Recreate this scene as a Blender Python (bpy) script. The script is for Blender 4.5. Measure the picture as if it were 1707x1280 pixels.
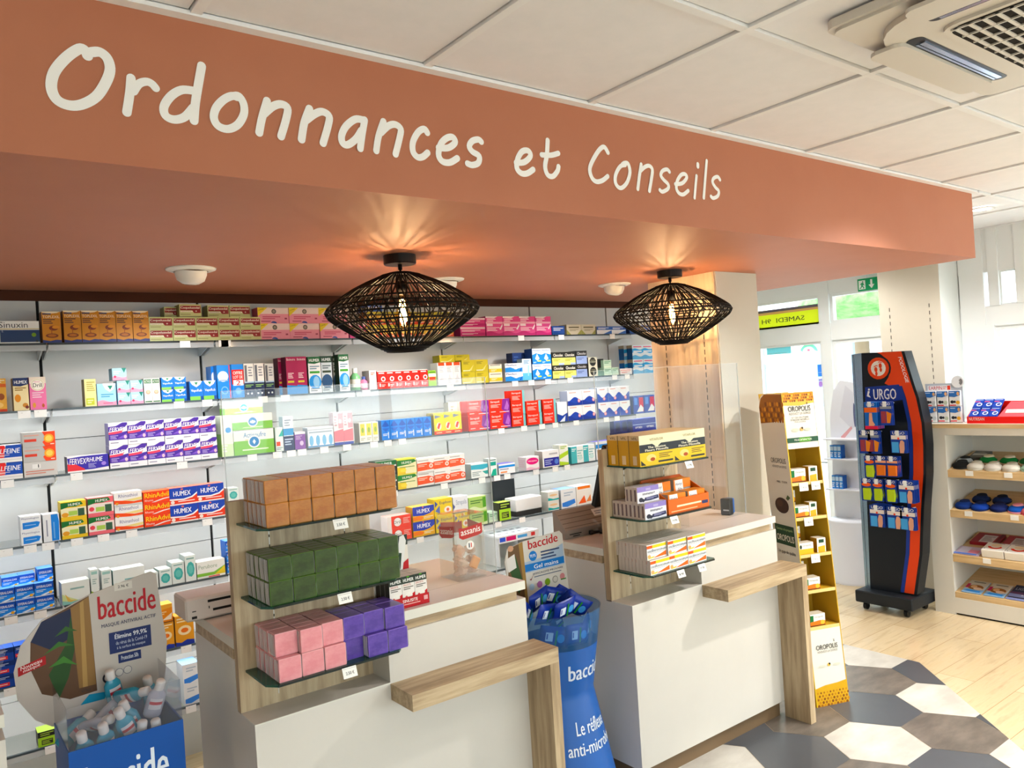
import bpy, math, random
from mathutils import Vector, Matrix
for o in list(bpy.data.objects): bpy.data.objects.remove(o)
SC = bpy.context.scene
COL = SC.collection
rnd = random.Random(7)
H = 1.65                                   # eye height; every zc below is measured from it
# ------------------------------------------------------------------ camera
FPX, YAW, PITCH, ROLL = 1312.7, math.radians(37.394), math.radians(-.02), math.radians(3.584)
fw = Vector((math.sin(YAW)*math.cos(PITCH), math.cos(YAW)*math.cos(PITCH), math.sin(PITCH)))
rt = Vector((math.cos(YAW), -math.sin(YAW), 0)); dn = fw.cross(rt)
cr, sr = math.cos(ROLL), math.sin(ROLL)
RX = rt*cr + dn*sr; RY = dn*cr - rt*sr
EYE = Vector((0, 0, H))
cam = bpy.data.cameras.new('camera'); cam.sensor_width = 36; cam.lens = FPX/1707*36; cam.clip_start = .02; cam.clip_end = 200
camo = bpy.data.objects.new('camera', cam); COL.objects.link(camo)
camo.matrix_world = Matrix(((RX.x, -RY.x, -fw.x, 0), (RX.y, -RY.y, -fw.y, 0), (RX.z, -RY.z, -fw.z, H), (0, 0, 0, 1)))
SC.camera = camo
def ray(px, py): return RX*((px-853.5)/FPX) + RY*((py-640)/FPX) + fw
def ony(px, py, Y): d = ray(px, py); return EYE + d*(Y/d.y)
def onx(px, py, X): d = ray(px, py); return EYE + d*(X/d.x)
def onz(px, py, z): d = ray(px, py); return EYE + d*((z-H)/d.z)
def depth(p): return (Vector(p)-EYE).dot(fw)
def xat(px, Y, z):                         # X on the line (Y, z) seen in picture column px
    k = (px-853.5)/FPX
    a = RX.x - k*fw.x
    b = (RX.y - k*fw.y)*Y + (RX.z - k*fw.z)*(z-H)
    return -b/a
# ------------------------------------------------------------------ look, sky, lights
SC.view_settings.view_transform = 'Standard'; SC.view_settings.look = 'None'; SC.view_settings.gamma = 1
SC.view_settings.use_curve_mapping = False; SC.cycles.transparent_max_bounces = 40; SC.view_settings.exposure = 0.06
W = bpy.data.worlds.new('sky'); SC.world = W; W.use_nodes = True
bg = W.node_tree.nodes['Background']; bg.inputs[0].default_value = (.86, .93, 1, 1); bg.inputs[1].default_value = 9.0
def lamp(name, kind, loc, energy, color=(1, 1, 1), target=None, **kw):
    l = bpy.data.lights.new(name, kind); l.energy = energy; l.color = color
    for k, v in kw.items(): setattr(l, k, v)
    o = bpy.data.objects.new(name, l); COL.objects.link(o); o.location = loc
    if target is not None:
        o.rotation_euler = (Vector(target)-Vector(loc)).to_track_quat('-Z', 'Y').to_euler()
    return o
WARM = (1, .96, .91)
for x, y, e in ((.3, .2, 50), (1.4, -1.2, 80), (3.0, -.8, 110), (4.6, -.4, 120), (4.9, .6, 120), (3.6, .2, 110)):  # unseen fill spots added so floor bounce brightens the soffit and ceiling
    lamp('overhead_fill_spot', 'SPOT', (x, y, 2.49), e, WARM, target=(x, y, 0), spot_size=1.95, spot_blend=.5, shadow_soft_size=.06)
lamp('ceiling_spot_and_fill', 'SPOT', (4.0, .9, 2.49), 150, WARM, target=(2.8, 2.2, .6), spot_size=1.3, spot_blend=.7, shadow_soft_size=.04)
lamp('ceiling_spot_and_fill', 'SPOT', (1.9, .45, 2.49), 45, WARM, target=(1.3, 2.2, .6), spot_size=1.3, spot_blend=.7, shadow_soft_size=.04)
lamp('ceiling_spot_and_fill', 'SPOT', (5.12, 1.99, 2.48), 60, WARM, target=(5.12, 2.3, 0), spot_size=2.4, spot_blend=.8, shadow_soft_size=.05)
lamp('ceiling_spot_and_fill', 'SPOT', (5.2, 3.2, 2.48), 45, WARM, target=(5.2, 3.2, 0), spot_size=2.6, spot_blend=.8, shadow_soft_size=.05)  # fill without a fixture, added to brighten the facade frames
for z in (.017, -.253, -.522, -.79, -1.067):                                   # LED strips under the front edges of the wall shelves
    lamp('shelf_led_strip', 'AREA', (1.9, 3.725, H+z-.016), 6, (1, .985, .97), target=(1.9, 3.80, H+z-.3), shape='RECTANGLE', size=4.3, size_y=.008)
def portal(x, y, z, sx, sy, tgt):
    l = lamp('daylight_portal', 'AREA', (x, y, z), 1, target=tgt, shape='RECTANGLE', size=sx, size_y=sy); l.data.cycles.is_portal = True
portal(1.7, -3.45, 1.4, 8.0, 1.1, (1.7, 3, 1.4)); portal(5.93, 0, 1.4, 7.4, 1.9, (0, 0, 1.4))
# ------------------------------------------------------------------ materials
def lin(h):
    h = h.lstrip('#'); c = [int(h[i:i+2], 16)/255 for i in (0, 2, 4)]
    return tuple(x/12.92 if x <= .04045 else ((x+.055)/1.055)**2.4 for x in c) + (1,)
MATS = {}
def vivid(h, k=1.22):
    c = lin(h); g = .2126*c[0]+.7152*c[1]+.0722*c[2]; k = k if g < .35 else 1.04
    return tuple(min(.95, max(.002, g+(x-g)*k)) for x in c[:3])+(1,)
def M(h, rough=.45, metal=0, spec=.28, emit=0, coat=0):
    k = (h, rough, metal, spec, emit, coat)
    if k in MATS: return MATS[k]
    m = bpy.data.materials.new('paint_'+h); m.use_nodes = True; b = m.node_tree.nodes['Principled BSDF']
    b.inputs['Base Color'].default_value = vivid(h); b.inputs['Roughness'].default_value = rough
    b.inputs['Metallic'].default_value = metal; b.inputs['Specular IOR Level'].default_value = spec
    b.inputs['Coat Weight'].default_value = coat
    if emit: b.inputs['Emission Color'].default_value = lin(h); b.inputs['Emission Strength'].default_value = emit
    MATS[k] = m; return m
def glassmat(name, tint, refl=1.45, rough=.02, alpha=1.0, body=None):
    m = bpy.data.materials.new(name); m.use_nodes = True; n = m.node_tree; n.nodes.clear()
    out = n.nodes.new('ShaderNodeOutputMaterial'); tr = n.nodes.new('ShaderNodeBsdfTransparent'); gl = n.nodes.new('ShaderNodeBsdfGlossy')
    tr.inputs[0].default_value = tint; gl.inputs['Roughness'].default_value = rough
    lw = n.nodes.new('ShaderNodeLayerWeight'); lw.inputs[0].default_value = .5
    pw = n.nodes.new('ShaderNodeMath'); pw.operation = 'POWER'; pw.inputs[1].default_value = 5
    ma = n.nodes.new('ShaderNodeMath'); ma.operation = 'MULTIPLY_ADD'; f0 = ((refl-1)/(refl+1))**2; ma.inputs[1].default_value = .9-f0; ma.inputs[2].default_value = f0
    n.links.new(lw.outputs['Facing'], pw.inputs[0]); n.links.new(pw.outputs[0], ma.inputs[0])
    mx = n.nodes.new('ShaderNodeMixShader'); n.links.new(ma.outputs[0], mx.inputs[0])
    src = tr
    if body:
        df = n.nodes.new('ShaderNodeBsdfDiffuse'); df.inputs[0].default_value = body[0]
        m2 = n.nodes.new('ShaderNodeMixShader'); m2.inputs[0].default_value = body[1]
        n.links.new(tr.outputs[0], m2.inputs[1]); n.links.new(df.outputs[0], m2.inputs[2]); src = m2
    n.links.new(src.outputs[0], mx.inputs[1]); n.links.new(gl.outputs[0], mx.inputs[2]); n.links.new(mx.outputs[0], out.inputs[0])
    return m
def nodemat(name, rough=.5, spec=.5):
    m = bpy.data.materials.new(name); m.use_nodes = True; n = m.node_tree; b = n.nodes['Principled BSDF']
    b.inputs['Roughness'].default_value = rough; b.inputs['Specular IOR Level'].default_value = spec
    return m, n, b
def ramp(n, stops):
    r = n.nodes.new('ShaderNodeValToRGB'); e = r.color_ramp.elements
    while len(e) < len(stops): e.new(.5)
    for i, (p, c) in enumerate(stops): e[i].position = p; e[i].color = lin(c)
    return r
def noise(n, scale, vec=(1, 1, 1), detail=4, rough=.55, rot=(0, 0, 0)):
    tc = n.nodes.new('ShaderNodeTexCoord'); mp = n.nodes.new('ShaderNodeMapping'); mp.inputs['Scale'].default_value = vec; mp.inputs['Rotation'].default_value = rot
    ns = n.nodes.new('ShaderNodeTexNoise'); ns.inputs['Scale'].default_value = scale; ns.inputs['Detail'].default_value = detail; ns.inputs['Roughness'].default_value = rough
    n.links.new(tc.outputs['Object'], mp.inputs[0]); n.links.new(mp.outputs[0], ns.inputs['Vector']); return ns
def woodmat(name, stops, vec, scale=3, rough=.5):
    m, n, b = nodemat(name, rough); ns = noise(n, scale, vec, 6, .6); r = ramp(n, stops)
    n.links.new(ns.outputs[0], r.inputs[0]); n.links.new(r.outputs[0], b.inputs['Base Color']); return m
OAK = [(.28, '8f7859'), (.45, 'ab9270'), (.55, 'b9a17e'), (.70, 'c9b28e')]
OAKV = woodmat('oak_vertical_grain', OAK, (14, 14, 1.0))
OAKX = woodmat('oak_long_grain', OAK, (1.2, 14, 14))
OAKL = woodmat('light_oak', [(.3, 'c2a06e'), (.6, 'd8b98a'), (.8, 'e0c59b')], (1, 14, 14))
def mottled(name, a, b_, scale, rough=.5, vec=(1, 1, 1), detail=5):
    return woodmat(name, [(.35, a), (.65, b_)], vec, scale, rough)
def thin(h, fac=.6):
    m = bpy.data.materials.new('translucent_'+h); m.use_nodes = True; n = m.node_tree; n.nodes.clear(); out = n.nodes.new('ShaderNodeOutputMaterial')
    d = n.nodes.new('ShaderNodeBsdfDiffuse'); t = n.nodes.new('ShaderNodeBsdfTranslucent'); x = n.nodes.new('ShaderNodeMixShader'); x.inputs[0].default_value = fac
    d.inputs[0].default_value = lin(h); t.inputs[0].default_value = lin(h); n.links.new(d.outputs[0], x.inputs[1]); n.links.new(t.outputs[0], x.inputs[2]); n.links.new(x.outputs[0], out.inputs[0]); return m
WHITE = mottled('white_laminate', 'cfc9bf', 'd4cec4', 2, .35)
GLASS = glassmat('clear_glass', (.93, .97, .96, 1))
SHELFG = glassmat('shelf_glass', (.80, .84, .83, 1), 1.45, .05, body=((.75, .77, .77, 1), .18))
ACRYL = glassmat('acrylic', (.97, .975, .97, 1), 1.35)
FILM = glassmat('clear_film', (.93, .93, .95, 1), 1.3, .12, body=((.8, .8, .83, 1), .03))
GREENG = glassmat('green_edge_glass', (.25, .55, .46, 1), 1.5, .05, body=((.02, .10, .08, 1), .55))
DARKE = M('16211f', .2)
# ------------------------------------------------------------------ mesh builder
def cap_fix(me):
    me.validate(); me.update()
class MB:
    def __init__(s): s.v = []; s.f = []; s.i = []; s.m = []; s.sm = []; s.T = None
    def mi(s, m):
        if m not in s.m: s.m.append(m)
        return s.m.index(m)
    def add(s, vs, fs, m, smooth=False):
        o = len(s.v); s.v += [tuple(s.T @ Vector(p)) if s.T else tuple(p) for p in vs]; k = s.mi(m)
        for f in fs: s.f.append([o+j for j in f]); s.i.append(k); s.sm.append(smooth)
        return s
    def box(s, x0, y0, z0, x1, y1, z1, m, mt=None, ms=None, mf=None):
        vs = [(x0,y0,z0),(x1,y0,z0),(x1,y1,z0),(x0,y1,z0),(x0,y0,z1),(x1,y0,z1),(x1,y1,z1),(x0,y1,z1)]
        o = len(s.v); s.v += [tuple(s.T @ Vector(p)) if s.T else p for p in vs]
        for f, mm in (((0,3,2,1), m), ((4,5,6,7), mt or m), ((0,1,5,4), mf or m), ((1,2,6,5), ms or m), ((2,3,7,6), m), ((3,0,4,7), ms or m)):
            s.f.append([o+j for j in f]); s.i.append(s.mi(mm)); s.sm.append(False)
        return s
    def rbox(s, x0, y0, z0, x1, y1, z1, r, m, me=None):  # box with chamfered edges
        X, Y, Z = (x0, x1), (y0, y1), (z0, z1); vs = []; idx = {}
        for a in (0, 1):
            for b in (0, 1):
                for c in (0, 1):
                    sx, sy, sz = (1-2*a)*r, (1-2*b)*r, (1-2*c)*r
                    for k, p in enumerate(((X[a], Y[b]+sy, Z[c]+sz), (X[a]+sx, Y[b], Z[c]+sz), (X[a]+sx, Y[b]+sy, Z[c]))):
                        idx[a, b, c, k] = len(vs); vs.append(p)
        I = lambda a, b, c, k: idx[a, b, c, k]
        fs = []
        for a in (0, 1): fs.append([I(a,0,0,0), I(a,1,0,0), I(a,1,1,0), I(a,0,1,0)])
        for b in (0, 1): fs.append([I(0,b,0,1), I(1,b,0,1), I(1,b,1,1), I(0,b,1,1)])
        for c in (0, 1): fs.append([I(0,0,c,2), I(1,0,c,2), I(1,1,c,2), I(0,1,c,2)])
        for a in (0, 1):
            for b in (0, 1): fs.append([I(a,b,0,0), I(a,b,1,0), I(a,b,1,1), I(a,b,0,1)])
            for c in (0, 1): fs.append([I(a,0,c,0), I(a,1,c,0), I(a,1,c,2), I(a,0,c,2)])
        for b in (0, 1):
            for c in (0, 1): fs.append([I(0,b,c,1), I(1,b,c,1), I(1,b,c,2), I(0,b,c,2)])
        for a in (0, 1):
            for b in (0, 1):
                for c in (0, 1): fs.append([I(a,b,c,0), I(a,b,c,1), I(a,b,c,2)])
        if me is None: return s.add(vs, fs, m)
        s.add(vs, fs[:6], m); return s.add(vs, fs[6:], me)
    def prism(s, pts, axis, a0, a1, m, cap=True):       # polygon extruded along an axis
        def P(u, v, w): return {'x': (w, u, v), 'y': (u, w, v), 'z': (u, v, w)}[axis]
        n = len(pts); vs = [P(u, v, a0) for u, v in pts] + [P(u, v, a1) for u, v in pts]
        fs = [[i, (i+1) % n, n+(i+1) % n, n+i] for i in range(n)]
        if cap: fs += [list(range(n))[::-1], list(range(n, 2*n))]
        return s.add(vs, fs, m)
    def lathe(s, prof, m, n=24, cx=0, cy=0, smooth=True, sy=1, cap=False):
        vs = []; fs = []
        for r, z in prof:
            for k in range(n):
                a = 2*math.pi*k/n; vs.append((cx+r*math.cos(a), cy+sy*r*math.sin(a), z))
        for i in range(len(prof)-1):
            for k in range(n): fs.append([i*n+k, i*n+(k+1) % n, (i+1)*n+(k+1) % n, (i+1)*n+k])
        if cap: fs += [list(range(n))[::-1], list(range((len(prof)-1)*n, len(prof)*n))]
        return s.add(vs, fs, m, smooth)
    def tube(s, pts, r, m, n=6, closed=False, smooth=True):
        P = [Vector(p) for p in pts]; N = len(P); vs = []; fs = []
        for i, p in enumerate(P):
            t = (P[(i+1) % N]-P[i-1]) if closed else (P[min(i+1, N-1)]-P[max(i-1, 0)])
            t.normalize(); u = t.cross(Vector((0, 0, 1)) if abs(t.z) < .9 else Vector((1, 0, 0))).normalized(); w = t.cross(u)
            for k in range(n):
                a = 2*math.pi*k/n; vs.append(p + (u*math.cos(a)+w*math.sin(a))*r)
        for i in range(N if closed else N-1):
            for k in range(n):
                j = (i+1) % N; fs.append([i*n+k, i*n+(k+1) % n, j*n+(k+1) % n, j*n+k])
        if not closed: fs += [list(range(n))[::-1], [(N-1)*n+k for k in range(n)]]
        return s.add(vs, fs, m, smooth)
    def build(s, name, parent=None, loc=None, rot=None, bevel=0):
        me = bpy.data.meshes.new(name); me.from_pydata(s.v, [], s.f)
        for m in s.m: me.materials.append(m)
        me.polygons.foreach_set('material_index', s.i); me.polygons.foreach_set('use_smooth', s.sm)
        me.update()
        return link(name, me, parent, loc, rot)
def link(name, me, parent=None, loc=None, rot=None):
    o = bpy.data.objects.new(name, me); COL.objects.link(o)
    if parent is not None: o.parent = parent
    if loc is not None: o.location = loc
    if rot is not None: o.rotation_euler = rot
    return o
def tag(o, label, cat, group=None):
    o['label'] = label; o['category'] = cat
    if group: o['group'] = group
    return o
def struct(o): o['kind'] = 'structure'; return o
def thing(name, label, cat, loc=(0, 0, 0), rz=0, group=None):
    o = bpy.data.objects.new(name, None); COL.objects.link(o); o.location = loc; o.rotation_euler = (0, 0, rz); o.empty_display_size = .05
    return tag(o, label, cat, group)
def clone(o, loc=None, rz=None, label=None, parent=None):
    c = o.copy(); COL.objects.link(c)
    if parent is not None: c.parent = parent
    if loc is not None: c.location = loc
    if rz is not None: c.rotation_euler = (0, 0, rz)
    if label: c['label'] = label
    for ch in o.children: clone(ch, parent=c)
    return c
# ------------------------------------------------------------------ lettering
TXT = {}
def text_geo(body, bold=.0, shear=0):
    k = (body, bold, shear)
    if k in TXT: return TXT[k]
    c = bpy.data.curves.new('t', 'FONT'); c.body = body; c.size = 1; c.offset = 0; c.shear = shear; c.resolution_u = 2; c.fill_mode = 'FRONT'
    o = bpy.data.objects.new('t', c); COL.objects.link(o)
    dg = bpy.context.evaluated_depsgraph_get(); me = bpy.data.meshes.new_from_object(o.evaluated_get(dg))
    vs = [(v.co.x, v.co.y) for v in me.vertices]; fs = [list(p.vertices) for p in me.polygons]
    bpy.data.objects.remove(o); bpy.data.curves.remove(c); bpy.data.meshes.remove(me)
    x0 = min(v[0] for v in vs); x1 = max(v[0] for v in vs); y0 = min(v[1] for v in vs); y1 = max(v[1] for v in vs)
    vs = [((x-x0)/(x1-x0), (y-y0)/(y1-y0)) for x, y in vs]; w = x1-x0; s = min(bold, .05)*.42/w
    if bold > .012:                                       # heavier letters: the same outline twice, side by side
        n = len(vs); vs = [(x-s, y) for x, y in vs]+[(x+s, y) for x, y in vs]; fs = fs+[[n+i for i in f] for f in fs]
    TXT[k] = (vs, fs); return TXT[k]
def circ(cx, cy, rx, ry=None, n=18, a0=0, a1=2*math.pi):
    ry = ry or rx; return [(cx+rx*math.cos(a0+(a1-a0)*i/n), cy+ry*math.sin(a0+(a1-a0)*i/n)) for i in range(n)]
EPS = .0005
def decals(b, dec, pos, k0=1, asp=1, warp=None):
    """paint flat print shapes; pos(u, v, lift) gives the point on the surface; asp = width/height of the panel"""
    k = k0
    for d in dec:
        t = d[0]
        if t == 'r': pts, col = [(d[1], d[2]), (d[3], d[2]), (d[3], d[4]), (d[1], d[4])], d[5]
        elif t == 'p': pts, col = d[1], d[2]
        elif t == 'c': pts, col = circ(d[1], d[2], d[3]/asp, d[3]), d[4]
        elif t == 'e': pts, col = circ(d[1], d[2], d[3], d[4]), d[5]
        elif t == 't':                                       # t, text, u0, u1, v0, v1, colour, bold, shear, slope
            vs, fs = text_geo(d[1], d[7] if len(d) > 7 else .02, d[8] if len(d) > 8 else 0); sl = d[9] if len(d) > 9 else 0
            nv = len(vs)//2 if (d[7] if len(d) > 7 else .02) > .012 else len(vs)
            b.add([pos(d[2]+(d[3]-d[2])*x, d[4]+(d[5]-d[4])*y+sl*x, (k+(.05 if q >= nv else 0))*EPS) for q, (x, y) in enumerate(vs)], fs, M(d[6]) if isinstance(d[6], str) else d[6]); k += .11; continue
        elif t == 'l':                                       # grey lines of small print
            for j in range(d[5]):
                y = d[4]-(d[4]-d[3])*(j+.5)/d[5]; hh = (d[4]-d[3])/d[5]*.24
                e = d[2] - (d[2]-d[1])*(.1*((j*7) % 4))
                b.add([pos(d[1], y-hh, k*EPS), pos(e, y-hh, k*EPS), pos(e, y+hh, k*EPS), pos(d[1], y+hh, k*EPS)], [[0, 1, 2, 3]], M(d[6]))
            k += .11; continue
        b.add([pos(u, v, k*EPS) for u, v in pts], [list(range(len(pts)))], M(col) if isinstance(col, str) else col); k += .03 if t in 'ce' else .11
def ribbon(b, pts, w, pos, m, k=1):
    """a brush stroke of width w along pts (smoothed), with round ends"""
    P = [Vector(p) for p in pts]; Q = []
    for i in range(len(P)-1):
        p0, p1, p2, p3 = P[max(i-1, 0)], P[i], P[i+1], P[min(i+2, len(P)-1)]
        for t in (0, .2, .4, .6, .8): Q.append(.5*((2*p1)+(p2-p0)*t+(2*p0-5*p1+4*p2-p3)*t*t+(3*p1-p0-3*p2+p3)*t**3))
    Q.append(P[-1]); L = []; R = []
    for i, q in enumerate(Q):
        t = Q[min(i+1, len(Q)-1)]-Q[max(i-1, 0)]; t.normalize(); nn = Vector((-t.y, t.x))*w/2; L.append(q+nn); R.append(q-nn)
    n = len(Q); vs = [pos(p.x, p.y, (k+.004*(i % n))*EPS) for i, p in enumerate(L+R)]
    b.add(vs, [[i, i+1, n+i+1, n+i] for i in range(n-1)], m)
    for q, s in ((Q[0], -.1), (Q[-1], .4)): b.add([pos(x, y, (k+s)*EPS) for x, y in circ(q.x, q.y, w/2, n=14)], [list(range(14))], m)
# ================================================================== THE ROOM
YB, YF, YB2 = 3.93, 3.70, 4.6                        # wall panel, front edge of the wall shelves
FAS = 1.815                                # front of the terracotta fascia
SOF = H+.516; CEI = H+.865
SHZ = [H+z for z in (.287, .017, -.253, -.522, -.79, -1.067, -1.335)]
UPX = [-.22, .456, 1.124, 1.816, 2.50, 3.18, 3.86]
TERRA = mottled('terracotta_paint', 'b56f50', 'b97455', 3, .6)
# floor: oak planks with an inlay of hexagonal tiles
def plankmat():
    m, n, b = nodemat('oak_planks', .22, .7); tc = n.nodes.new('ShaderNodeTexCoord')
    br = n.nodes.new('ShaderNodeTexBrick'); br.inputs['Scale'].default_value = 1; br.inputs['Brick Width'].default_value = 1.2; br.inputs['Row Height'].default_value = .18
    br.inputs['Mortar Size'].default_value = .0015; br.inputs['Color1'].default_value = lin('decaa6'); br.inputs['Color2'].default_value = lin('d3bd97'); br.inputs['Mortar'].default_value = lin('a88b62')
    n.links.new(tc.outputs['Object'], br.inputs['Vector'])
    ns = noise(n, 3, (1.2, 9, 1), 6, .65); r = ramp(n, [(.3, '9a7f5b'), (.5, 'ffffff'), (.75, 'f5e2c0')])
    n.links.new(ns.outputs[0], r.inputs[0]); mx = n.nodes.new('ShaderNodeMixRGB'); mx.blend_type = 'MULTIPLY'; mx.inputs[0].default_value = .28
    n.links.new(br.outputs['Color'], mx.inputs[1]); n.links.new(r.outputs[0], mx.inputs[2]); n.links.new(mx.outputs[0], b.inputs['Base Color']); return m
HEXM = {'s': mottled('slate_tile', '4a4d52', '54575c', 2, .35), 'b': mottled('brown_stone_tile', '5b534b', '776d63', 6, .4, (1, 2.5, 1), 8), 'w': mottled('pale_stone_tile', 'b9b4ab', 'd2cec5', 4, .38, (1, 2, 1), 7)}
b = MB(); b.box(-2.5, -3.5, -.05, 5.95, YB2, 0, plankmat())
hexcol = {(1,0):'s', (3,0):'s', (-1,0):'s', (0,-1):'s', (1,-1):'b', (0,1):'b', (2,1):'b', (-1,-1):'b', (-2,0):'b', (0,0):'w', (2,0):'w', (1,-2):'w', (-2,1):'w', (3,1):'w', (2,-1):'s', (-1,1):'s', (1,1):'s', (2,2):'s'}
def clip(poly, f):
    out = []
    for i, p in enumerate(poly):
        q = poly[(i+1) % len(poly)]; a, c = f(p), f(q)
        if a >= 0: out.append(p)
        if (a >= 0) != (c >= 0): t = a/(a-c); out.append((p[0]+(q[0]-p[0])*t, p[1]+(q[1]-p[1])*t))
    return out
for i in range(-9, 5):
    for j in range(-6, 5):
        cx = 3.247+.3195*i; cy = 1.812+.3665*j+(.18325 if i % 2 else 0)
        pl = [(cx+.2115*math.cos(math.pi/3*k), cy+.2115*math.sin(math.pi/3*k)) for k in range(6)]
        pl = clip(pl, lambda p: 4.28-p[0])
        if pl: pl = clip(pl, lambda p: (p[1]-2.116)-1.08*(p[0]-4.28))
        if len(pl) < 3: continue
        b.add([(x, y, .0008) for x, y in pl], [list(range(len(pl)))], HEXM[hexcol.get((i, j), 'sbw'[(i*2+j*5+i*j) % 3])])
struct(b.build('floor'))
# walls
WALLP = mottled('off_white_wall', 'd5d1c7', 'dad6cc', 3, .7)
b = MB(); PAN = mottled('grey_white_panel', 'c4c6c5', 'cacccb', 2, .4)
gap = M('1c1c1c', .7)
b.box(-2.5, YB+.012, 0, 4.65, YB+.1, CEI, gap)
for x0, x1 in zip([-2.2, -1.55, -.89]+UPX, [-1.55, -.89, -.22]+UPX[1:]+[4.6]):
    for z0, z1 in ((0, .45), (.453, .99), (.993, 1.53), (1.533, 2.134)):
        b.box(x0+.006, YB, z0, x1-.006, YB+.02, z1, PAN)
b.box(4.6, YB2, 0, 5.95, YB2+.1, CEI, WALLP); b.box(4.6, YB, 0, 4.7, YB2, CEI, WALLP)
struct(b.build('wall_back'))
b = MB(); b.box(-2.6, -3.5, 0, -2.5, YB+.1, CEI, WALLP); struct(b.build('wall_left'))
b = MB(); b.box(-2.6, -3.6, 0, 6.05, -3.5, .9, WALLP); b.box(-2.6, -3.6, 1.9, 6.05, -3.5, CEI, WALLP)
for x in (-2.6, -1.2, .2, 1.6, 3.0, 4.4, 5.9): b.box(x, -3.58, .9, x+.12, -3.5, 1.9, WALLP)
struct(b.build('wall_front'))
b = MB(); b.box(-2.48, -3.545, .9, 5.9, -3.54, 1.9, GLASS); struct(b.build('window_11'))
# ceiling: recessed tiles between T bars
b = MB(); TILE = mottled('ceiling_tile', 'e9e9ec', 'edecef', 14, .9); BAR = M('eff0f2', .5)
gx = [1.147+.6*k for k in range(-7, 9)]; gy = [1.803-.6*k for k in range(0, 9)]
def tiles(x0, x1, y0, y1):
    b.box(x0, y0, CEI+.012, x1, y1, CEI+.05, M('4a443d', .9))
    xs = [x for x in gx if x0 < x < x1]; ys = [y for y in gy if y0 < y < y1]
    if y0 > 1.5: ys = [2.403, 3.003, 3.603]
    for x in xs: b.box(x-.012, y0, CEI-.0014, x+.012, y1, CEI+.012, BAR)
    for y in ys: b.box(x0, y-.012, CEI-.001, x1, y+.012, CEI+.012, BAR)
    ex = [x0]+xs+[x1]; ey = sorted([y0]+ys+[y1])
    for a, c in zip(ex, ex[1:]):
        for d, e in zip(ey, ey[1:]):
            if c-a > .04 and e-d > .04: b.box(a+.0155, d+.0155, CEI+.007, c-.0155, e-.0165, CEI+.0145, TILE)
tiles(-2.5, 5.95, -3.5, FAS); tiles(4.56, 5.95, FAS, YB2)
b.box(-2.6, -3.6, CEI+.06, 6.05, YB2+.1, CEI+.12, M('8a867f', .9)); struct(b.build('ceiling'))  # slab above the tiles is unseen, added to keep sky light out
b = MB(); b.box(-2.5, FAS-.03, CEI-.0058, 4.565, FAS+.006, CEI+.004, BAR); b.box(4.555, FAS-.03, CEI-.006, 4.585, YB, CEI+.004, BAR)
struct(b.build('trim_1'))
# soffit with a rounded inner lip and brown wall strip; small recess added to deepen the shade there
b = MB()
b.box(-2.5, FAS, SOF, 4.55, FAS+.02, CEI-.006, TERRA)
b.box(4.53, FAS+.02, SOF, 4.55, YB, CEI-.006, TERRA)
RX0, RX1, LIP = -2.5, 4.2, 3.87
b.box(-2.5, FAS+.02, SOF, RX1, LIP-.05, SOF+.02, TERRA); b.box(RX1, FAS+.02, SOF, 4.53, YB, SOF+.02, TERRA)
arc = [(LIP-.05+.05*math.sin(a), SOF+.05-.05*math.cos(a)) for a in [math.pi/2*k/8 for k in range(9)]]
n0 = len(b.v)
b.add([(RX0, y, z) for y, z in arc]+[(RX1, y, z) for y, z in arc], [[k, 9+k, 10+k, k+1] for k in range(8)], TERRA, True)
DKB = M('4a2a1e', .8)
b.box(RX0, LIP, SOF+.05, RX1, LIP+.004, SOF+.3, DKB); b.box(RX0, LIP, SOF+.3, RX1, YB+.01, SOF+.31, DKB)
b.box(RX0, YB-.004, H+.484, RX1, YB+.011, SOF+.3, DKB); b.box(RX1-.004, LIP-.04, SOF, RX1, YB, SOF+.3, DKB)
o = b.build('trim_2'); struct(o)
# facade towards the street
PVC = M('e9ecec', .35); XF = 5.95
b = MB()
b.box(XF, -3.5, H+.19, XF+.08, YB2, H+.33, PVC)                       # transom
b.box(XF, -3.5, H+.565, XF+.09, YB2, CEI, PVC)
for y0, y1, z0, z1 in ((3.49, 3.58, 0, CEI), (4.27, 4.6, 0, CEI), (2.66, 2.75, 0, CEI), (2.33, 2.49, 0, CEI), (1.52, 1.62, 0, CEI), (.55, .65, 0, CEI), (-.6, -.5, 0, CEI), (-1.8, -1.7, 0, CEI), (-3.5, -3.3, 0, CEI), (2.235, 2.30, H+.33, CEI), (2.05, 2.13, H+.33, CEI), (2.28, 2.33, 0, H+.2)):
    b.box(XF-.01, y0, z0, XF+.07, y1, z1, PVC)
for y0, y1 in ((2.33, 4.6), (-3.5, 2.33)): b.box(XF, y0, 0, XF+.06, y1, .06, PVC)
b.box(XF, -3.5, 0, XF+.08, 2.3, .55, PVC)
struct(b.build('wall_right'))
def window(name, y0, y1, z0, z1, fr=.022):
    b = MB()
    b.box(XF+.015, y0, z0, XF+.06, y0+fr, z1, PVC); b.box(XF+.015, y1-fr, z0, XF+.06, y1, z1, PVC)
    b.box(XF+.016, y0+fr, z0, XF+.059, y1-fr, z0+fr, PVC); b.box(XF+.016, y0+fr, z1-fr, XF+.059, y1-fr, z1, PVC)
    g = M('15181a', .6); b.box(XF+.008, y0+.0, z0, XF+.015, y0+.007, z1, g)
    o = struct(b.build(name)); p = MB(); p.box(XF+.034, y0+fr, z0+fr, XF+.040, y1-fr, z1-fr, GLASS); p.build('pane', o); return o
window('window_1', 3.58, 4.27, .06, H+.19); window('window_2', 3.58, 4.27, H+.33, H+.565, .02)
window('window_3', 2.75, 3.49, H+.33, H+.565); window('window_4', 2.49, 2.66, H+.33, H+.565, .02)
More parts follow.
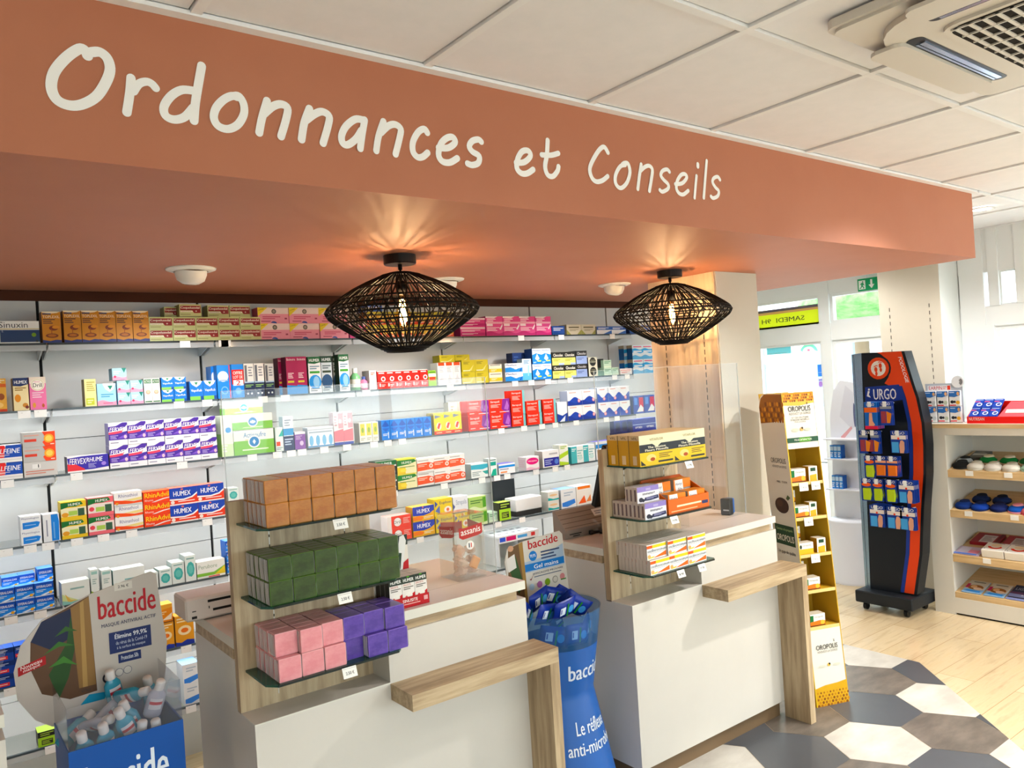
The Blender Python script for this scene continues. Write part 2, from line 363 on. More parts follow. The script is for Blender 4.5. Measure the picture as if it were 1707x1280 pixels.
window('window_5', 1.62, 2.05, H+.33, H+.565); window('window_6', 1.62, 2.28, .55, H+.19, .03); window('window_7', .65, 1.52, .55, H+.565)
window('window_8', -.5, .55, .55, H+.565); window('window_9', -1.7, -.6, .55, H+.565); window('window_10', 2.13, 2.235, H+.33, H+.565, .01)
d = window('door_1', 2.75, 3.49, .06, H+.19, .03)
# column between door and gondola, with slotted uprights
def dashes(b, x, y, z0, z1, nrm, step=.05):
    z = z0
    while z < z1:
        if nrm == '-x': b.box(x-.0015, y-.002, z, x, y+.002, z+.026, M('2a2622'))
        else: b.box(x-.002, y-.0015, z, x+.002, y, z+.026, M('2a2622'))
        z += step
b = MB(); BEI = mottled('beige_panel', 'cbc4b4', 'cfc8b8', 3, .6); PALE = M('d9dcda', .6)
b.box(5.66, 2.50, 0, 5.96, 2.93, CEI, BEI); b.box(5.66, 2.498, 0, 5.96, 2.4999, CEI, PALE)
dashes(b, 5.66, 2.575, .5, 2.02, '-x'); dashes(b, 5.66, 2.855, .5, 2.02, '-x')
struct(b.build('wall_pier'))
# pillar beside the shelves, oak-clad on the shelf side
b = MB(); b.box(3.345, 2.585, 0, 3.695, 3.045, SOF, mottled('greige_panel', 'c3bba9', 'c7bfae', 3, .6))
PK = woodmat('warm_oak_cladding', [(.3, 'c9ad8c'), (.5, 'd6bd9f'), (.7, 'dec8ac')], (12, 12, .8), 2, .45)
b.box(3.335, 2.59, 0, 3.345, 3.045, SOF, PK)
dashes(b, 3.335, 2.675, .9, 1.95, '-x', .04); dashes(b, 3.335, 2.94, .9, 1.95, '-x', .04)
struct(b.build('pillar'))
# ------------------------------------------------------------------ outside
b = MB(); b.box(-30, -40, -.2, 40, 30, -.12, M('b4b2ae', .9)); struct(b.build('street'))
BLU = M('8ba3b8', .2)
b = MB(); FAC = M('e8e6e0', .9)
b.box(13, -12, -.1, 16, 22, 7, FAC); b.box(12.95, -12, -.1, 13, 22, .5, M('b9b6ae'))
for k in range(-6, 12):
    for z in (.9, 3.6): b.box(12.93, k*1.8, z, 12.99, k*1.8+.9, z+1.7, BLU)
struct(b.build('street_building'))
b = MB()
for z0, z1 in ((0, .9), (.9, 1.5), (1.5, 2.2)): b.lathe([(.05, 2.2+z0), (.9, 2.5+z0*.8), (.7, 3.0+z0*.7), (.05, 3.3+z0*.6)], mottled('leaf_green', '5a8f4a', '8ab870', 9, .8), 14, 11.4, 6.2)
b.lathe([(.12, -.1), (.1, 2.6)], M('6a5a48'), 10, 11.4, 6.2)
tag(b.build('street_tree'), 'green street tree seen through the pane above the door', 'tree')
# ================================================================== FIXTURES
# painted sign on the fascia
def PX(pts, s, ox, oy): return [(ox+x/s, oy+y/s) for x, y in pts]
S4 = 3.998
A = lambda *p: PX(p, S4, 0, 0)
B_ = lambda *p: PX(p, S4, 427, 0)
C_ = lambda *p: PX(p, S4, 854, 0)
D_ = lambda *p: PX(p, 6.096, 960, 220)
strokes = [
 (A((583,372),(570,340),(530,325),(440,385),(362,480),(342,580),(375,660),(450,700),(540,698),(640,645),(705,550),(733,465),(715,390),(665,348),(612,348)), 15),
 (A((873,520),(865,620),(845,750)), 13), (A((890,610),(925,560),(975,545),(1012,560),(1037,588)), 12),
 (A((1285,604),(1210,600),(1140,640),(1093,710),(1103,770),(1160,797),(1230,780),(1285,720)), 12.5), (A((1343,440),(1315,600),(1300,700),(1292,805)), 13),
 (A((1580,648),(1545,640),(1490,665),(1440,720),(1425,785),(1455,840),(1520,860),(1585,830),(1625,760),(1622,690),(1592,642),(1560,640)), 12),
 (B_((72,672),(38,790),(20,885)), 12), (B_((50,760),(110,710),(165,695),(208,720),(200,790),(165,910)), 12),
 (B_((355,725),(320,820),(302,930)), 12), (B_((335,800),(390,760),(440,745),(485,775),(478,840),(445,955)), 11.5),
 (B_((715,800),(660,795),(600,840),(570,900),(575,950),(610,965),(665,925),(700,870)), 11), (B_((722,800),(705,900),(693,990)), 11),
 (B_((848,810),(815,910),(800,1005)), 10.5), (B_((830,885),(880,840),(925,830),(962,860),(955,920),(928,1028)), 10.5),
 (B_((1140,885),(1120,860),(1080,880),(1045,945),(1045,1010),(1075,1047),(1110,1045),(1142,1018)), 10),
 (B_((1215,985),(1280,985),(1325,950),(1310,915),(1270,920),(1230,960),(1215,1030),(1240,1075),(1290,1083),(1340,1055)), 10),
 (B_((1500,945),(1480,930),(1440,940),(1420,975),(1440,1010),(1485,1040),(1480,1085),(1440,1100),(1408,1090)), 9.5),
 (C_((25,1085),(80,1080),(120,1040),(105,1005),(65,1010),(35,1060),(30,1120),(60,1155),(100,1155),(138,1130)), 9),
 (C_((235,935),(230,1030),(218,1110),(235,1165),(270,1175),(300,1140),(307,1110)), 8), (C_((195,1032),(255,1035),(305,1022)), 8),
 (D_((325,210),(285,152),(230,190),(160,310),(140,390),(165,470),(210,505),(270,492),(322,450)), 7.2),
 (D_((500,335),(450,350),(405,430),(400,510),(430,560),(470,565),(520,510),(548,410),(530,325),(495,315),(470,330)), 6.5),
 (D_((662,330),(645,440),(628,580)), 6.2), (D_((650,400),(700,355),(745,345),(775,385),(765,480),(745,600)), 6.2),
 (D_((950,405),(925,380),(880,395),(862,440),(890,485),(935,530),(935,575),(880,607),(852,590)), 6),
 (D_((1010,530),(1080,520),(1125,465),(1110,430),(1070,435),(1030,495),(1020,570),(1045,620),(1090,635),(1140,597)), 6),
 (D_((1225,445),(1215,550),(1205,670)), 5.2), (D_((1237,328),(1237,352)), 6.5),
 (D_((1328,292),(1315,450),(1298,670)), 5.4), (D_((1463,485),(1440,455),(1400,470),(1388,510),(1415,560),(1450,600),(1440,650),(1395,672),(1372,655)), 5.6)]
INK = M('fbf9f7', .6)
sg = thing('sign_lettering', 'white handwritten words Ordonnances et Conseils on the terracotta fascia', 'sign', (0, FAS-.001, SOF))
for i0, i1 in ((0,1), (1,3), (3,5), (5,6), (6,8), (8,10), (10,12), (12,14), (14,15), (15,16), (16,17), (17,18), (18,20), (20,21), (21,22), (22,24), (24,25), (25,26), (26,28), (28,29), (29,30)):
    b = MB()
    for i, (pts, w) in enumerate(strokes[i0:i1]):
        q = [ony(x, y, FAS-.001) for x, y in pts]; dp = sum(depth(p) for p in q)/len(q)
        ribbon(b, [(p.x, p.z-SOF) for p in q], w*1.12*dp/FPX, lambda u, v, l: (u, -l, v), INK, 1+i*.8)
    b.build('letter', sg)
# wall shelves
RAIL = glassmat('clear_price_rail', (.9, .92, .93, 1), 1.3, .1, body=((.80, .83, .86, 1), .30))
SHN = ['top', 'second', 'third', 'fourth', 'fifth', 'sixth', 'seventh']
BAY = ['first', 'second', 'third', 'fourth', 'fifth', 'sixth']
TAGS = {0: [308, 372, 376, 868, 935, 1020], 1: [40, 67, 298, 345, 438, 475, 610, 750, 858, 885, 913, 950, 1024, 1045, 1070], 2: [12, 127, 303, 380, 420, 462, 485, 503, 540, 578, 623, 646, 670, 835, 873, 903, 925, 960, 1010, 1028, 1072, 1085], 3: [10, 50, 80, 128, 172, 219, 345, 656, 740, 803, 828, 845, 893, 925, 945], 4: [18, 67, 120, 640, 700, 745, 800, 830, 870], 5: [17, 48, 310, 120], 6: [85, 318]}
for s, z in enumerate(SHZ):
    for k in range(6):
        x0, x1 = UPX[k]+.004, UPX[k+1]-.004
        t = thing('wall_shelf', f'clear glass wall shelf, {SHN[s]} from the top in the {BAY[k]} bay toward the pillar', 'shelf', ((x0+x1)/2, YF, z), 0, 'glass shelves on the back wall')
        w = (x1-x0)/2
        b = MB(); b.box(-w, .012, -.010, w, YB-YF-.004, -.002, SHELFG); b.build('shelf_board', t)
        b = MB(); b.box(-w, -.001, -.034, w, .003, -.0105, RAIL); b.box(-w, -.001, -.0103, w, .0119, -.0015, M('4a5358', .25) if s else M('23282b', .25)); b.build('label_rail', t)
        for sx in (-1, 1):
            b = MB(); b.prism([(.01, -.011), (YB-YF-.004, -.011), (YB-YF-.004, -.06), (YB-YF-.03, -.06)], 'x', sx*(w-.006)-.003, sx*(w-.006)+.003, M('cfd2d3', .35)); b.build('bracket', t)
        for px in TAGS.get(s, []):
            X = xat(px, YF, z)
            if x0+.03 < X < x1-.03:
                b = MB(); b.box(-.022, -.0035, -.033, .022, -.0012, -.003, M('f2f2f0', .5))
                decals(b, [('l', .25, .38, .75, .68, 1, '9a9a9a')], lambda u, v, l: (-.022+.044*u, -.0035-l, -.033+.03*v)); b.build('price_tag', t, (X-(x0+x1)/2, 0, 0))
# rattan pendant lamps
BLK = M('0c0908', .6, spec=.15); 
def pendant(X, Y, label):
    t = thing('pendant_lamp', label, 'lamp', (X, Y, SOF), 0, 'rattan pendant lamps')
    b = MB(); b.lathe([(.0, 0), (.062, 0), (.062, -.032), (.058, -.035), (0, -.035)], M('121212', .4), 32, smooth=False); b.build('ceiling_rose', t)
    b = MB(); b.tube([(0, 0, -.03), (0, 0, -.10)], .0045, BLK, 8); b.tube([(0, 0, -.03), (0, 0, -.055)], .008, BLK, 10); b.build('cord', t)
    b = MB(); b.lathe([(.0, -.10), (.021, -.10), (.021, -.150), (.0, -.150)], BLK, 16); b.build('socket', t)
    # outline of the cage
    prof = [(.045, -.072), (.075, -.078), (.17, -.118), (.245, -.165), (.283, -.195), (.292, -.212), (.283, -.232), (.245, -.262), (.17, -.310), (.10, -.348), (.068, -.362)]
    def at(u):
        q = u*(len(prof)-1); i = min(int(q), len(prof)-2); f = q-i
        return prof[i][0]*(1-f)+prof[i+1][0]*f, prof[i][1]*(1-f)+prof[i+1][1]*f
    b = MB(); N = 60
    for k in range(N):
        for tw in (.16, -.16):
            if tw < 0 and k % 2: continue
            pts = []
            for j in range(19):
                u = j/18; r, z = at(u); a = 2*math.pi*k/N + tw*(u-.5)*2*1.1 + .03*math.sin(k*7.3); pts.append((r*math.cos(a), r*math.sin(a), z))
            b.tube(pts, .0030, BLK, 4)
    for u, rr in ((0, .006), (.04, .005), (.1, .004), (.23, .0032), (.33, .0032), (.41, .0030), (.5, .0034), (.58, .0030), (.69, .0034), (.78, .0034), (.88, .004), (.93, .005), (.97, .006), (1, .007)):
        r, z = at(u); b.tube([(r*math.cos(2*math.pi*k/48), r*math.sin(2*math.pi*k/48), z) for k in range(48)], rr, BLK, 5, True)
    b.build('rattan_shade', t)
    g = glassmat('amber_bulb_glass', (1, .80, .50, 1), 1.3) if 'amber_bulb_glass' not in bpy.data.materials else bpy.data.materials['amber_bulb_glass']
    b = MB(); b.lathe([(.011, -.150), (.012, -.16), (.022, -.195), (.029, -.225), (.029, -.245), (.022, -.265), (.008, -.278), (0, -.28)], g, 20); bb = b.build('bulb', t)
    f = bpy.data.materials.get('glowing_filament')
    if not f:
        f = bpy.data.materials.new('glowing_filament'); f.use_nodes = True; p = f.node_tree.nodes['Principled BSDF']; p.inputs['Emission Color'].default_value = (1, .62, .24, 1); p.inputs['Emission Strength'].default_value = 40
    b = MB()
    for k in range(5):
        a = 2*math.pi*k/5; b.tube([(.006*math.cos(a), .006*math.sin(a), -.168), (.011*math.cos(a+.3), .011*math.sin(a+.3), -.21), (.011*math.cos(a+.6), .011*math.sin(a+.6), -.25), (.004*math.cos(a), .004*math.sin(a), -.262)], .0036, f, 5)
    b.build('filament', bb)
    lamp('lamp_glow', 'POINT', (X, Y, SOF-.205), 24, (1, .82, .64), shadow_soft_size=.024)
pendant(1.512, 2.635, 'black rattan pendant lamp hanging before the pink boxes of the top shelf')
pendant(3.055, 2.64, 'black rattan pendant lamp hanging in front of the oak-clad pillar')
# gimbal spots in the soffit
for (X, Y), lb in zip(((.878, 3.124), (2.055, 3.162), (3.14, 3.116)), ('white swivel ceiling spot alone above the cough remedy boxes', 'white swivel ceiling spot half hidden behind a rattan lamp', 'white swivel ceiling spot nearest the oak-clad pillar')):
    t = thing('ceiling_spot', lb, 'spotlight', (X, Y, SOF), 0, 'swivel spots in the soffit'); wm = M('e6e2db', .4)
    b = MB(); b.lathe([(.062, -.012), (.075, -.010), (.09, -.005), (.092, 0), (.062, 0)], wm, 32); b.build('ring', t)
    b = MB(); b.lathe([(.058, -.001), (.058, -.022), (.05, -.045), (.03, -.058), (.0, -.060)], wm, 24); h = b.build('spot_head', t, rot=(.25, 0, 0))
    b = MB(); b.lathe([(0, -.0622), (.022, -.0605)], M('fff1dc', .5, emit=.0), 16); b.build('lens', h)
    lamp('shelf_spot', 'SPOT', (X, Y+.03, SOF-.075), 26, (1, .98, .95), target=(X, YF+.05, .95), spot_size=2.1, spot_blend=.7, shadow_soft_size=.05)
t = thing('ceiling_downlight', 'bright round downlight in the tiled ceiling beyond the fascia end', 'downlight', (5.12, 1.99, CEI))
b = MB(); b.lathe([(.05, .002), (.052, -.006), (.075, -.005), (.078, .0)], M('e8e8e8'), 28); b.build('ring', t)
b = MB(); b.lathe([(0, -.004), (.05, -.004)], M('fff4e4', .5, emit=14), 24); b.build('lens', t)
# ceiling cassette air conditioner
t = thing('air_conditioner', 'white ceiling cassette air conditioner with louvred outlet and grille', 'air conditioner', (2.36, .60, CEI))
AC = M('d8d2c8', .4); a0 = .475
def rr(hw, hh, r, n=7): return [(sx*(hw-r)+r*math.cos(a), sy*(hh-r)+r*math.sin(a)) for sx, sy, q in ((1, 1, 0), (-1, 1, 1), (-1, -1, 2), (1, -1, 3)) for a in [math.pi/2*(q+k/(n-1)) for k in range(n)]]
b = MB(); b.prism(rr(a0, a0, .03), 'z', -.022, .0, AC); b.prism(rr(a0-.012, a0-.012, .03), 'z', -.030, -.022, AC); b.prism(rr(.415, .415, .16), 'z', -.046, -.030, AC); b.build('panel', t)
for k in range(4):
    a = k*math.pi/2
    b = MB(); b.prism(rr(.285, .048, .03), 'z', -.010, .0, AC); v = b.build('louvre', t, (.418*math.sin(a), .418*math.cos(a), -.0462), (0, 0, -a))
    b = MB(); b.prism(rr(.275, .022, .02), 'z', -.0006, .0, M('15171a', .3)); b.box(-.23, -.012, -.0035, .25, .002, -.0007, M('aebad0', .15, metal=.8)); b.box(-.23, .006, -.0035, .25, .012, -.0007, M('aebad0', .15, metal=.8))
    b.build('outlet_slot', t, (.350*math.sin(a), .350*math.cos(a), -.0464), (0, 0, -a))
b = MB(); b.prism(rr(.285, .285, .05), 'z', -.054, -.046, AC); b.prism(rr(.27, .27, .045), 'z', -.0546, -.0541, M('1f1b18', .9))
for k in range(17): b.box(-.262, -.258+k*.0315, -.0585, .262, -.249+k*.0315, -.0547, AC)
for k in range(9): b.box(-.262+k*.0648, -.262, -.0592, -.257+k*.0648, .262, -.0548, AC)
b.build('intake_grille', t)
# ================================================================== COUNTERS
CF, CT, CL, CS = 2.235, H-.704, H-.918, .43    # front face, worktop, step/ledge height, width of the step
TOPM = mottled('worktop_laminate', 'd6ccc4', 'dad0c8', 2, .3)
EDGE = M('d9d6c9', .4)
def counter(X0, label, wood_top=True, w=.985):
    t = thing('service_counter', label, 'counter', (X0, CF, 0), 0, 'service counters'); D = .575
    b = MB(); b.box(0, .0, .075, w, D-.02, CT-.06, WHITE) if not wood_top else None
    if wood_top:
        b.box(0, 0, .075, CS, D-.02, CL-.0, WHITE); b.box(CS, 0, .075, w, D-.02, CT-.062, WHITE); b.box(0, .15, CL, CS, D-.02, CT-.062, WHITE)
    b.build('body', t)
    b = MB(); b.box(.02, .025, 0, w-.02, D-.05, .075, M('6f5c48', .5)); b.build('plinth', t)
    b = MB(); b.box(CS if wood_top else 0, .012, CT-.062, w-.03, D-.03, CT-.030, OAKX); b.box(0, .16, CT-.062, CS, D-.03, CT-.03, OAKX); b.build('shadow_gap_strip', t)
    b = MB()
    x0 = CS if wood_top else -.01
    b.box(x0, -.002, CT-.030, w+.0, D, CT, EDGE, mt=TOPM); 
    if wood_top: b.box(-.0, .148, CT-.030, CS, D, CT, EDGE, mt=TOPM)
    b.build('worktop', t)
    if wood_top:
        b = MB(); b.box(0, -.0, CL, CS, .115, CL+.004, EDGE, mt=TOPM); b.build('step_top', t)
        b = MB(); b.box(.0, .115, CL+.004, CS+.02, .145, H-.295, OAKV)
        for x in (.115, .36): 
            z = CL+.03
            while z < H-.33: b.box(x-.0015, .1145, z, x+.0015, .1155, z+.022, M('c9c4ba', .4, metal=.6)); b.box(x-.0015, .1143, z+.022, x+.0015, .1155, z+.03, M('2b241c')); z += .03
        b.build('back_panel', t)
        b = MB(); b.box(CS, -.135, CL-.05, w+.025, 0, CL, OAKX); b.box(w-.015, -.135, 0, w+.025, 0, CL-.05, OAKV); b.build('handbag_ledge', t)
    return t
LC, RC = .724, 2.24
counter(LC, 'white counter with three glass shelves of coloured soap cubes')
counter(RC, 'white counter with glass shelves of medicine boxes beside the honeycomb display stand')
counter(LC-1.53-.03, 'plain white counter end beside the blue bin of gel bottles', False, .975)
def glass_shelf(X0, z, label, price, px):
    t = thing('display_shelf', label, 'shelf', (X0, 2.35, z), 0, 'small glass shelves on the counter panels')
    b = MB(); pts = [(.02, 0), (.02, -.165), (.045, -.195), (.425, -.195), (.44, -.18), (.44, 0)]
    b.prism(pts, 'z', -.006, .0, GREENG)
    b.prism([(x, y) for x, y in ((.045, -.1965), (.425, -.1965), (.425, -.1951), (.045, -.1951))], 'z', -.0062, .0002, DARKE); b.build('glass_board', t)
    for x in (.115, .36):
        b = MB(); b.prism([(0, -.006), (0, -.03), (-.03, -.016), (-.15, -.010), (-.15, -.006)], 'x', x-.003, x+.003, M('2c2f2e', .3, metal=.5)); b.build('bracket', t)
    for p, lab in price:
        b = MB(); b.box(-.022, -.0015, -.030, .022, 0, .0, M('f4f2ec', .5))
        decals(b, [('r', .06, .86, .94, .88, '333333'), ('t', lab, .2, .8, .3, .6, '3a3634', .03)], lambda u, v, l: (-.022+.044*u, -.0015-l, -.03+.03*v))
        b.build('price_tag', t, (p, -.199, -.004), (math.radians(-20), 0, .0))
    return t
for z, c in ((-.359, 'amber'), (-.576, 'green'), (-.793, 'pink and violet')):
    glass_shelf(LC, H+z, f'dark-edged glass shelf carrying the {c} soap cubes', [(.255, '2.50 €')], 0)
for z, c, pr in ((-.360, 'black and yellow tea boxes', [(.29, '12.90')]), (-.571, 'purple-topped boxes and orange tray', [(.18, '14.90')]), (-.792, 'yellow and orange striped remedy boxes', [(.20, '8.90'), (.33, '17.90')])):
    glass_shelf(RC, H+z, f'glass shelf on the counter panel carrying the {c}', pr, 0)
# ------------------------------------------------------------------ soap cubes
def soapmat(name, a, c):
    m, n, b = nodemat(name, .32, .5); ns = noise(n, 26, (1, 1, 1.6), 5, .6); r = ramp(n, [(.38, a), (.62, c)])
    n.links.new(ns.outputs[0], r.inputs[0]); n.links.new(r.outputs[0], b.inputs['Base Color'])
    bp = n.nodes.new('ShaderNodeBump'); bp.inputs['Strength'].default_value = .25; bp.inputs['Distance'].default_value = .004
    n.links.new(ns.outputs[0], bp.inputs['Height']); n.links.new(bp.outputs[0], b.inputs['Normal']); b.inputs['Coat Weight'].default_value = .15; b.inputs['Specular IOR Level'].default_value = .3; b.inputs['Coat Roughness'].default_value = .12
    return m
def soap_proto(name, mat, wrap, edge):
    s = .0655; D = .0345; me = MB(); me.rbox(-s/2, -D/2, 0, s/2, D/2, s, .0016, mat, edge); o = me.build('soap_cube')
    e = .0004; rr = random.Random(3)                        # gathered film ends on the two sides
    for sx in (-1, 1):
        w = MB(); ys = [-D/2+.002+(D-.004)*k/9 for k in range(10)]
        vs = [(sx*(s/2+e+rr.uniform(0, .0026)), y, z) for z in (.003, s*.5, s-.003) for y in ys]
        w.add(vs, [[r_*10+k, r_*10+k+1, (r_+1)*10+k+1, (r_+1)*10+k] for r_ in (0, 1) for k in range(9)], wrap); w.build('film_end', o)
    return o
WRAP = glassmat('crinkled_film', (.95, .95, .96, 1), 1.5, .08, body=((.9, .88, .88, 1), .45))
ORD = ['first', 'second', 'third', 'fourth', 'fifth', 'sixth', 'seventh', 'eighth', 'ninth', 'tenth', 'eleventh', 'twelfth']
def soap_block(col, mat, z, x0, cols, rows, grp, ec='ffffff', skip=(), yoff=None):
    p = soap_proto(col, mat, WRAP, M(ec, .35)); first = True; s = .0655; r2 = random.Random(len(col))
    for L in range(2):
        for c in cols:
            for r in range(rows):
                if (c, r, L) in skip: continue
                if L == 0 and r > 0 and c > 0: continue        # wholly hidden inside the block
                dy = r2.uniform(-.002, .002)+(yoff or {}).get((c, r, L), 0)
                X = x0+(c+.5)*(s+.0032)+r2.uniform(-.0008, .0008); Y = 2.165+.01725+r*.0362+dy
                lb = f'{col} soap cube, {"upper" if L else "lower"} layer, {ORD[r]} row back, {ORD[c]} toward the worktop'
                if first: o = p; first = False
                else: o = clone(p)
                o.location = (X, Y, z+L*(s+.0006)); tag(o, lb, 'soap', grp)
    return p

AMB = soapmat('amber_soap', 'a8642b', 'ba7a3a'); GRN = soapmat('green_soap', '263a12', '38501c'); PNK = soapmat('pink_soap', 'dd878e', 'e6999e'); VIO = soapmat('violet_soap', '4c3290', '6044a6')
soap_block('amber', AMB, H-.359, LC+.043, range(6), 5, 'amber soap cubes', 'c98f58')
soap_block('dark green', GRN, H-.576, LC+.040, range(6), 5, 'green soap cubes', '5f7a44')
soap_block('pink', PNK, H-.793, LC+.052, range(3), 5, 'pink soap cubes', 'efb4b6', yoff={(0, 0, 1): .022, (2, 0, 1): .01, (1, 0, 1): .0})
soap_block('violet', VIO, H-.793, LC+.052+3*.0687, range(3), 4, 'violet soap cubes', '8a74c0', yoff={(0, 0, 0): .026, (0, 0, 1): .012, (1, 0, 1): .016, (2, 0, 1): .012})
# ================================================================== CARTONS
def carton_mesh(name, w, d, h, base, side, top, dec):
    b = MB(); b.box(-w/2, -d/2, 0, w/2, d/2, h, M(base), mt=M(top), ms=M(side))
    F = [x for x in dec if x[0] not in 'LT']; L = [x[1] for x in dec if x[0] == 'L']; T = [x[1] for x in dec if x[0] == 'T']
    decals(b, F, lambda u, v, l: (-w/2+u*w, -d/2-l, v*h), 1, w/h)
    if L: decals(b, L, lambda u, v, l: (-w/2-l, d/2-u*d, v*h), 1, d/h)
    if T: decals(b, T, lambda u, v, l: (-w/2+u*w, -d/2+v*d, h+l), 1, w/d)
    # tuck flap seams on top and side
    b.add([(-w/2+.002, -d/2+.004, h+EPS*.5), (w/2-.002, -d/2+.004, h+EPS*.5), (w/2-.002, -d/2+.0047, h+EPS*.5), (-w/2+.002, -d/2+.0047, h+EPS*.5)], [[0, 1, 2, 3]], M('8c8880'))
    b.build('tmp_'+name); o = bpy.data.objects['tmp_'+name]; me = o.data; bpy.data.objects.remove(o); me.name = name; return me
def wave(y0, a, n=10, ph=0, f=1): return [(i/n, y0+a*math.sin(ph+2*math.pi*f*i/n)) for i in range(n+1)]
def under(pts, v=0): return pts+[(pts[-1][0], v), (pts[0][0], v)]
W1 = 'f2f0ec'
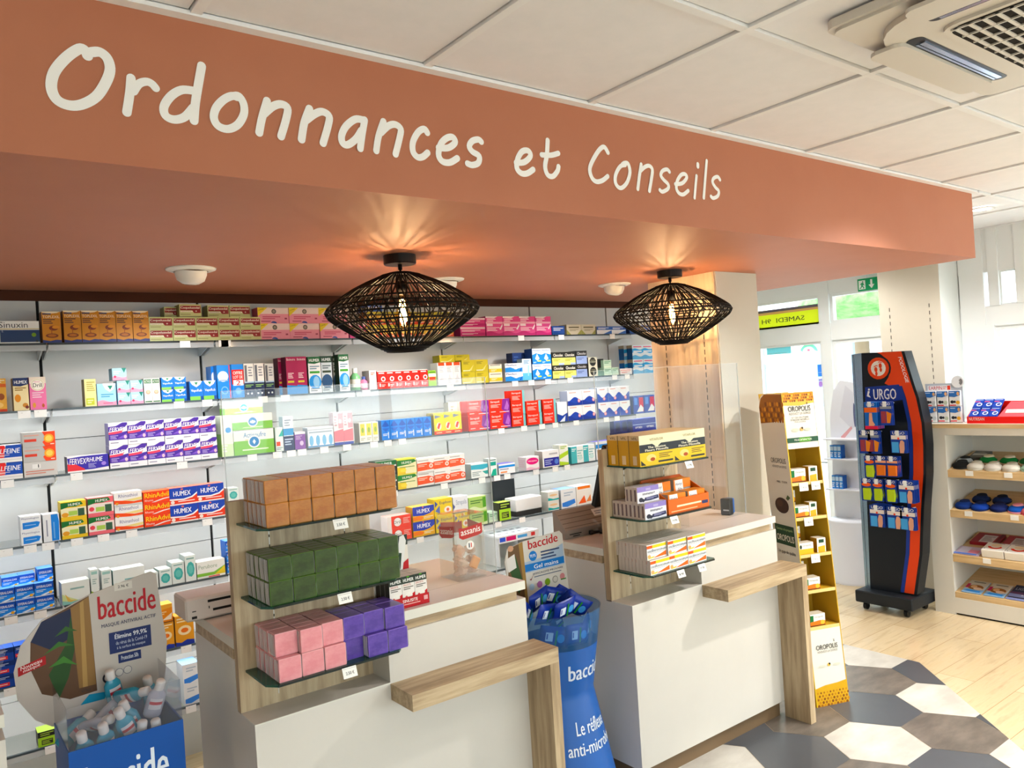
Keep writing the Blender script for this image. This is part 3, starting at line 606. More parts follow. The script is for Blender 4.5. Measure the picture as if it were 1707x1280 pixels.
# base, side, top, print
DS = {
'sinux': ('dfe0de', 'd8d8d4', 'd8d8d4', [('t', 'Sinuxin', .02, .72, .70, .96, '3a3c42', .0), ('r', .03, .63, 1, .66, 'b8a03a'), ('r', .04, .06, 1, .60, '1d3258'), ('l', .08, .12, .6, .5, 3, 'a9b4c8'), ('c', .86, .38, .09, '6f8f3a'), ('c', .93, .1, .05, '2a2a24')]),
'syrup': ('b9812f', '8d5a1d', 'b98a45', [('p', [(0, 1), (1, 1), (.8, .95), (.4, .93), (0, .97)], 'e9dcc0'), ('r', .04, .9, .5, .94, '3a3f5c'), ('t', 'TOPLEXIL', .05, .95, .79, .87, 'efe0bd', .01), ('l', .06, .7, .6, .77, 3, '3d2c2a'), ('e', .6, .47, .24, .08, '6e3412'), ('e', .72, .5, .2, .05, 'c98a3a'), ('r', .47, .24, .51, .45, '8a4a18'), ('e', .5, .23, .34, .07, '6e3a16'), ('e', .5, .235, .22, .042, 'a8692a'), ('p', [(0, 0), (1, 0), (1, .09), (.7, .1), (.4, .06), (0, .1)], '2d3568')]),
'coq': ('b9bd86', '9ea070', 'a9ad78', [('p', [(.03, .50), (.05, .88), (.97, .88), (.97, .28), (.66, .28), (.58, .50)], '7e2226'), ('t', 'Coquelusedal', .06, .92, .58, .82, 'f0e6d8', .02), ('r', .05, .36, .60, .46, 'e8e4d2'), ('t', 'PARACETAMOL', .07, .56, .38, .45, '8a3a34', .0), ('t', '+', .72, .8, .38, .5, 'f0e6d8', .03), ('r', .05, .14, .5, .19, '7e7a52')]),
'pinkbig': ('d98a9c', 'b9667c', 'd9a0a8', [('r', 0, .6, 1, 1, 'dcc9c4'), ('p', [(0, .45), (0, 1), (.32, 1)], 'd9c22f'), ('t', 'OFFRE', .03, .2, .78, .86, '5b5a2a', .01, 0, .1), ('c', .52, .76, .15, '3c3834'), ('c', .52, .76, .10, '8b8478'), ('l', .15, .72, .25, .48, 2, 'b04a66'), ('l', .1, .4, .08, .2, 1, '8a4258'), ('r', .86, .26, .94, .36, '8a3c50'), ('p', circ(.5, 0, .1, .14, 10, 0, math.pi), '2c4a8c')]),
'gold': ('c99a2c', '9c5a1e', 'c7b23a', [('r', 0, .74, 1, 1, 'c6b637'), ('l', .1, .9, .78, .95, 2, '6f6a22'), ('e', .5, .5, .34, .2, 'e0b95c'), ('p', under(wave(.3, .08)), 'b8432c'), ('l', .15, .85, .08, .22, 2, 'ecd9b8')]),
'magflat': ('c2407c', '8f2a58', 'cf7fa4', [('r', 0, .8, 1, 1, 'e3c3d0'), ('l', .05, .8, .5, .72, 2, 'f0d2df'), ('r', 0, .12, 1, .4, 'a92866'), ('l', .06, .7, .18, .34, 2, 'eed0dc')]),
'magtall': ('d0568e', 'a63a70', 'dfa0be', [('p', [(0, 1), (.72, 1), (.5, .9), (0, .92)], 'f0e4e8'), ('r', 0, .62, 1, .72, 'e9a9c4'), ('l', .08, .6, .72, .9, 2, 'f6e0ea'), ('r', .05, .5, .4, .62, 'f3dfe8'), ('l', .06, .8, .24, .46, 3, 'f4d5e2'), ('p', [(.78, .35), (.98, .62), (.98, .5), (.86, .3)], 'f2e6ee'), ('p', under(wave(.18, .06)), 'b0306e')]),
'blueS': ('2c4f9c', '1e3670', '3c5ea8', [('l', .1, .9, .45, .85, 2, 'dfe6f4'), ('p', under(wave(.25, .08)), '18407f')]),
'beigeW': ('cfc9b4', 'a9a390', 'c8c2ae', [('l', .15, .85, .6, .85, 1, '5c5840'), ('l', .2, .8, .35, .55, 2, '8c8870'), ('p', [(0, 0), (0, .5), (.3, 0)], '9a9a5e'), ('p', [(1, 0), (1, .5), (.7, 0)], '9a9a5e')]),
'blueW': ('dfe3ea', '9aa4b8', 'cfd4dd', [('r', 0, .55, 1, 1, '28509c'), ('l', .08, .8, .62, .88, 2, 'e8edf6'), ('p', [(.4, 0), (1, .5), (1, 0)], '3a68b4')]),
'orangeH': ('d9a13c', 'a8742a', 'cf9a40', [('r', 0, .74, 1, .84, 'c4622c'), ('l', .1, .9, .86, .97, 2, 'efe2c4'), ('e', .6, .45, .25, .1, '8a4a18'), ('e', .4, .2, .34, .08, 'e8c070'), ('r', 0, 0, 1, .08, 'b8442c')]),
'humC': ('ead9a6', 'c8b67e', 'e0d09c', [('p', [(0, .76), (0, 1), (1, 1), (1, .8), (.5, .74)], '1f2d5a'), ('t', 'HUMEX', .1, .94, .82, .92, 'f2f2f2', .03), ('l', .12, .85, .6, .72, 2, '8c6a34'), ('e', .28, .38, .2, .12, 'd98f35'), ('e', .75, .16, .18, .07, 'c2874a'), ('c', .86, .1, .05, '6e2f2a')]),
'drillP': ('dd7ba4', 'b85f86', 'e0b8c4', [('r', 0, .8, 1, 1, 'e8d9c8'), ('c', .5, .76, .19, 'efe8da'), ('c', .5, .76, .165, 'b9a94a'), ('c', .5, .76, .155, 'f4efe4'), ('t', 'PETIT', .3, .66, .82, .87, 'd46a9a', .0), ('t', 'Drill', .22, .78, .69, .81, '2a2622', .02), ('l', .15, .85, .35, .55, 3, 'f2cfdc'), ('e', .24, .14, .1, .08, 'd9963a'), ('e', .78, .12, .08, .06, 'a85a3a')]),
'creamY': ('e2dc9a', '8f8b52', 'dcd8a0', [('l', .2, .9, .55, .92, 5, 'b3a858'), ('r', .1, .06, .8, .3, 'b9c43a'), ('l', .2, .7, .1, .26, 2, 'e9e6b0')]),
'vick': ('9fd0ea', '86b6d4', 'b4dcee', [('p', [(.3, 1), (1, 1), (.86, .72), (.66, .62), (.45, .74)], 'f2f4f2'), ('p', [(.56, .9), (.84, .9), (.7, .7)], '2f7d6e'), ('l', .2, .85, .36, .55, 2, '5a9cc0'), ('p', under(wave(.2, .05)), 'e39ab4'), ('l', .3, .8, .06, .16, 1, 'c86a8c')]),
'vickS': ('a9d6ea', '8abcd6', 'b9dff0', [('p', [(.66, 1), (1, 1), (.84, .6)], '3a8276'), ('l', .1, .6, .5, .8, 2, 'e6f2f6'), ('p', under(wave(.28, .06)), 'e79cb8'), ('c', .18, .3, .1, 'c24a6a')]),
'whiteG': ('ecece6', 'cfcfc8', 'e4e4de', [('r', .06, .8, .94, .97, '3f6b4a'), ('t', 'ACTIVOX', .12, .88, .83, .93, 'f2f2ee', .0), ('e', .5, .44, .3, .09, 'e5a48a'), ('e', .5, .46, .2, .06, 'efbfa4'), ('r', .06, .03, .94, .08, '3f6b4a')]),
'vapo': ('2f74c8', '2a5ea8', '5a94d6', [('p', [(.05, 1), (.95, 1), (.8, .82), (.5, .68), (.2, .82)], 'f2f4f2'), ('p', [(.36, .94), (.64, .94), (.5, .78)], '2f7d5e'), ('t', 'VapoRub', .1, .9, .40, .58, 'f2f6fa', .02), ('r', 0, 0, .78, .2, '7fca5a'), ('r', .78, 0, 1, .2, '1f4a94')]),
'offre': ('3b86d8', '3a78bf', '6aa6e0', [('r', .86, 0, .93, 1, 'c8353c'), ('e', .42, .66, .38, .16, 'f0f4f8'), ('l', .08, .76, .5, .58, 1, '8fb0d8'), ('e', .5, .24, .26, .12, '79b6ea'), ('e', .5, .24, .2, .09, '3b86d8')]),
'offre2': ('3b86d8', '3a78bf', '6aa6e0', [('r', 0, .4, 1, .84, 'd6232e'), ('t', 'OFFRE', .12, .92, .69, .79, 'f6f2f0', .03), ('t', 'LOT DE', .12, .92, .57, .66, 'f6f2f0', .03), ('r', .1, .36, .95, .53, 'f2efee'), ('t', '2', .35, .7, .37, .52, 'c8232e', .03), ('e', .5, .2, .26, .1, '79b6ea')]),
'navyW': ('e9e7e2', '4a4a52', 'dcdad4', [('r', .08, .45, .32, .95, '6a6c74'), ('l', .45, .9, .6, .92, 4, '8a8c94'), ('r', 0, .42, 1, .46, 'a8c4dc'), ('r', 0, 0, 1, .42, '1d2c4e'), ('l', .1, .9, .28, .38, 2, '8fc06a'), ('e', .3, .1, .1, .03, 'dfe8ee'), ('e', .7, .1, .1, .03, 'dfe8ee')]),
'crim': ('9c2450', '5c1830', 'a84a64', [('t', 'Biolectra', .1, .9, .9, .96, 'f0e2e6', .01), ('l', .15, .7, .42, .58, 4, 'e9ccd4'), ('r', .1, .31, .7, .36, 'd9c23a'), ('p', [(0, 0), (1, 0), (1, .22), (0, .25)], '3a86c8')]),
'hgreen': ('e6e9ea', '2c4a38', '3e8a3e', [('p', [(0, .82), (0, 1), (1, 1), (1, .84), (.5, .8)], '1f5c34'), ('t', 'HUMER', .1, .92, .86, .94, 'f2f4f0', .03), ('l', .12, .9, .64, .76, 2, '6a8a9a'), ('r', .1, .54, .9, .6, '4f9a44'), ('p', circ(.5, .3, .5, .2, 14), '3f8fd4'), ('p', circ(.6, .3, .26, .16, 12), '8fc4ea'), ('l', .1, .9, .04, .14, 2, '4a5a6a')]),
'hgreen_shaded': ('c2ccd0', '20302a', '25402c', [('r', 0, .82, 1, 1, '1b3524'), ('t', 'HUMER', .1, .92, .86, .94, 'dfe4e0', .03), ('l', .12, .9, .64, .76, 2, '4a5a60'), ('r', .1, .54, .9, .6, '33402c'), ('p', circ(.5, .3, .5, .2, 14), '27486c'), ('l', .1, .9, .04, .14, 2, '3a4248')]),  # same carton as the green capped one, shade put into its colours
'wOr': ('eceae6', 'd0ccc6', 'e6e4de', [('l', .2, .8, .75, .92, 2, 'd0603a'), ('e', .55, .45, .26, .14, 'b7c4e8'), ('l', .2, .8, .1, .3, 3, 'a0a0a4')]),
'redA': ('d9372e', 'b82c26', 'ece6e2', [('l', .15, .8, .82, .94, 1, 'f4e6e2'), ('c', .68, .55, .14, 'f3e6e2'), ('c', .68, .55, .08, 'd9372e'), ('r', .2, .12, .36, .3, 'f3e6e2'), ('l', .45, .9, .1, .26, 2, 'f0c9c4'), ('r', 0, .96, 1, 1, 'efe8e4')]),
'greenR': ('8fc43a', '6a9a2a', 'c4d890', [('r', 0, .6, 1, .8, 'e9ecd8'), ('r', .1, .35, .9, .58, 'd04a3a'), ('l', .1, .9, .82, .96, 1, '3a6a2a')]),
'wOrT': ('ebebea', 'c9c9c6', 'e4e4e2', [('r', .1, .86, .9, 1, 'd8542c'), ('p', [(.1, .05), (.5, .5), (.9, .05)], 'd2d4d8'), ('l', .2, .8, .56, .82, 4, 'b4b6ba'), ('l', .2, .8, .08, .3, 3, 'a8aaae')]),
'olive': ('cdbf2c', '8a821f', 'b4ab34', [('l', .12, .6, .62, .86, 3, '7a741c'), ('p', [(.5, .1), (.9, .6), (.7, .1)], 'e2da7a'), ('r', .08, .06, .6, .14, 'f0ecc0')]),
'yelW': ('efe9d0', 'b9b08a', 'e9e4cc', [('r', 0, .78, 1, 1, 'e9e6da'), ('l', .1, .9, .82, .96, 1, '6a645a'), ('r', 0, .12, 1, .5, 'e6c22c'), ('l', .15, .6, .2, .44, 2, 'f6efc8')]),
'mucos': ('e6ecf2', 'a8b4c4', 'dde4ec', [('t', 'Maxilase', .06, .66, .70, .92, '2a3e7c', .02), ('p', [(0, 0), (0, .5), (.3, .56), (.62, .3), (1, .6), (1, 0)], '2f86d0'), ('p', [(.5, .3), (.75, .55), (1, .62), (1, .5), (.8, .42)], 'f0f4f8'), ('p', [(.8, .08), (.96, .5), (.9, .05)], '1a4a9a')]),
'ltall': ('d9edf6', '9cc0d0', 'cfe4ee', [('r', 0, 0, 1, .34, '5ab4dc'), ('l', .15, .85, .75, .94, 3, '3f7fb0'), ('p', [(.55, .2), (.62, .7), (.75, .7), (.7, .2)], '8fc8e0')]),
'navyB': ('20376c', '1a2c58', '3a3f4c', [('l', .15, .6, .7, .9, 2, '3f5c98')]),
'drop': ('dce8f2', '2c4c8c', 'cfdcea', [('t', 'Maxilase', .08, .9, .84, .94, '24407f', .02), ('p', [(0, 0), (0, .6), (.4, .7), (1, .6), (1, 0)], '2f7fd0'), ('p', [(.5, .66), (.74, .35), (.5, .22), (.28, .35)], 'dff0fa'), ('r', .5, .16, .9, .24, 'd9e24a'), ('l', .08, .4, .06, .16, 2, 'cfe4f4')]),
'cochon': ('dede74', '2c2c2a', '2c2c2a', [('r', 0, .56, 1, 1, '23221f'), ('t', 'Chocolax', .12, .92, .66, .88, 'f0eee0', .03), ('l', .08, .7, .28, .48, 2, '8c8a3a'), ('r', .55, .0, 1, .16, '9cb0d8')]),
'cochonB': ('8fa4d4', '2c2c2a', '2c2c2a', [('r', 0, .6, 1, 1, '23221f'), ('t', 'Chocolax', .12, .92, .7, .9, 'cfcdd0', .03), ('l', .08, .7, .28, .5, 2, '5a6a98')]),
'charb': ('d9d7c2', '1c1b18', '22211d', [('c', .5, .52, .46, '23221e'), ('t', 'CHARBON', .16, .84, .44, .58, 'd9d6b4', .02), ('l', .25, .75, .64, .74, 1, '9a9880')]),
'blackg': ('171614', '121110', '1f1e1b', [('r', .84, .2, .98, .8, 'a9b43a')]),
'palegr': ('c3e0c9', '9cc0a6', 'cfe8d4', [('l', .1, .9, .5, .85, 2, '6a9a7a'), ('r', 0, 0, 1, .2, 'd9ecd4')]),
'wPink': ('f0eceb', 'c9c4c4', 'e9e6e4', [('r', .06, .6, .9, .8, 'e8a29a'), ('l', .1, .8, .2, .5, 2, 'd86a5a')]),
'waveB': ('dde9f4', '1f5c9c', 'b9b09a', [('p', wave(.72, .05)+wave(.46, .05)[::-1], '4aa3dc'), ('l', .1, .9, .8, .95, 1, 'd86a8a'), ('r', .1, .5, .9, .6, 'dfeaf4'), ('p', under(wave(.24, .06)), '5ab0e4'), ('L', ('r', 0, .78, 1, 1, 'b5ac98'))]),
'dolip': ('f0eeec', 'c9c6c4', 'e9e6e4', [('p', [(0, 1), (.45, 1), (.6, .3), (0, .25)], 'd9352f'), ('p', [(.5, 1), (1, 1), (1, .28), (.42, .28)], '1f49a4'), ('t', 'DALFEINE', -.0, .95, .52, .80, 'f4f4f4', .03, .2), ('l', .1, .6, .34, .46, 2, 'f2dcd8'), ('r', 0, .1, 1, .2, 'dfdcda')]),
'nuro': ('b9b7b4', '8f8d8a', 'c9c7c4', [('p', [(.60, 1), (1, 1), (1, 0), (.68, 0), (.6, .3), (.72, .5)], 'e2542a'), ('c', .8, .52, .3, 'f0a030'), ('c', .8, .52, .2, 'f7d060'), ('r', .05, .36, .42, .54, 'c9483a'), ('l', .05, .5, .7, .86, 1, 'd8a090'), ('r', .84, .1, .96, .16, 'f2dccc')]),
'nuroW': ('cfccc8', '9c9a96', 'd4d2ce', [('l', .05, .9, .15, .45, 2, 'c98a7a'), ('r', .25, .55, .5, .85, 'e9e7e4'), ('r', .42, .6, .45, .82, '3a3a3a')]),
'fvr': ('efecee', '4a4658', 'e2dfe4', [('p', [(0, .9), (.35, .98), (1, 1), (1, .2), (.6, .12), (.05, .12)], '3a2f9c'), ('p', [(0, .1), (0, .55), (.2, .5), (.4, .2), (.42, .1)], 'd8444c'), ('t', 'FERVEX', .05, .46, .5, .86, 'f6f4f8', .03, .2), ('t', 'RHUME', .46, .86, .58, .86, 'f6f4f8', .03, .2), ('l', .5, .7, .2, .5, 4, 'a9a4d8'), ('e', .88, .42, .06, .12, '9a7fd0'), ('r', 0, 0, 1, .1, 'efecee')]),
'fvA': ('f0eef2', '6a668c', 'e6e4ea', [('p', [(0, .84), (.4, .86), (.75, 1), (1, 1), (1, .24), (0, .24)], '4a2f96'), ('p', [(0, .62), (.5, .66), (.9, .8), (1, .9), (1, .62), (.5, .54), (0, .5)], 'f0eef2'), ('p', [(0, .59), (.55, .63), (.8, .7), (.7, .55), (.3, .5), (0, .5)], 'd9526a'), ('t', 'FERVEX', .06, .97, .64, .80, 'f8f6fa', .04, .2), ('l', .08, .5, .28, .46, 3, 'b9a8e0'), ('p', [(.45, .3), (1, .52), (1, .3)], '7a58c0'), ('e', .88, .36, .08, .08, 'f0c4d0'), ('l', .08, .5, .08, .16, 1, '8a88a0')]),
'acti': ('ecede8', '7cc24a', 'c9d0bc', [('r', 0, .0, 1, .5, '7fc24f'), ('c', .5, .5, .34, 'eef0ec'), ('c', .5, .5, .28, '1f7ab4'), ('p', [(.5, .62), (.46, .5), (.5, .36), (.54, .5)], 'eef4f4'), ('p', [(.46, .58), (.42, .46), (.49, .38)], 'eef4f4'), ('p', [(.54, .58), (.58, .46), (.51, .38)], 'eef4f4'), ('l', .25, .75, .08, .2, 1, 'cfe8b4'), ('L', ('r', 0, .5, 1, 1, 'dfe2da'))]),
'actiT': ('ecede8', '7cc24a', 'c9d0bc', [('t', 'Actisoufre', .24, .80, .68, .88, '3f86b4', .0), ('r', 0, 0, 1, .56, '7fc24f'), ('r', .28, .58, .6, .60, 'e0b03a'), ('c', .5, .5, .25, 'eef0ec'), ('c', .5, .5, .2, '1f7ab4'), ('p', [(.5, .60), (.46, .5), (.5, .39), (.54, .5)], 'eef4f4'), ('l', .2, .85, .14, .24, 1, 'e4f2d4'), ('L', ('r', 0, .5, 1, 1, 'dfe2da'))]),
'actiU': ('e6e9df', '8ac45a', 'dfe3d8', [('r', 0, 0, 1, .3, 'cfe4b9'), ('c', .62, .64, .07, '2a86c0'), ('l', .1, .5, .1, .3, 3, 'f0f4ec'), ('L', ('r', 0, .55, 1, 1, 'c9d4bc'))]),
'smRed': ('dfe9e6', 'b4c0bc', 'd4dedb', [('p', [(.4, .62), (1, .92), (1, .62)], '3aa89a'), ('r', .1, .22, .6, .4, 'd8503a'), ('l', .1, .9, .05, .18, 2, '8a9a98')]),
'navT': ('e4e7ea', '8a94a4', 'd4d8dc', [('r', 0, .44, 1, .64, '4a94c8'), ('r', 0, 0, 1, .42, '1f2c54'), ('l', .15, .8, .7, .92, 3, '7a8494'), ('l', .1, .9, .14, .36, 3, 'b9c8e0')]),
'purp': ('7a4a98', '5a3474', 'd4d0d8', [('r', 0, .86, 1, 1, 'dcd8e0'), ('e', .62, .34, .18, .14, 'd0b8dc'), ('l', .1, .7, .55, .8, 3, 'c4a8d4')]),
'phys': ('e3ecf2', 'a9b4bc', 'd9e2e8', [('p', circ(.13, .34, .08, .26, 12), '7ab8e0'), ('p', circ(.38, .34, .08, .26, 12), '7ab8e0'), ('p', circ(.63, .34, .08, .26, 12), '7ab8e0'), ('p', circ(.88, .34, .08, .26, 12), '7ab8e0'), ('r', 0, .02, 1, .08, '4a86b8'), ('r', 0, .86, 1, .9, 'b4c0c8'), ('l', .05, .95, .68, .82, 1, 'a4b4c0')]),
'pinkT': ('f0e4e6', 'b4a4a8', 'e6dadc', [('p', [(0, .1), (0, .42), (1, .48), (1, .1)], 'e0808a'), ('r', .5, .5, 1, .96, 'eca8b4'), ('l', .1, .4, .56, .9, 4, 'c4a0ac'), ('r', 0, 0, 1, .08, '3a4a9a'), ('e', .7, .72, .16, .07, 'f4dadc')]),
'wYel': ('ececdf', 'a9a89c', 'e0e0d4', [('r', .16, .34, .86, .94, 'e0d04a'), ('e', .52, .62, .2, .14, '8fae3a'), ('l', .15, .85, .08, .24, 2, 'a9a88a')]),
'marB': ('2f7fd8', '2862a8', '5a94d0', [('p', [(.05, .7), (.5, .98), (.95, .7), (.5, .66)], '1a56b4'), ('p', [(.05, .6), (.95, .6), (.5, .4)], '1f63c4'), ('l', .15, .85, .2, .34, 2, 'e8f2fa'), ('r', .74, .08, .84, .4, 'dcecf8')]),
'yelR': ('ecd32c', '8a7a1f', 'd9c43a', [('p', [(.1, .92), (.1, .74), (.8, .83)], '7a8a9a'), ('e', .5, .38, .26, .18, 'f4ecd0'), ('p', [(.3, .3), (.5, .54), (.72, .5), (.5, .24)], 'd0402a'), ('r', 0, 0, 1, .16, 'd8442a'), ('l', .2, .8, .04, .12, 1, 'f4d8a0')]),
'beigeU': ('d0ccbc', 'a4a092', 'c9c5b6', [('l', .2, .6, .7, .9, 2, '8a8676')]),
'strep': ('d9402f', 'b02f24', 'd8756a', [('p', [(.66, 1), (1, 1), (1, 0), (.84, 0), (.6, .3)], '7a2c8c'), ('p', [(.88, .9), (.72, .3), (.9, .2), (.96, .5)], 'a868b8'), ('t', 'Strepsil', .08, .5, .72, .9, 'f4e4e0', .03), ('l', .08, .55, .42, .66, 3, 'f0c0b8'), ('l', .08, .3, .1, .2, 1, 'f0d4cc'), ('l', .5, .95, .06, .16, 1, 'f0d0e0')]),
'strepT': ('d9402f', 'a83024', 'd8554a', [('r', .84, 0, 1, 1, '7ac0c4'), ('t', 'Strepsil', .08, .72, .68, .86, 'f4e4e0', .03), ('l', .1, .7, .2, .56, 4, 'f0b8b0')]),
'navyP': ('e6eaf0', '9aa4b4', 'dfe4ea', [('p', [(0, .42), (.5, .3), (1, .44), (1, 0), (0, 0)], '1f3c94'), ('p', [(.2, .0), (.8, .3), (.7, 0)], 'dce8f4')]),
'waves': ('e9ecf0', '8f98a8', 'e2e5ea', [('p', under(wave(.42, .14, 16, -1.6)), '2443a4'), ('p', under(wave(.22, .10, 16, 1.2)), '1d3690'), ('c', .78, .3, .12, 'e88a94'), ('c', .78, .3, .07, 'f2c4c8'), ('l', .12, .6, .8, .92, 1, 'd8a094')]),
'wavesN': ('e9ecf0', '8f98a8', 'e2e5ea', [('p', under(wave(.46, .16, 14, 1.57)), '2443a4'), ('c', .62, .24, .12, 'e88a94'), ('c', .62, .24, .07, 'f2c4c8'), ('l', .2, .7, .8, .92, 1, 'd8a094')]),
'mixN': ('2c4aa4', '283a6c', '5a6aa8', [('r', .55, .1, .95, .9, 'c8304c'), ('p', [(.3, .1), (.7, .5), (.95, .3), (.9, .1)], 'f0eef0'), ('r', .1, .5, .4, .9, '5a8ad8')]),
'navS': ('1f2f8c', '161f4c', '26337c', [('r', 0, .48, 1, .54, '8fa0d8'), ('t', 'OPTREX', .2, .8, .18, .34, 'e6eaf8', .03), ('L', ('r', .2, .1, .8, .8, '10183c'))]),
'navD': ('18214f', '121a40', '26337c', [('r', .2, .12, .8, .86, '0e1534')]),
'blW': ('eceeef', 'b4b8bc', 'e2e4e6', [('t', 'Physiologica', .06, .9, .74, .9, '6a6a90', .0), ('p', [(.1, .1), (.1, .56), (.8, .58), (.95, .5), (.86, .2), (.4, .1)], '2f7fd0'), ('r', .2, .34, .74, .38, 'a8ccec')]),
'blWu': ('e6e8ea', '9ca0a4', 'dde0e2', [('p', [(.5, .02), (.5, .98), (.9, .98), (.98, .7), (.94, .02)], '2f7fd0'), ('r', .62, .1, .7, .7, '6aa8e4'), ('r', .2, .2, .27, .8, '8a8c9c')]),
'humY': ('e9c22f', 'a8923a', 'e0c44a', [('r', .0, .2, 1, .66, 'ece4b9'), ('p', [(0, .62), (0, .96), (.8, .96), (.88, .8), (.6, .7), (.3, .72)], '2a6a36'), ('t', 'HUMEX', .3, .78, .76, .9, 'f4f6ee', .03), ('e', .16, .3, .14, .12, 'e09a2c'), ('r', .3, .24, .64, .48, 'a9c95a'), ('r', .66, .18, .92, .58, '3a5a44')]),
'humR': ('e0727a', 'a8545a', 'dca0a0', [('r', .0, .18, 1, .68, 'ecdcd4'), ('p', [(0, .62), (0, .96), (.8, .96), (.88, .8), (.6, .7), (.3, .72)], '2a6a36'), ('t', 'HUMEX', .3, .78, .76, .9, 'f4f6ee', .03), ('e', .14, .4, .1, .12, 'd8505a'), ('r', .3, .24, .64, .48, 'a9c95a'), ('r', .66, .18, .92, .58, '3a5a44')]),
'rhinoth': ('efedea', 'b4b0ac', 'e6e2de', [('t', 'Rhinathiol', .16, .84, .58, .84, '6a6c98', .01), ('p', [(0, .12), (0, .42), (.4, .32), (.7, .2), (1, .26), (1, .06), (.5, .04)], 'e25a28'), ('p', [(.3, .36), (1, .5), (1, .3), (.7, .24)], 'efd98a'), ('c', .1, .14, .1, 'e0a03a')]),
'rhino': ('e2502a', 'a83c20', 'd86a4a', [('t', 'RhinAdvil', .06, .94, .46, .88, 'f2d02c', .03), ('t', 'Rhume', .06, .36, .16, .34, 'f6dccc', .01), ('p', [(.3, .06), (.7, .3), (1, .38), (1, .3), (.74, .22), (.42, .04)], 'f0e0d8')]),
'humBR': ('d9482f', 'a03424', 'd87a6a', [('p', [(0, .40), (0, 1), (1, 1), (1, .66), (.8, .44), (.5, .34)], '2443a4'), ('p', [(.5, .34), (.8, .44), (1, .66), (1, .56), (.82, .36), (.5, .26), (0, .3), (0, .38)], 'f0f0f2'), ('t', 'HUMEX', .14, .76, .52, .80, 'f6f6f8', .04), ('e', .45, .9, .05, .05, 'd87a6a'), ('l', .3, .9, .14, .26, 1, 'f2d4cc'), ('e', .1, .18, .07, .1, 'f4e2d8'), ('r', 0, 0, 1, .07, 'efe6e2')]),
'humBY': ('eab02c', 'a8803a', 'e0b04a', [('p', [(0, .42), (0, 1), (1, 1), (1, .64), (.8, .46), (.5, .36)], '2a3ea8'), ('t', 'HUMEX', .2, .8, .54, .82, 'f6f6f8', .04), ('c', .48, .92, .05, 'e07a5a'), ('p', [(0, .1), (0, .32), (.3, .38), (.5, .24), (.4, .08)], 'e8842c'), ('l', .5, .94, .12, .3, 2, 'f6e8c0')]),
'humD': ('e9ebe4', '2a352c', '2a402f', [('p', [(0, .56), (0, .98), (1, .98), (1, .7), (.6, .6)], '2a6a3c'), ('p', [(.6, .0), (.6, .5), (1, .6), (1, 0)], '1f2622'), ('t', 'HUMER', .2, .8, .7, .88, 'eef2ec', .03), ('c', .85, .22, .14, 'dfe2dc'), ('L', ('l', .05, .95, .1, .9, 5, '8a948c'))]),
'humG': ('eae6b4', 'b0b090', 'd9d63a', [('r', 0, .0, .42, .46, 'e6c83a'), ('p', [(0, .54), (0, .92), (.9, .92), (1, .76), (.6, .6)], '2a7a3c'), ('t', 'HUMEX', .24, .76, .66, .82, 'eef4e4', .03), ('l', .1, .9, .4, .5, 1, '6a8a4a'), ('e', .3, .24, .16, .12, 'f0d84a'), ('r', 0, .93, 1, 1, 'e9dc4a')]),
'wOrange': ('eceae6', 'c9c4bd', 'e6e3de', [('p', [(0, .10), (0, .66), (.7, .7), (1, .58), (1, .16)], 'dd5a34'), ('l', .06, .6, .38, .6, 2, 'f4c8b4'), ('c', .84, .42, .16, 'f2e8e2'), ('c', .84, .42, .09, 'dd8a6a'), ('l', .06, .7, .78, .9, 1, 'a8a4a0')]),
'teal': ('e4eceb', '9aa4a4', 'd9e0df', [('p', [(0, .62), (0, .92), (1, .92), (1, .66), (.7, .56)], '4aa8c0'), ('p', [(.66, .42), (1, .46), (1, .2), (.86, .2)], '3a9a94'), ('l', .06, .6, .12, .46, 3, '8a9a9c')]),
'tealV': ('e6ecea', '9aa4a2', 'dbe2e0', [('r', .1, .58, .9, .8, '2f9a8c'), ('p', [(.2, .0), (.5, .36), (.9, .4), (.9, 0)], '3aa890'), ('l', .1, .9, .84, .96, 1, '5a7a78')]),
'wBlO': ('edeef0', 'b0b4ba', '6a64b4', [('r', 0, .62, 1, .84, '3a86cc'), ('l', .06, .6, .36, .56, 1, '8a90a0'), ('r', .1, .1, .5, .26, 'e8935a')]),
'wPnk': ('f0ecee', 'c0b8bc', 'e6e0e2', [('e', .5, .66, .46, .26, 'd8287c'), ('t', 'Nicopass', .16, .84, .58, .74, 'f6e4ee', .01), ('p', under(wave(.16, .06)), 'e9b8cc'), ('L', ('l', .1, .9, .2, .8, 4, 'c4a4b0'))]),
'wNav': ('efeff0', '9a948f', 'e8e8e8', [('r', .08, .06, .98, .56, '2c2c8c'), ('l', .14, .6, .14, .48, 3, 'a8b0e0'), ('c', .82, .3, .16, '5a7ac8'), ('l', .4, .9, .68, .9, 1, 'b4b4b8')]),
'lime': ('eef0e4', 'a4a89c', 'e4e6da', [('p', [(0, .3), (0, .52), (1, .7), (1, .5)], 'b4d83a'), ('p', [(0, 0), (0, .2), (1, .1), (1, 0)], 'b4d83a'), ('l', .15, .85, .78, .94, 2, '9ac43a')]),
'tealW': ('e9efee', '4aa0a8', 'd0dcdb', [('r', 0, .0, .46, 1, '4ab4bc'), ('l', .06, .4, .7, .9, 2, 'e4f2f2'), ('l', .5, .95, .2, .8, 4, '8ab8b8'), ('e', .7, .3, .2, .14, 'c4e0dc')]),
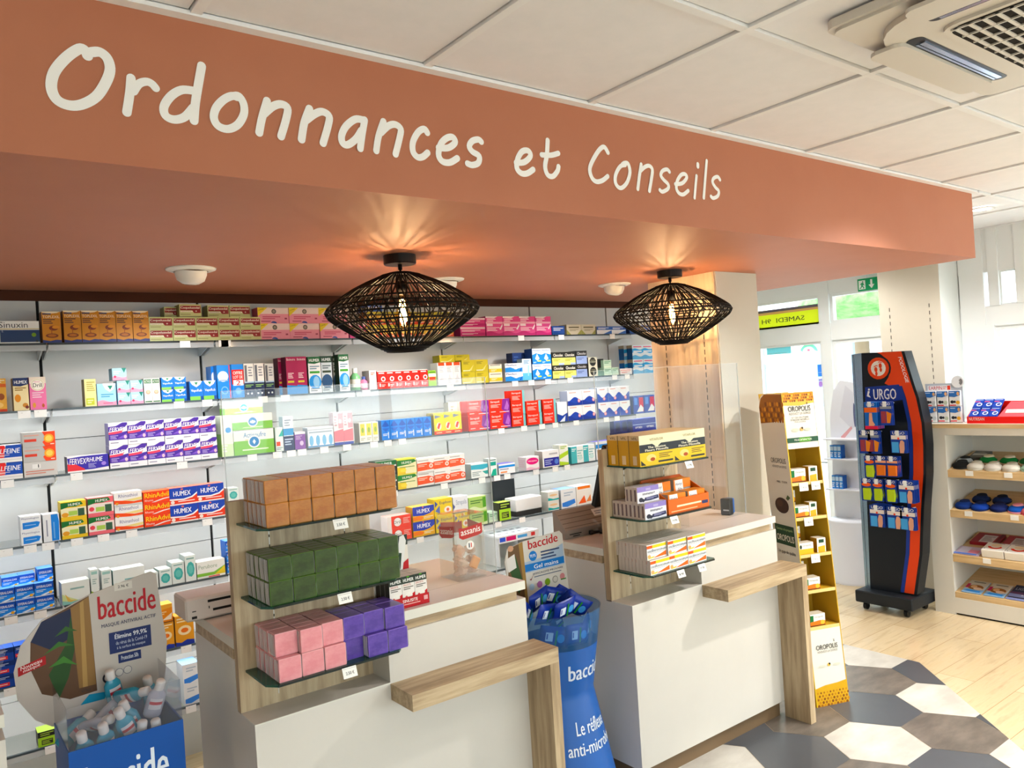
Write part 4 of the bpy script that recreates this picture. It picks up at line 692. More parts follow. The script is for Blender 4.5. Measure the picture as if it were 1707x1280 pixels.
'efer': ('3f86dc', '2a5cae', '6a9ee0', [('p', [(0, .62), (0, 1), (1, 1), (1, .5)], '1f4fae'), ('t', 'EFFERALGAN', .1, .9, .62, .8, 'f2f6fa', .02), ('l', .08, .6, .3, .5, 2, 'c9e0f4'), ('p', [(.3, .1), (1, .34), (1, .22), (.5, .06)], 'dff0f8'), ('e', .84, .2, .1, .1, 'e8b03a'), ('r', 0, 0, 1, .06, 'dfe8f2')]),
'efer2': ('24459c', '1b3272', '3a5cae', [('p', [(0, .7), (0, 1), (1, 1), (1, .6)], '16306e'), ('l', .08, .7, .66, .86, 2, 'b9c8ec'), ('r', .04, .14, .7, .4, 'd8484c'), ('l', .1, .6, .2, .34, 1, 'f4d0d0')]),
'respi': ('e2e9e4', 'b4bcb8', 'd9e0dc', [('p', [(0, .0), (0, .5), (.3, .3), (.7, .06), (.7, 0)], 'c9d89a'), ('p', [(.1, .5), (.3, .2), (.9, .04), (.5, .02), (.2, .1)], 'd8b45a'), ('p', [(0, .2), (.3, .1), (1, .2), (1, 0), (0, 0)], '8ac4bc'), ('l', .3, .8, .6, .76, 1, '8ab0ac')]),
'respiT': ('e4ebe6', 'b8c0bc', 'dbe2de', [('p', [(0, 0), (0, .3), (.5, .2), (1, .1), (1, 0)], '8aa84a'), ('p', [(.2, .3), (.5, .16), (.9, .08), (.5, .06)], 'd8b03a'), ('r', .1, .84, .9, .94, '9cc8c0'), ('l', .2, .8, .5, .7, 3, '9ab4b0')]),
'respiW': ('e2e9e6', '5fa8a4', 'd0dad6', [('l', .36, .84, .44, .62, 2, '6ab0b4'), ('p', [(0, .1), (.1, .5), (.2, .2), (.3, .1)], '9cb03a'), ('p', [(.7, .1), (.8, .3), (1, .2), (1, .04)], '5aa8a8'), ('p', [(0, 0), (0, .16), (.4, .08), (.4, 0)], 'd0c04a'), ('L', ('r', 0, .8, 1, 1, '4a8a88'))]),
'dots': ('e2ece8', 'a8b4b0', 'd4deda', [('p', circ(.5, .46, .38, .30, 9), '4ab0ac'), ('p', circ(.5, .46, .24, .18, 9), '6ac4bc'), ('l', .14, .86, .82, .94, 1, '8ab0aa')]),
'peru': ('eceee8', '4a5a50', 'e0e4da', [('t', 'Perubore', .06, .72, .56, .8, '9ab09a', .01), ('p', [(0, .12), (0, .3), (.6, .3), (1, .62), (1, .3), (.8, .12)], '86c24a'), ('p', [(.6, .12), (.86, .4), (1, .6), (1, .12)], 'e6cc3a'), ('r', .4, .02, .8, .08, 'd8504a')]),
'drill2': ('e4544a', 'e8dedb', 'e0a098', [('r', 0, 0, .16, 1, 'ece6e2'), ('c', .42, .5, .38, 'c9352c'), ('c', .42, .5, .345, 'f4f0ee'), ('t', 'Drill', .26, .58, .38, .62, '4a4644', .0), ('l', .66, .96, .3, .8, 4, 'f0b4ac')]),
'yelE': ('e9cc2c', 'a89430', 'e6d24a', [('p', [(.04, .3), (.3, .62), (.3, .1)], '5a6aa8'), ('p', [(.04, .9), (.2, .7), (.04, .5)], '3a4a8c'), ('t', 'Euphon', .3, .94, .62, .84, '3a3c6c', .02), ('e', .74, .3, .2, .2, 'f2eadc'), ('c', .74, .3, .1, 'd86a4a')]),
'strepW': ('e9ecf0', 'b0b6c0', 'dfe4ea', [('t', 'Strepsils', .2, .9, .4, .8, '8a94a8', .0), ('p', [(.0, .2), (0, .6), (.12, .4)], '3a4a8c')]),
'grn': ('a9cf6a', '7a9a4a', 'c4dc9a', [('l', .1, .9, .5, .8, 2, '4a7a3a'), ('p', under(wave(.24, .1)), 'd8e8b4'), ('r', .8, .2, .98, .9, '5a9a3a')]),
'limeK': ('a9d83a', '3a3a2a', 'b4d85a', [('r', 0, .62, 1, 1, '1f211a'), ('l', .14, .9, .68, .94, 2, 'a9c84a'), ('r', .2, .12, .84, .44, '2a2f1c'), ('l', .24, .8, .16, .4, 3, 'b4d84a')]),
'wTealO': ('ecebe4', 'b0b0a8', 'e2e2da', [('p', [(0, .08), (0, .4), (.5, .22), (1, .26), (1, .08)], '3aa8a8'), ('e', .5, .62, .36, .12, 'ecc89a')]),
'wBlu': ('eceff2', 'b0b6bc', '8ab4e0', [('l', .2, .8, .6, .86, 2, 'b4c4d4'), ('p', [(.06, .1), (.06, .3), (.9, .42), (.94, .2), (.4, .06)], '4a84d8')]),
'orW': ('efe9e2', 'b8b0a8', 'e6e0da', [('r', .1, .84, .9, .98, 'e8823a'), ('p', [(.1, .1), (.5, .5), (.6, .1)], 'e2632c'), ('p', [(.6, .14), (.9, .5), (.94, .14)], 'ea8a4a')]),
'orS': ('d98a24', 'a8661a', 'dfa04a', [('p', [(0, .7), (1, .8), (1, 1), (0, 1)], 'e8a83a'), ('l', .1, .6, .44, .64, 2, 'f2d49a'), ('p', [(.3, .16), (.8, .42), (.96, .5), (.9, .14)], 'f0e0c4'), ('r', 0, .0, 1, .05, '6a3a14')]),
'orL': ('e09a2c', 'a8701f', 'e8b04a', [('e', .5, .5, .36, .16, 'f4dcaa'), ('e', .5, .5, .2, .08, 'd8742a'), ('l', .1, .9, .76, .94, 2, 'f6e2b4'), ('p', [(0, 0), (1, 0), (1, .14), (.6, .18), (.3, .1), (0, .14)], '2a3a94')]),
}
BOXES = 0
def rowname(L, rows): return '' if rows == 1 else (['lower', 'upper'] if rows == 2 else ['bottom', 'middle', 'top'])[L]+' row'
def place(s, x0, x1, n, rows, hpx, key, desc, d=.075, inset=.008, lift=0, cat='medicine box', grp=None, name='medicine_box', gap=.0012, skip=()):
    """a row of n equal cartons between picture columns x0 and x1 on wall shelf s, stacked rows high"""
    z = SHZ[s]-.002; Yf = YF+inset; zz = z+.001
    X0, X1 = xat(x0, Yf, z), xat(x1, Yf, z); w = (X1-X0)/n
    hh = hpx*depth((X0, Yf, z))/FPX; z += lift*hh
    grp = grp or desc+' group'
    me = carton_mesh('carton_'+key, w-gap, d, hh-.0005, *DS[key])
    for L in range(rows):
        for k in range(n):
            if (k, L) in skip: continue
            o = link(name, me, None, (X0+(k+.5)*w+rnd.uniform(-.0008, .0008), Yf+d/2+rnd.uniform(-.003, .003), z+L*hh+.0003), (0, 0, rnd.uniform(-.012, .012)))
            lb = desc
            if rows > 1: lb += ', '+rowname(L, rows)
            if n > 1: lb += f', {ORD[k]} of {ORD_N[n]} toward the pillar'
            tag(o, lb, cat, grp if n*rows > 1 else None)
ORD_N = ['', 'one', 'two', 'three', 'four', 'five', 'six', 'seven', 'eight', 'nine', 'ten']
P = place
# --- top shelf
P(0, -2, 67, 1, 1, 38, 'sinux', 'white and navy sinus tablet box at the end of the top shelf')
P(0, 72, 104, 1, 1, 53, 'syrup', 'brown syrup box standing apart beside the navy sinus box')
P(0, 108, 250, 5, 1, 54, 'syrup', 'brown honey syrup box, top shelf')
P(0, 250, 436, 5, 2, 20.5, 'coq', 'green and maroon cough box')
P(0, 302, 339, 1, 1, 20.5, 'coq', 'green and maroon cough box lying alone on the third layer', lift=2, inset=.012)
P(0, 277, 301, 1, 1, 19, 'coq', 'shaded maroon cough box set back beside the lone top one', lift=2.1, inset=.06)
P(0, 349, 420, 2, 1, 20, 'coq', 'shaded maroon cough box set back in the third layer', lift=2, inset=.05)
P(0, 432, 581, 3, 2, 27, 'pinkbig', 'pink and cream box with yellow offer corner')
P(0, 583, 610, 1, 1, 26, 'magflat', 'dark pink box beside the rattan lamp edge', inset=.02)
P(0, 612, 757, 9, 2, 22, 'gold', 'golden yellow box behind the rattan lamp')
P(0, 608, 640, 1, 1, 12, 'blueS', 'blue box lying on the golden boxes behind the lamp', lift=3.6, inset=.03)
P(0, 768, 810, 1, 2, 15.5, 'magflat', 'flat magenta box in a stack of two')
P(0, 811, 919, 4, 1, 33, 'magtall', 'bright magenta box with white swoosh')
P(0, 921, 942, 1, 1, 15, 'blueS', 'small blue box beside the bright magenta boxes')
P(0, 945, 993, 2, 1, 17, 'beigeW', 'small beige box on the top shelf')
P(0, 995, 1044, 2, 1, 13, 'blueW', 'low white and blue box, top shelf')
P(0, 1050, 1085, 1, 1, 14, 'blueS', 'small blue box behind the lamp by the pillar')
# --- second shelf
P(1, -10, 13, 1, 1, 56, 'orangeH', 'orange honey box at the end of the second shelf')
P(1, 24, 50, 1, 1, 55, 'humC', 'cream syrup box with navy top')
P(1, 51, 79, 1, 1, 55, 'drillP', 'pink childrens syrup box with round cream emblem')
P(1, 142, 162, 1, 1, 46, 'creamY', 'cream and lime bottle box standing after the empty gap', d=.06)
P(1, 163, 195, 1, 1, 37, 'vick', 'wide pale blue box with pink foot', d=.06)
P(1, 197, 240, 2, 2, 20, 'vickS', 'small pale blue and pink pastille box')
P(1, 190, 214, 1, 1, 20.5, 'vickS', 'pale blue pastille box topping the small stack', lift=2)
P(1, 241, 268, 2, 1, 41, 'whiteG', 'white box with green band and peach dot', d=.05)
P(1, 270, 312, 2, 2, 20.5, 'vapo', 'small blue and green rub box')
P(1, 317, 362, 2, 1, 32, 'vapo', 'large blue and green rub box')
P(1, 363.5, 387, 1, 1, 56, 'offre', 'tall sky blue box with red stripe')
P(1, 388, 408, 1, 1, 56, 'offre2', 'tall blue box with red offer panel')
P(1, 354, 363, 1, 1, 55, 'offre', 'tall blue box half hidden behind the red striped one', inset=.06)
P(1, 409, 442, 2, 1, 56, 'navyW', 'tall white and navy spray box', d=.06)
P(1, 444, 459, 1, 1, 54, 'navyW', 'tall white and navy spray box set back in shade', inset=.05)
P(1, 466, 480, 2, 1, 62, 'crim', 'dark crimson box set back beside the bright pair', inset=.07, d=.06)
P(1, 479, 514, 2, 1, 63, 'crim', 'tall crimson box with blue foot', d=.06)
P(1, 516, 537, 1, 1, 61, 'hgreen', 'tall white nasal spray box with green cap beside the crimson pair', d=.05)
P(1, 538, 556, 1, 1, 61, 'hgreen_shaded', 'shaded nasal spray box in the green capped row', d=.05, inset=.02)
P(1, 557, 567, 1, 1, 60, 'hgreen_shaded', 'narrow shaded nasal spray box set far back', d=.05, inset=.06)
P(1, 567, 584, 1, 1, 62, 'hgreen', 'tall white nasal spray box with green cap beside the bottles', d=.05)
P(1, 617, 629, 1, 1, 32, 'wOr', 'white and orange box beside the red row', d=.08)
P(1, 630, 714, 6, 1, 30, 'redA', 'red box with white disc')
P(1, 715, 728, 1, 1, 26, 'greenR', 'lime green box ending the red row')
P(1, 731, 770, 3, 1, 38, 'wOrT', 'white box with orange top tab')
P(1, 736, 786, 2, 1, 12, 'olive', 'olive yellow box lying on the back row', lift=3.2, inset=.07)
P(1, 771, 815, 2, 2, 20, 'olive', 'olive yellow cube box')
P(1, 816, 838, 1, 2, 15, 'yelW', 'white and yellow box in a stack of two')
P(1, 843, 872, 1, 2, 15, 'mucos', 'white and blue lozenge box')
P(1, 872.5, 887.5, 1, 1, 36, 'ltall', 'tall pale blue spray box', d=.05)
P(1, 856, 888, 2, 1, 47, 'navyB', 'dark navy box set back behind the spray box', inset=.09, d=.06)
P(1, 889, 921, 2, 2, 26, 'drop', 'blue box with white drop')
P(1, 922, 961, 2, 2, 22, 'cochon', 'black and yellow chocolate box')
P(1, 962, 980, 1, 2, 22, 'cochonB', 'black and lilac chocolate box')
P(1, 982, 997, 1, 2, 16, 'charb', 'beige box with black disc')
P(1, 997, 1008, 1, 1, 15, 'blackg', 'small black box among pale green ones', lift=.9, inset=.03)
P(1, 1007, 1020, 1, 2, 13, 'palegr', 'pale green little box beside the black box')
P(1, 1021, 1032, 1, 1, 13, 'palegr', 'pale green little box nearest the white and pink one')
P(1, 1034, 1054, 1, 1, 10, 'wPink', 'low white and coral box', d=.06)
P(1, 1056, 1090, 2, 2, 24, 'waveB', 'white and blue wave box', d=.05)
P(1, 1042, 1090, 1, 2, 24, 'waveB', 'dark sided wave box set behind the front pair', d=.05, inset=.065, skip=())
# --- third shelf
P(2, -14, 39, 1, 2, 29, 'dolip', 'red and blue pain tablet box')
P(2, 41, 96, 1, 2, 25, 'nuro', 'grey and orange tablet box with sun disc', lift=1)
P(2, 41, 97, 1, 1, 25, 'nuroW', 'plain grey tablet box under the sun disc boxes')
P(2, 113, 182, 1, 1, 27, 'fvr', 'long low purple cold tablet box')
P(2, 184, 363, 6, 2, 38, 'fvA', 'purple cold sachet box')
P(2, 371, 391, 1, 1, 69, 'actiU', 'upright green and white spray box', d=.07)
P(2, 391, 458, 1, 1, 42, 'actiT', 'large green and white box with blue emblem at the bottom of its stack')
P(2, 390, 457, 1, 1, 26, 'acti', 'green banded box in the middle of the stack of three', lift=42/26)
P(2, 379, 442, 1, 1, 22, 'acti', 'green banded box on top set back', lift=68/22, inset=.05)
P(2, 460, 473, 1, 1, 40, 'smRed', 'small white and teal box beside the green stack', d=.05)
P(2, 474, 491, 1, 1, 57, 'navT', 'tall white and navy bottle box', d=.05)
P(2, 492, 510, 1, 1, 29, 'purp', 'small purple box with moon', d=.05)
P(2, 514, 557, 1, 1, 34, 'phys', 'wide clear pack of four blue phials', d=.06)
P(2, 558, 590, 2, 1, 55, 'pinkT', 'tall white and pink box', d=.05)
P(2, 600, 632, 3, 1, 33, 'wYel', 'small white and yellow box', d=.06)
P(2, 637, 720, 6, 1, 33, 'marB', 'bright blue sea water spray box', d=.06)
P(2, 724, 771, 3, 1, 36, 'yelR', 'yellow and red box with flame')
P(2, 750, 781, 2, 1, 50, 'beigeU', 'pale beige box set back behind the yellow row', inset=.09, d=.05)
P(2, 782, 852, 2, 2, 25, 'strep', 'red and purple lozenge box')
P(2, 854, 877, 1, 3, 20, 'strepT', 'red and teal lozenge tin box', d=.06)
P(2, 879, 904, 1, 2, 20, 'strepT', 'red and teal lozenge box in the middle stack of two', d=.06)
P(2, 906, 928, 1, 2, 20, 'strepT', 'red and teal lozenge box nearest the navy boxes', d=.06)
P(2, 930, 947, 1, 1, 33, 'navyP', 'white and navy box before the wave boxes', d=.05)
P(2, 948, 996, 2, 2, 25, 'waves', 'white box with deep blue waves')
P(2, 998, 1051, 3, 2, 25, 'wavesN', 'narrow white box with deep blue waves')
P(2, 1057, 1092, 2, 1, 30, 'mixN', 'blue and crimson box by the pillar', d=.05)
# --- fourth shelf
P(3, 36, 71, 1, 2, 24, 'blW', 'white and blue tablet box')
P(3, 73, 101, 1, 1, 46, 'blWu', 'upright white and blue box')
P(3, 104, 147, 1, 2, 31, 'humY', 'yellow and green sachet box')
P(3, 149, 192, 1, 2, 31, 'humR', 'pink and green sachet box')
P(3, 193, 240, 1, 3, 21.5, 'rhinoth', 'white and orange cold tablet box')
P(3, 241, 287, 1, 3, 19.5, 'rhino', 'orange tablet box with yellow lettering')
P(3, 285, 376, 2, 2, 29, 'humBR', 'blue and red cold tablet box')
P(3, 382, 400, 1, 2, 22, 'dots', 'pale green box beside the oak panel')
P(3, 628, 663, 1, 2, 26, 'humD', 'black and green nasal box')
P(3, 664, 696, 1, 2, 25, 'humG', 'yellow and green throat box')
P(3, 697, 777, 3, 2, 23, 'wOrange', 'white and orange carton')
P(3, 786, 814, 1, 1, 24, 'teal', 'white box with teal band')
P(3, 815, 829, 1, 1, 29, 'tealV', 'narrow upright teal box', d=.05)
P(3, 832, 859, 1, 1, 17, 'wBlO', 'low white box with blue band')
P(3, 877, 899, 1, 1, 22, 'wPnk', 'white box with magenta oval')
P(3, 905, 933, 1, 1, 28, 'wNav', 'white box with navy panel')
P(3, 934, 949, 1, 1, 34, 'lime', 'upright white and lime box', d=.06)
P(3, 953, 993, 2, 1, 28, 'tealW', 'teal and white box, fourth shelf')
P(3, 994, 1025, 1, 1, 30, 'wBlO', 'pale blue box behind the dark screen edge', inset=.02)
P(3, 1057, 1096, 2, 3, 19.5, 'navS', 'navy eye drop box beside the pillar', d=.05)
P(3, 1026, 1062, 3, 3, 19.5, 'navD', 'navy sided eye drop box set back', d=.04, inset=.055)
# --- fifth shelf
P(4, -6, 91, 3, 2, 23.5, 'efer', 'bright blue effervescent tablet box')
P(4, 66, 92, 1, 1, 22, 'efer', 'blue effervescent box on the third layer', lift=2, inset=.03)
P(4, 6, 62, 2, 1, 18, 'efer', 'blue effervescent box set back on the third layer', lift=2.4, inset=.05)
P(4, 104, 151, 1, 1, 37, 'respi', 'white and teal herbal box')
P(4, 153, 166, 1, 1, 50, 'respiT', 'tall narrow herbal box beside the wide one', d=.06)
P(4, 171, 188, 1, 1, 46, 'respiT', 'tall narrow herbal box, middle of the herbal row', d=.06)
P(4, 190, 243, 1, 1, 42, 'respiW', 'large white and teal herbal box')
P(4, 245, 265, 1, 1, 26, 'dots', 'shortest white box with teal dot', d=.09)
P(4, 266, 287, 1, 1, 28, 'dots', 'short white box with teal dot, second in height', d=.09)
P(4, 288, 309, 1, 1, 35, 'dots', 'medium white box with teal dot', d=.09)
P(4, 310, 328, 1, 1, 43, 'dots', 'tallest white box with teal dot', d=.09)
P(4, 329, 376, 1, 1, 28, 'peru', 'white inhalation box with green and yellow swoosh')
P(4, 379, 396, 1, 3, 18, 'efer', 'blue box peeping beside the oak soap panel')
P(4, 648, 687, 1, 2, 21, 'drill2', 'red lozenge box with white disc')
P(4, 690, 726, 1, 2, 25, 'humBY', 'blue and yellow cold tablet box')
P(4, 727, 757, 1, 2, 28, 'yelE', 'yellow pastille box')
P(4, 758, 783, 1, 1, 27, 'strepW', 'pale blue pastille box behind the acrylic box', lift=1)
P(4, 758, 783, 1, 1, 27, 'yelE', 'yellow pastille box under the pale blue one')
P(4, 784, 813, 1, 2, 24, 'grn', 'light green pastille box')
P(4, 833, 852, 1, 1, 30, 'limeK', 'black and lime upright box', d=.06)
P(4, 915, 933, 1, 2, 16, 'wTealO', 'white box with teal and peach print')
P(4, 936, 961, 1, 1, 32, 'wBlu', 'white box with blue swoosh', d=.1)
P(4, 962, 988, 1, 1, 32, 'orW', 'white and orange box by the dark screen', d=.1)
P(4, 815, 830, 1, 1, 16, 'palegr', 'pale box behind the lime box', inset=.03)
# --- sixth and seventh shelf
P(5, 99, 292, 7, 1, 48, 'orL', 'large orange honey box, under layer', d=.07)
P(5, 98, 291, 7, 1, 33, 'orS', 'small orange honey box, over layer', lift=48/33, d=.07)
P(5, 294, 325, 1, 1, 50, 'orL', 'orange honey box nearest the label printer')
P(5, -8, 95, 3, 3, 22, 'efer2', 'dark blue tablet box with red label')
P(6, 64, 94, 1, 1, 25, 'limeK', 'lime box behind the tall gel display')
P(6, 308, 336, 1, 2, 34, 'wBlu', 'white and blue box beside the counter foot', d=.1)
# bottles on the second shelf
def bottle(X, Y, z, r, h, col, cap, label, cat='bottle', lab='eef0ea', name='bottle', grp=None):
    t = thing(name, label, cat, (X, Y, z), 0, grp)
    b = MB(); b.lathe([(0, 0), (r, .001), (r, h*.62), (r*.55, h*.74), (r*.4, h*.78), (r*.4, h*.8)], col, 18); b.build('bottle_body', t)
    b = MB(); b.lathe([(r*1.015, h*.14), (r*1.015, h*.5)], M(lab), 18); b.build('paper_label', t)
    b = MB(); b.lathe([(r*.5, h*.78), (r*.5, h), (0, h)], cap, 16); b.build('cap', t); return t
bottle(xat(593, 3.74, SHZ[1]), 3.74, SHZ[1]-.001, .026, .115, M('7fc48a', .2), M('eef0ee'), 'slim green tinted bottle with white cap on the second shelf')
bottle(xat(607, 3.74, SHZ[1]), 3.74, SHZ[1]-.001, .02, .07, M('e88ab0', .2), M('5a6aa8'), 'small pink bottle beside the green tinted bottle', lab='f0c8d8')
# ================================================================== ON THE COUNTERS
def panel(b, x0, z0, x1, z1, y, dec, asp=None, k0=1):
    decals(b, dec, lambda u, v, l: (x0+u*(x1-x0), y-l, z0+v*(z1-z0)), k0, asp or (x1-x0)/(z1-z0))
def stack(X0, Y0, z, w, d, h, cols, deep, rows, key, desc, grp, cat='medicine box', name='medicine_box', off=None, only=None):
    me = carton_mesh('carton_'+key, w-.001, d-.001, h-.0004, *DS[key]); r2 = random.Random(len(desc))
    for L in range(rows):
        for c in range(cols):
            for r in range(deep):
                if only and (c, r, L) not in only: continue
                if r and c and L < rows-1: continue
                o = link(name, me, None, (X0+(c+.5)*w, Y0+(r+.5)*d+(off or {}).get((c, L), 0)+r2.uniform(-.0008, .0008), z+L*h), (0, 0, r2.uniform(-.008, .008)))
                lb = desc
                if rows > 1: lb += f', {"upper" if L else "lower"} layer'
                if cols > 1: lb += f', {ORD[c]} column'
                if deep > 1: lb += f', {ORD[r]} from the front'
                tag(o, lb, cat, grp)
DS.update({
'tea': ('dfd8b4', 'bd9630', 'cdb98c', [('r', 0, .44, 1, .70, '23272c'), ('r', 0, 0, 1, .44, 'dcb82a'), ('p', [(.36, .71), (.64, .71), (.5, .58)], 'dfd8b4'), ('t', 'VITAFLOR', .3, .7, .8, .88, '8a7a4c', .01), ('t', 'The infusion', .24, .76, .56, .63, 'efe8cc', .03), ('t', 'Fleurs Pilosella', .16, .84, .47, .54, 'efe8cc', .03), ('e', .32, .25, .14, .12, 'e8c97a'), ('e', .36, .2, .07, .06, '9c4a24'), ('p', [(.02, .03), (.02, .2), (.16, .03)], '23221f'), ('l', .55, .95, .2, .38, 3, '6a5a20'), ('r', .52, .07, .96, .13, '2a2822'),
   ('L', ('r', .0, .84, 1, 1, 'c9b48c')), ('L', ('t', 'VFL', .3, .85, .87, .95, '3a3024', .03)), ('L', ('r', .36, .05, .72, .34, 'd9c39a')), ('L', ('r', .0, 0, .05, 1, '5c4418'))]),
'immuno': ('dcdae0', 'c0b4aa', 'c9c0c4', [('r', 0, .68, 1, 1, '8a7cb4'), ('r', .4, .74, .62, .88, 'a89cc8'), ('t', 'immuno+', .25, .82, .46, .62, '23222c', .02), ('p', [(.3, .1), (.34, .3), (.96, .36), (.98, .14), (.6, .08)], '25284a'), ('e', .16, .2, .1, .14, '2c2c38'), ('e', .26, .14, .07, .1, '1f2030'), ('l', .4, .9, .16, .3, 2, '9a98b8'), ('L', ('r', .3, .12, .7, .85, '6a5c60'))]),
'alvi': ('e98428', 'b4a294', 'd98a3a', [('p', [(.06, .98), (.52, .98), (.56, .4), (.36, .16), (.1, .3)], 'f2efe8'), ('t', 'Alvityl', .1, .48, .62, .82, '26305c', .02), ('t', '50+', .24, .5, .34, .52, '26305c', .03), ('r', .56, .22, 1, .5, '9a8f84'), ('l', .6, .95, .26, .46, 2, 'e9e2d8')]),
'oscil': ('efece8', 'cfc4ba', 'd2c8be', [('r', 0, .74, .5, .94, 'd8642a'), ('r', .28, .74, 1, .94, 'e6cc32'), ('t', 'oscillococcinum', .03, .99, .48, .68, '5c6474', .02), ('p', [(.28, .06), (.98, .40), (.98, .1)], 'e0702a'), ('p', [(.02, .06), (.28, .08), (.4, .2), (.1, .14)], 'ecd02c'), ('e', .1, .22, .08, .12, 'e9ab6a'), ('l', .05, .9, .38, .44, 1, 'b0aab0'), ('L', ('r', .88, .05, .97, .95, 'a4988c'))]),
'humer': ('e6e0d8', '3a3a34', 'cfc6bc', [('r', 0, .76, 1, 1, '1f2c22'), ('t', 'HUMER', .1, .94, .81, .92, 'f2f0ea', .04), ('e', .5, .97, .12, .02, '5a9a3a'), ('t', 'SINUSITE', .08, .7, .68, .74, 'a8402c', .01), ('l', .1, .9, .54, .66, 2, '6a645c'), ('p', [(0, 0), (0, .2), (.4, .3), (1, .44), (1, 0)], 'b0252a'), ('e', .5, .36, .3, .1, 'e9e4da'), ('e', .3, .26, .12, .1, 'c25a5a'), ('e', .56, .2, .1, .06, '8a9a6a')]),
})
Z1, Z2, Z3 = H-.360+.0006, H-.571+.0006, H-.792+.0006
tx0 = xat(1068, 2.165, Z1); tx1 = xat(1177, 2.165, Z1); hp = depth((tx0, 2.165, Z1))/FPX
stack(tx0, 2.165, Z1, (tx1-tx0)/2, .06, 52*hp, 2, 3, 1, 'tea', 'yellow and black herbal tea box, top glass shelf', 'tea boxes on the counter shelf', 'tea box', 'tea_box')
ix0 = xat(1076, 2.165, Z2); ix1 = xat(1112, 2.165, Z2)
stack(ix0, 2.165, Z2, ix1-ix0, .0225, 27.5*hp, 1, 8, 1, 'immuno', 'lilac topped berry box, lower layer', 'lilac topped berry boxes')
stack(ix0-.012, 2.19, Z2+27.5*hp, ix1-ix0, .0225, 27*hp, 1, 3, 1, 'immuno', 'lilac topped berry box, upper layer', 'lilac topped berry boxes')
ox0 = xat(1085, 2.165, Z3); ox1 = xat(1178, 2.165, Z3)
stack(ox0, 2.165, Z3, (ox1-ox0)/3, .0195, 25*hp, 3, 9, 2, 'oscil', 'yellow and orange striped remedy box', 'striped remedy boxes on the lowest glass shelf', off={(0, 1): .013, (1, 1): .004})
# orange counter tray with vitamin boxes
ax0 = ix1+.012; aw = RC+.425-ax0
t = thing('display_tray', 'orange cardboard tray filled with vitamin boxes on the middle glass shelf', 'display box', (ax0, 2.165, Z2))
ORG = M('cf6a22', .5); ORG2 = M('a8521c', .6)
b = MB(); b.box(0, 0, 0, aw, .15, .003, ORG2); b.box(0, 0, .003, aw, .003, .06, ORG)
for x in (0, aw-.003): b.prism([(.003, .003), (.15, .003), (.15, .125), (.10, .11), (.003, .06)], 'x', x, x+.003, ORG)
b.box(.003, .147, .003, aw-.003, .15, .13, ORG2)
panel(b, 0, 0, aw, .06, 0, [('l', .2, .8, .35, .6, 1, 'f2d9b4'), ('r', .82, .3, .97, .52, '26305c'), ('l', .06, .7, .1, .24, 1, 'e9b98a')]); b.build('tray', t)
for k, (x, y, zz) in enumerate(((.012, .01, .004), (.012+aw*.48, .01, .004), (.008, .085, .045), (.008+aw*.5, .085, .045))):
    me = carton_mesh('alvi', aw*.42, .055, .075, *DS['alvi']); o = link('vitamin_box', me, None, (ax0+x+aw*.21, 2.165+y+.0275, Z2+zz))
    tag(o, f'orange and white vitamin box, {"raised back" if k > 1 else "front"} row of the tray, {ORD[k % 2]} from the berry boxes', 'vitamin box', 'vitamin boxes in the orange tray')
b = MB()
# nasal spray counter display
hx0, hx1 = 1.185, 1.325; hw = hx1-hx0
t = thing('display_tray', 'red cardboard counter tray of sinus spray boxes with tall back card', 'display box', (hx0, 2.262, CT+.0008))
RD = M('a8262a', .5)
b = MB(); b.box(-.003, -.003, 0, hw+.003, .10, .003, RD); b.box(-.003, -.003, .003, hw+.003, -.0005, .034, RD); b.box(hw, -.0005, .003, hw+.003, .10, .026, RD); b.box(-.003, -.0005, .003, 0, .10, .026, RD)
panel(b, -.003, 0, hw+.003, .034, -.003, [('t', 'SINUSITE', .32, .70, .5, .8, 'f2e6e0', .03), ('l', .32, .76, .25, .42, 1, 'e0b0a8'), ('r', .86, .4, .96, .8, 'd8a0a0')]); b.build('tray', t)
b = MB(); b.box(-.003, .1, 0, .131, .1025, .216, M('d9d2c6', .5))
panel(b, -.003, .0, .131, .216, .1, [('p', [(.0, .8), (0, 1), (1, 1), (1, .84)], '1f2c22'), ('t', 'HUMER', .06, .75, .87, .94, 'f2f0ea', .04), ('t', 'SINUSITE', .05, .8, .7, .75, '3a3430', .02), ('l', .05, .7, .6, .66, 2, 'c2703a'), ('p', [(.55, .46), (1, .62), (1, .3), (.5, .34)], 'a8262a'), ('p', [(.62, .4), (.78, .98), (.9, 1.0), (.96, .9), (.8, .4)], 'd9d9d4'), ('p', [(.64, .5), (.7, .74), (.82, .72), (.76, .48)], '1f3a28')]); b.build('back_card', t)
bw = hw/3
for c in range(3):
    for r in range(3):
        me = carton_mesh('humer', bw-.001, .030, .098, *DS['humer']); o = link('medicine_box', me, None, (hx0+(c+.5)*bw, 2.262+.0165+r*.0315, CT+.0042))
        tag(o, f'black topped sinus spray box in red tray, {ORD[r]} row back, {ORD[c]} from the soap panel', 'medicine box', 'sinus spray boxes in the red tray')
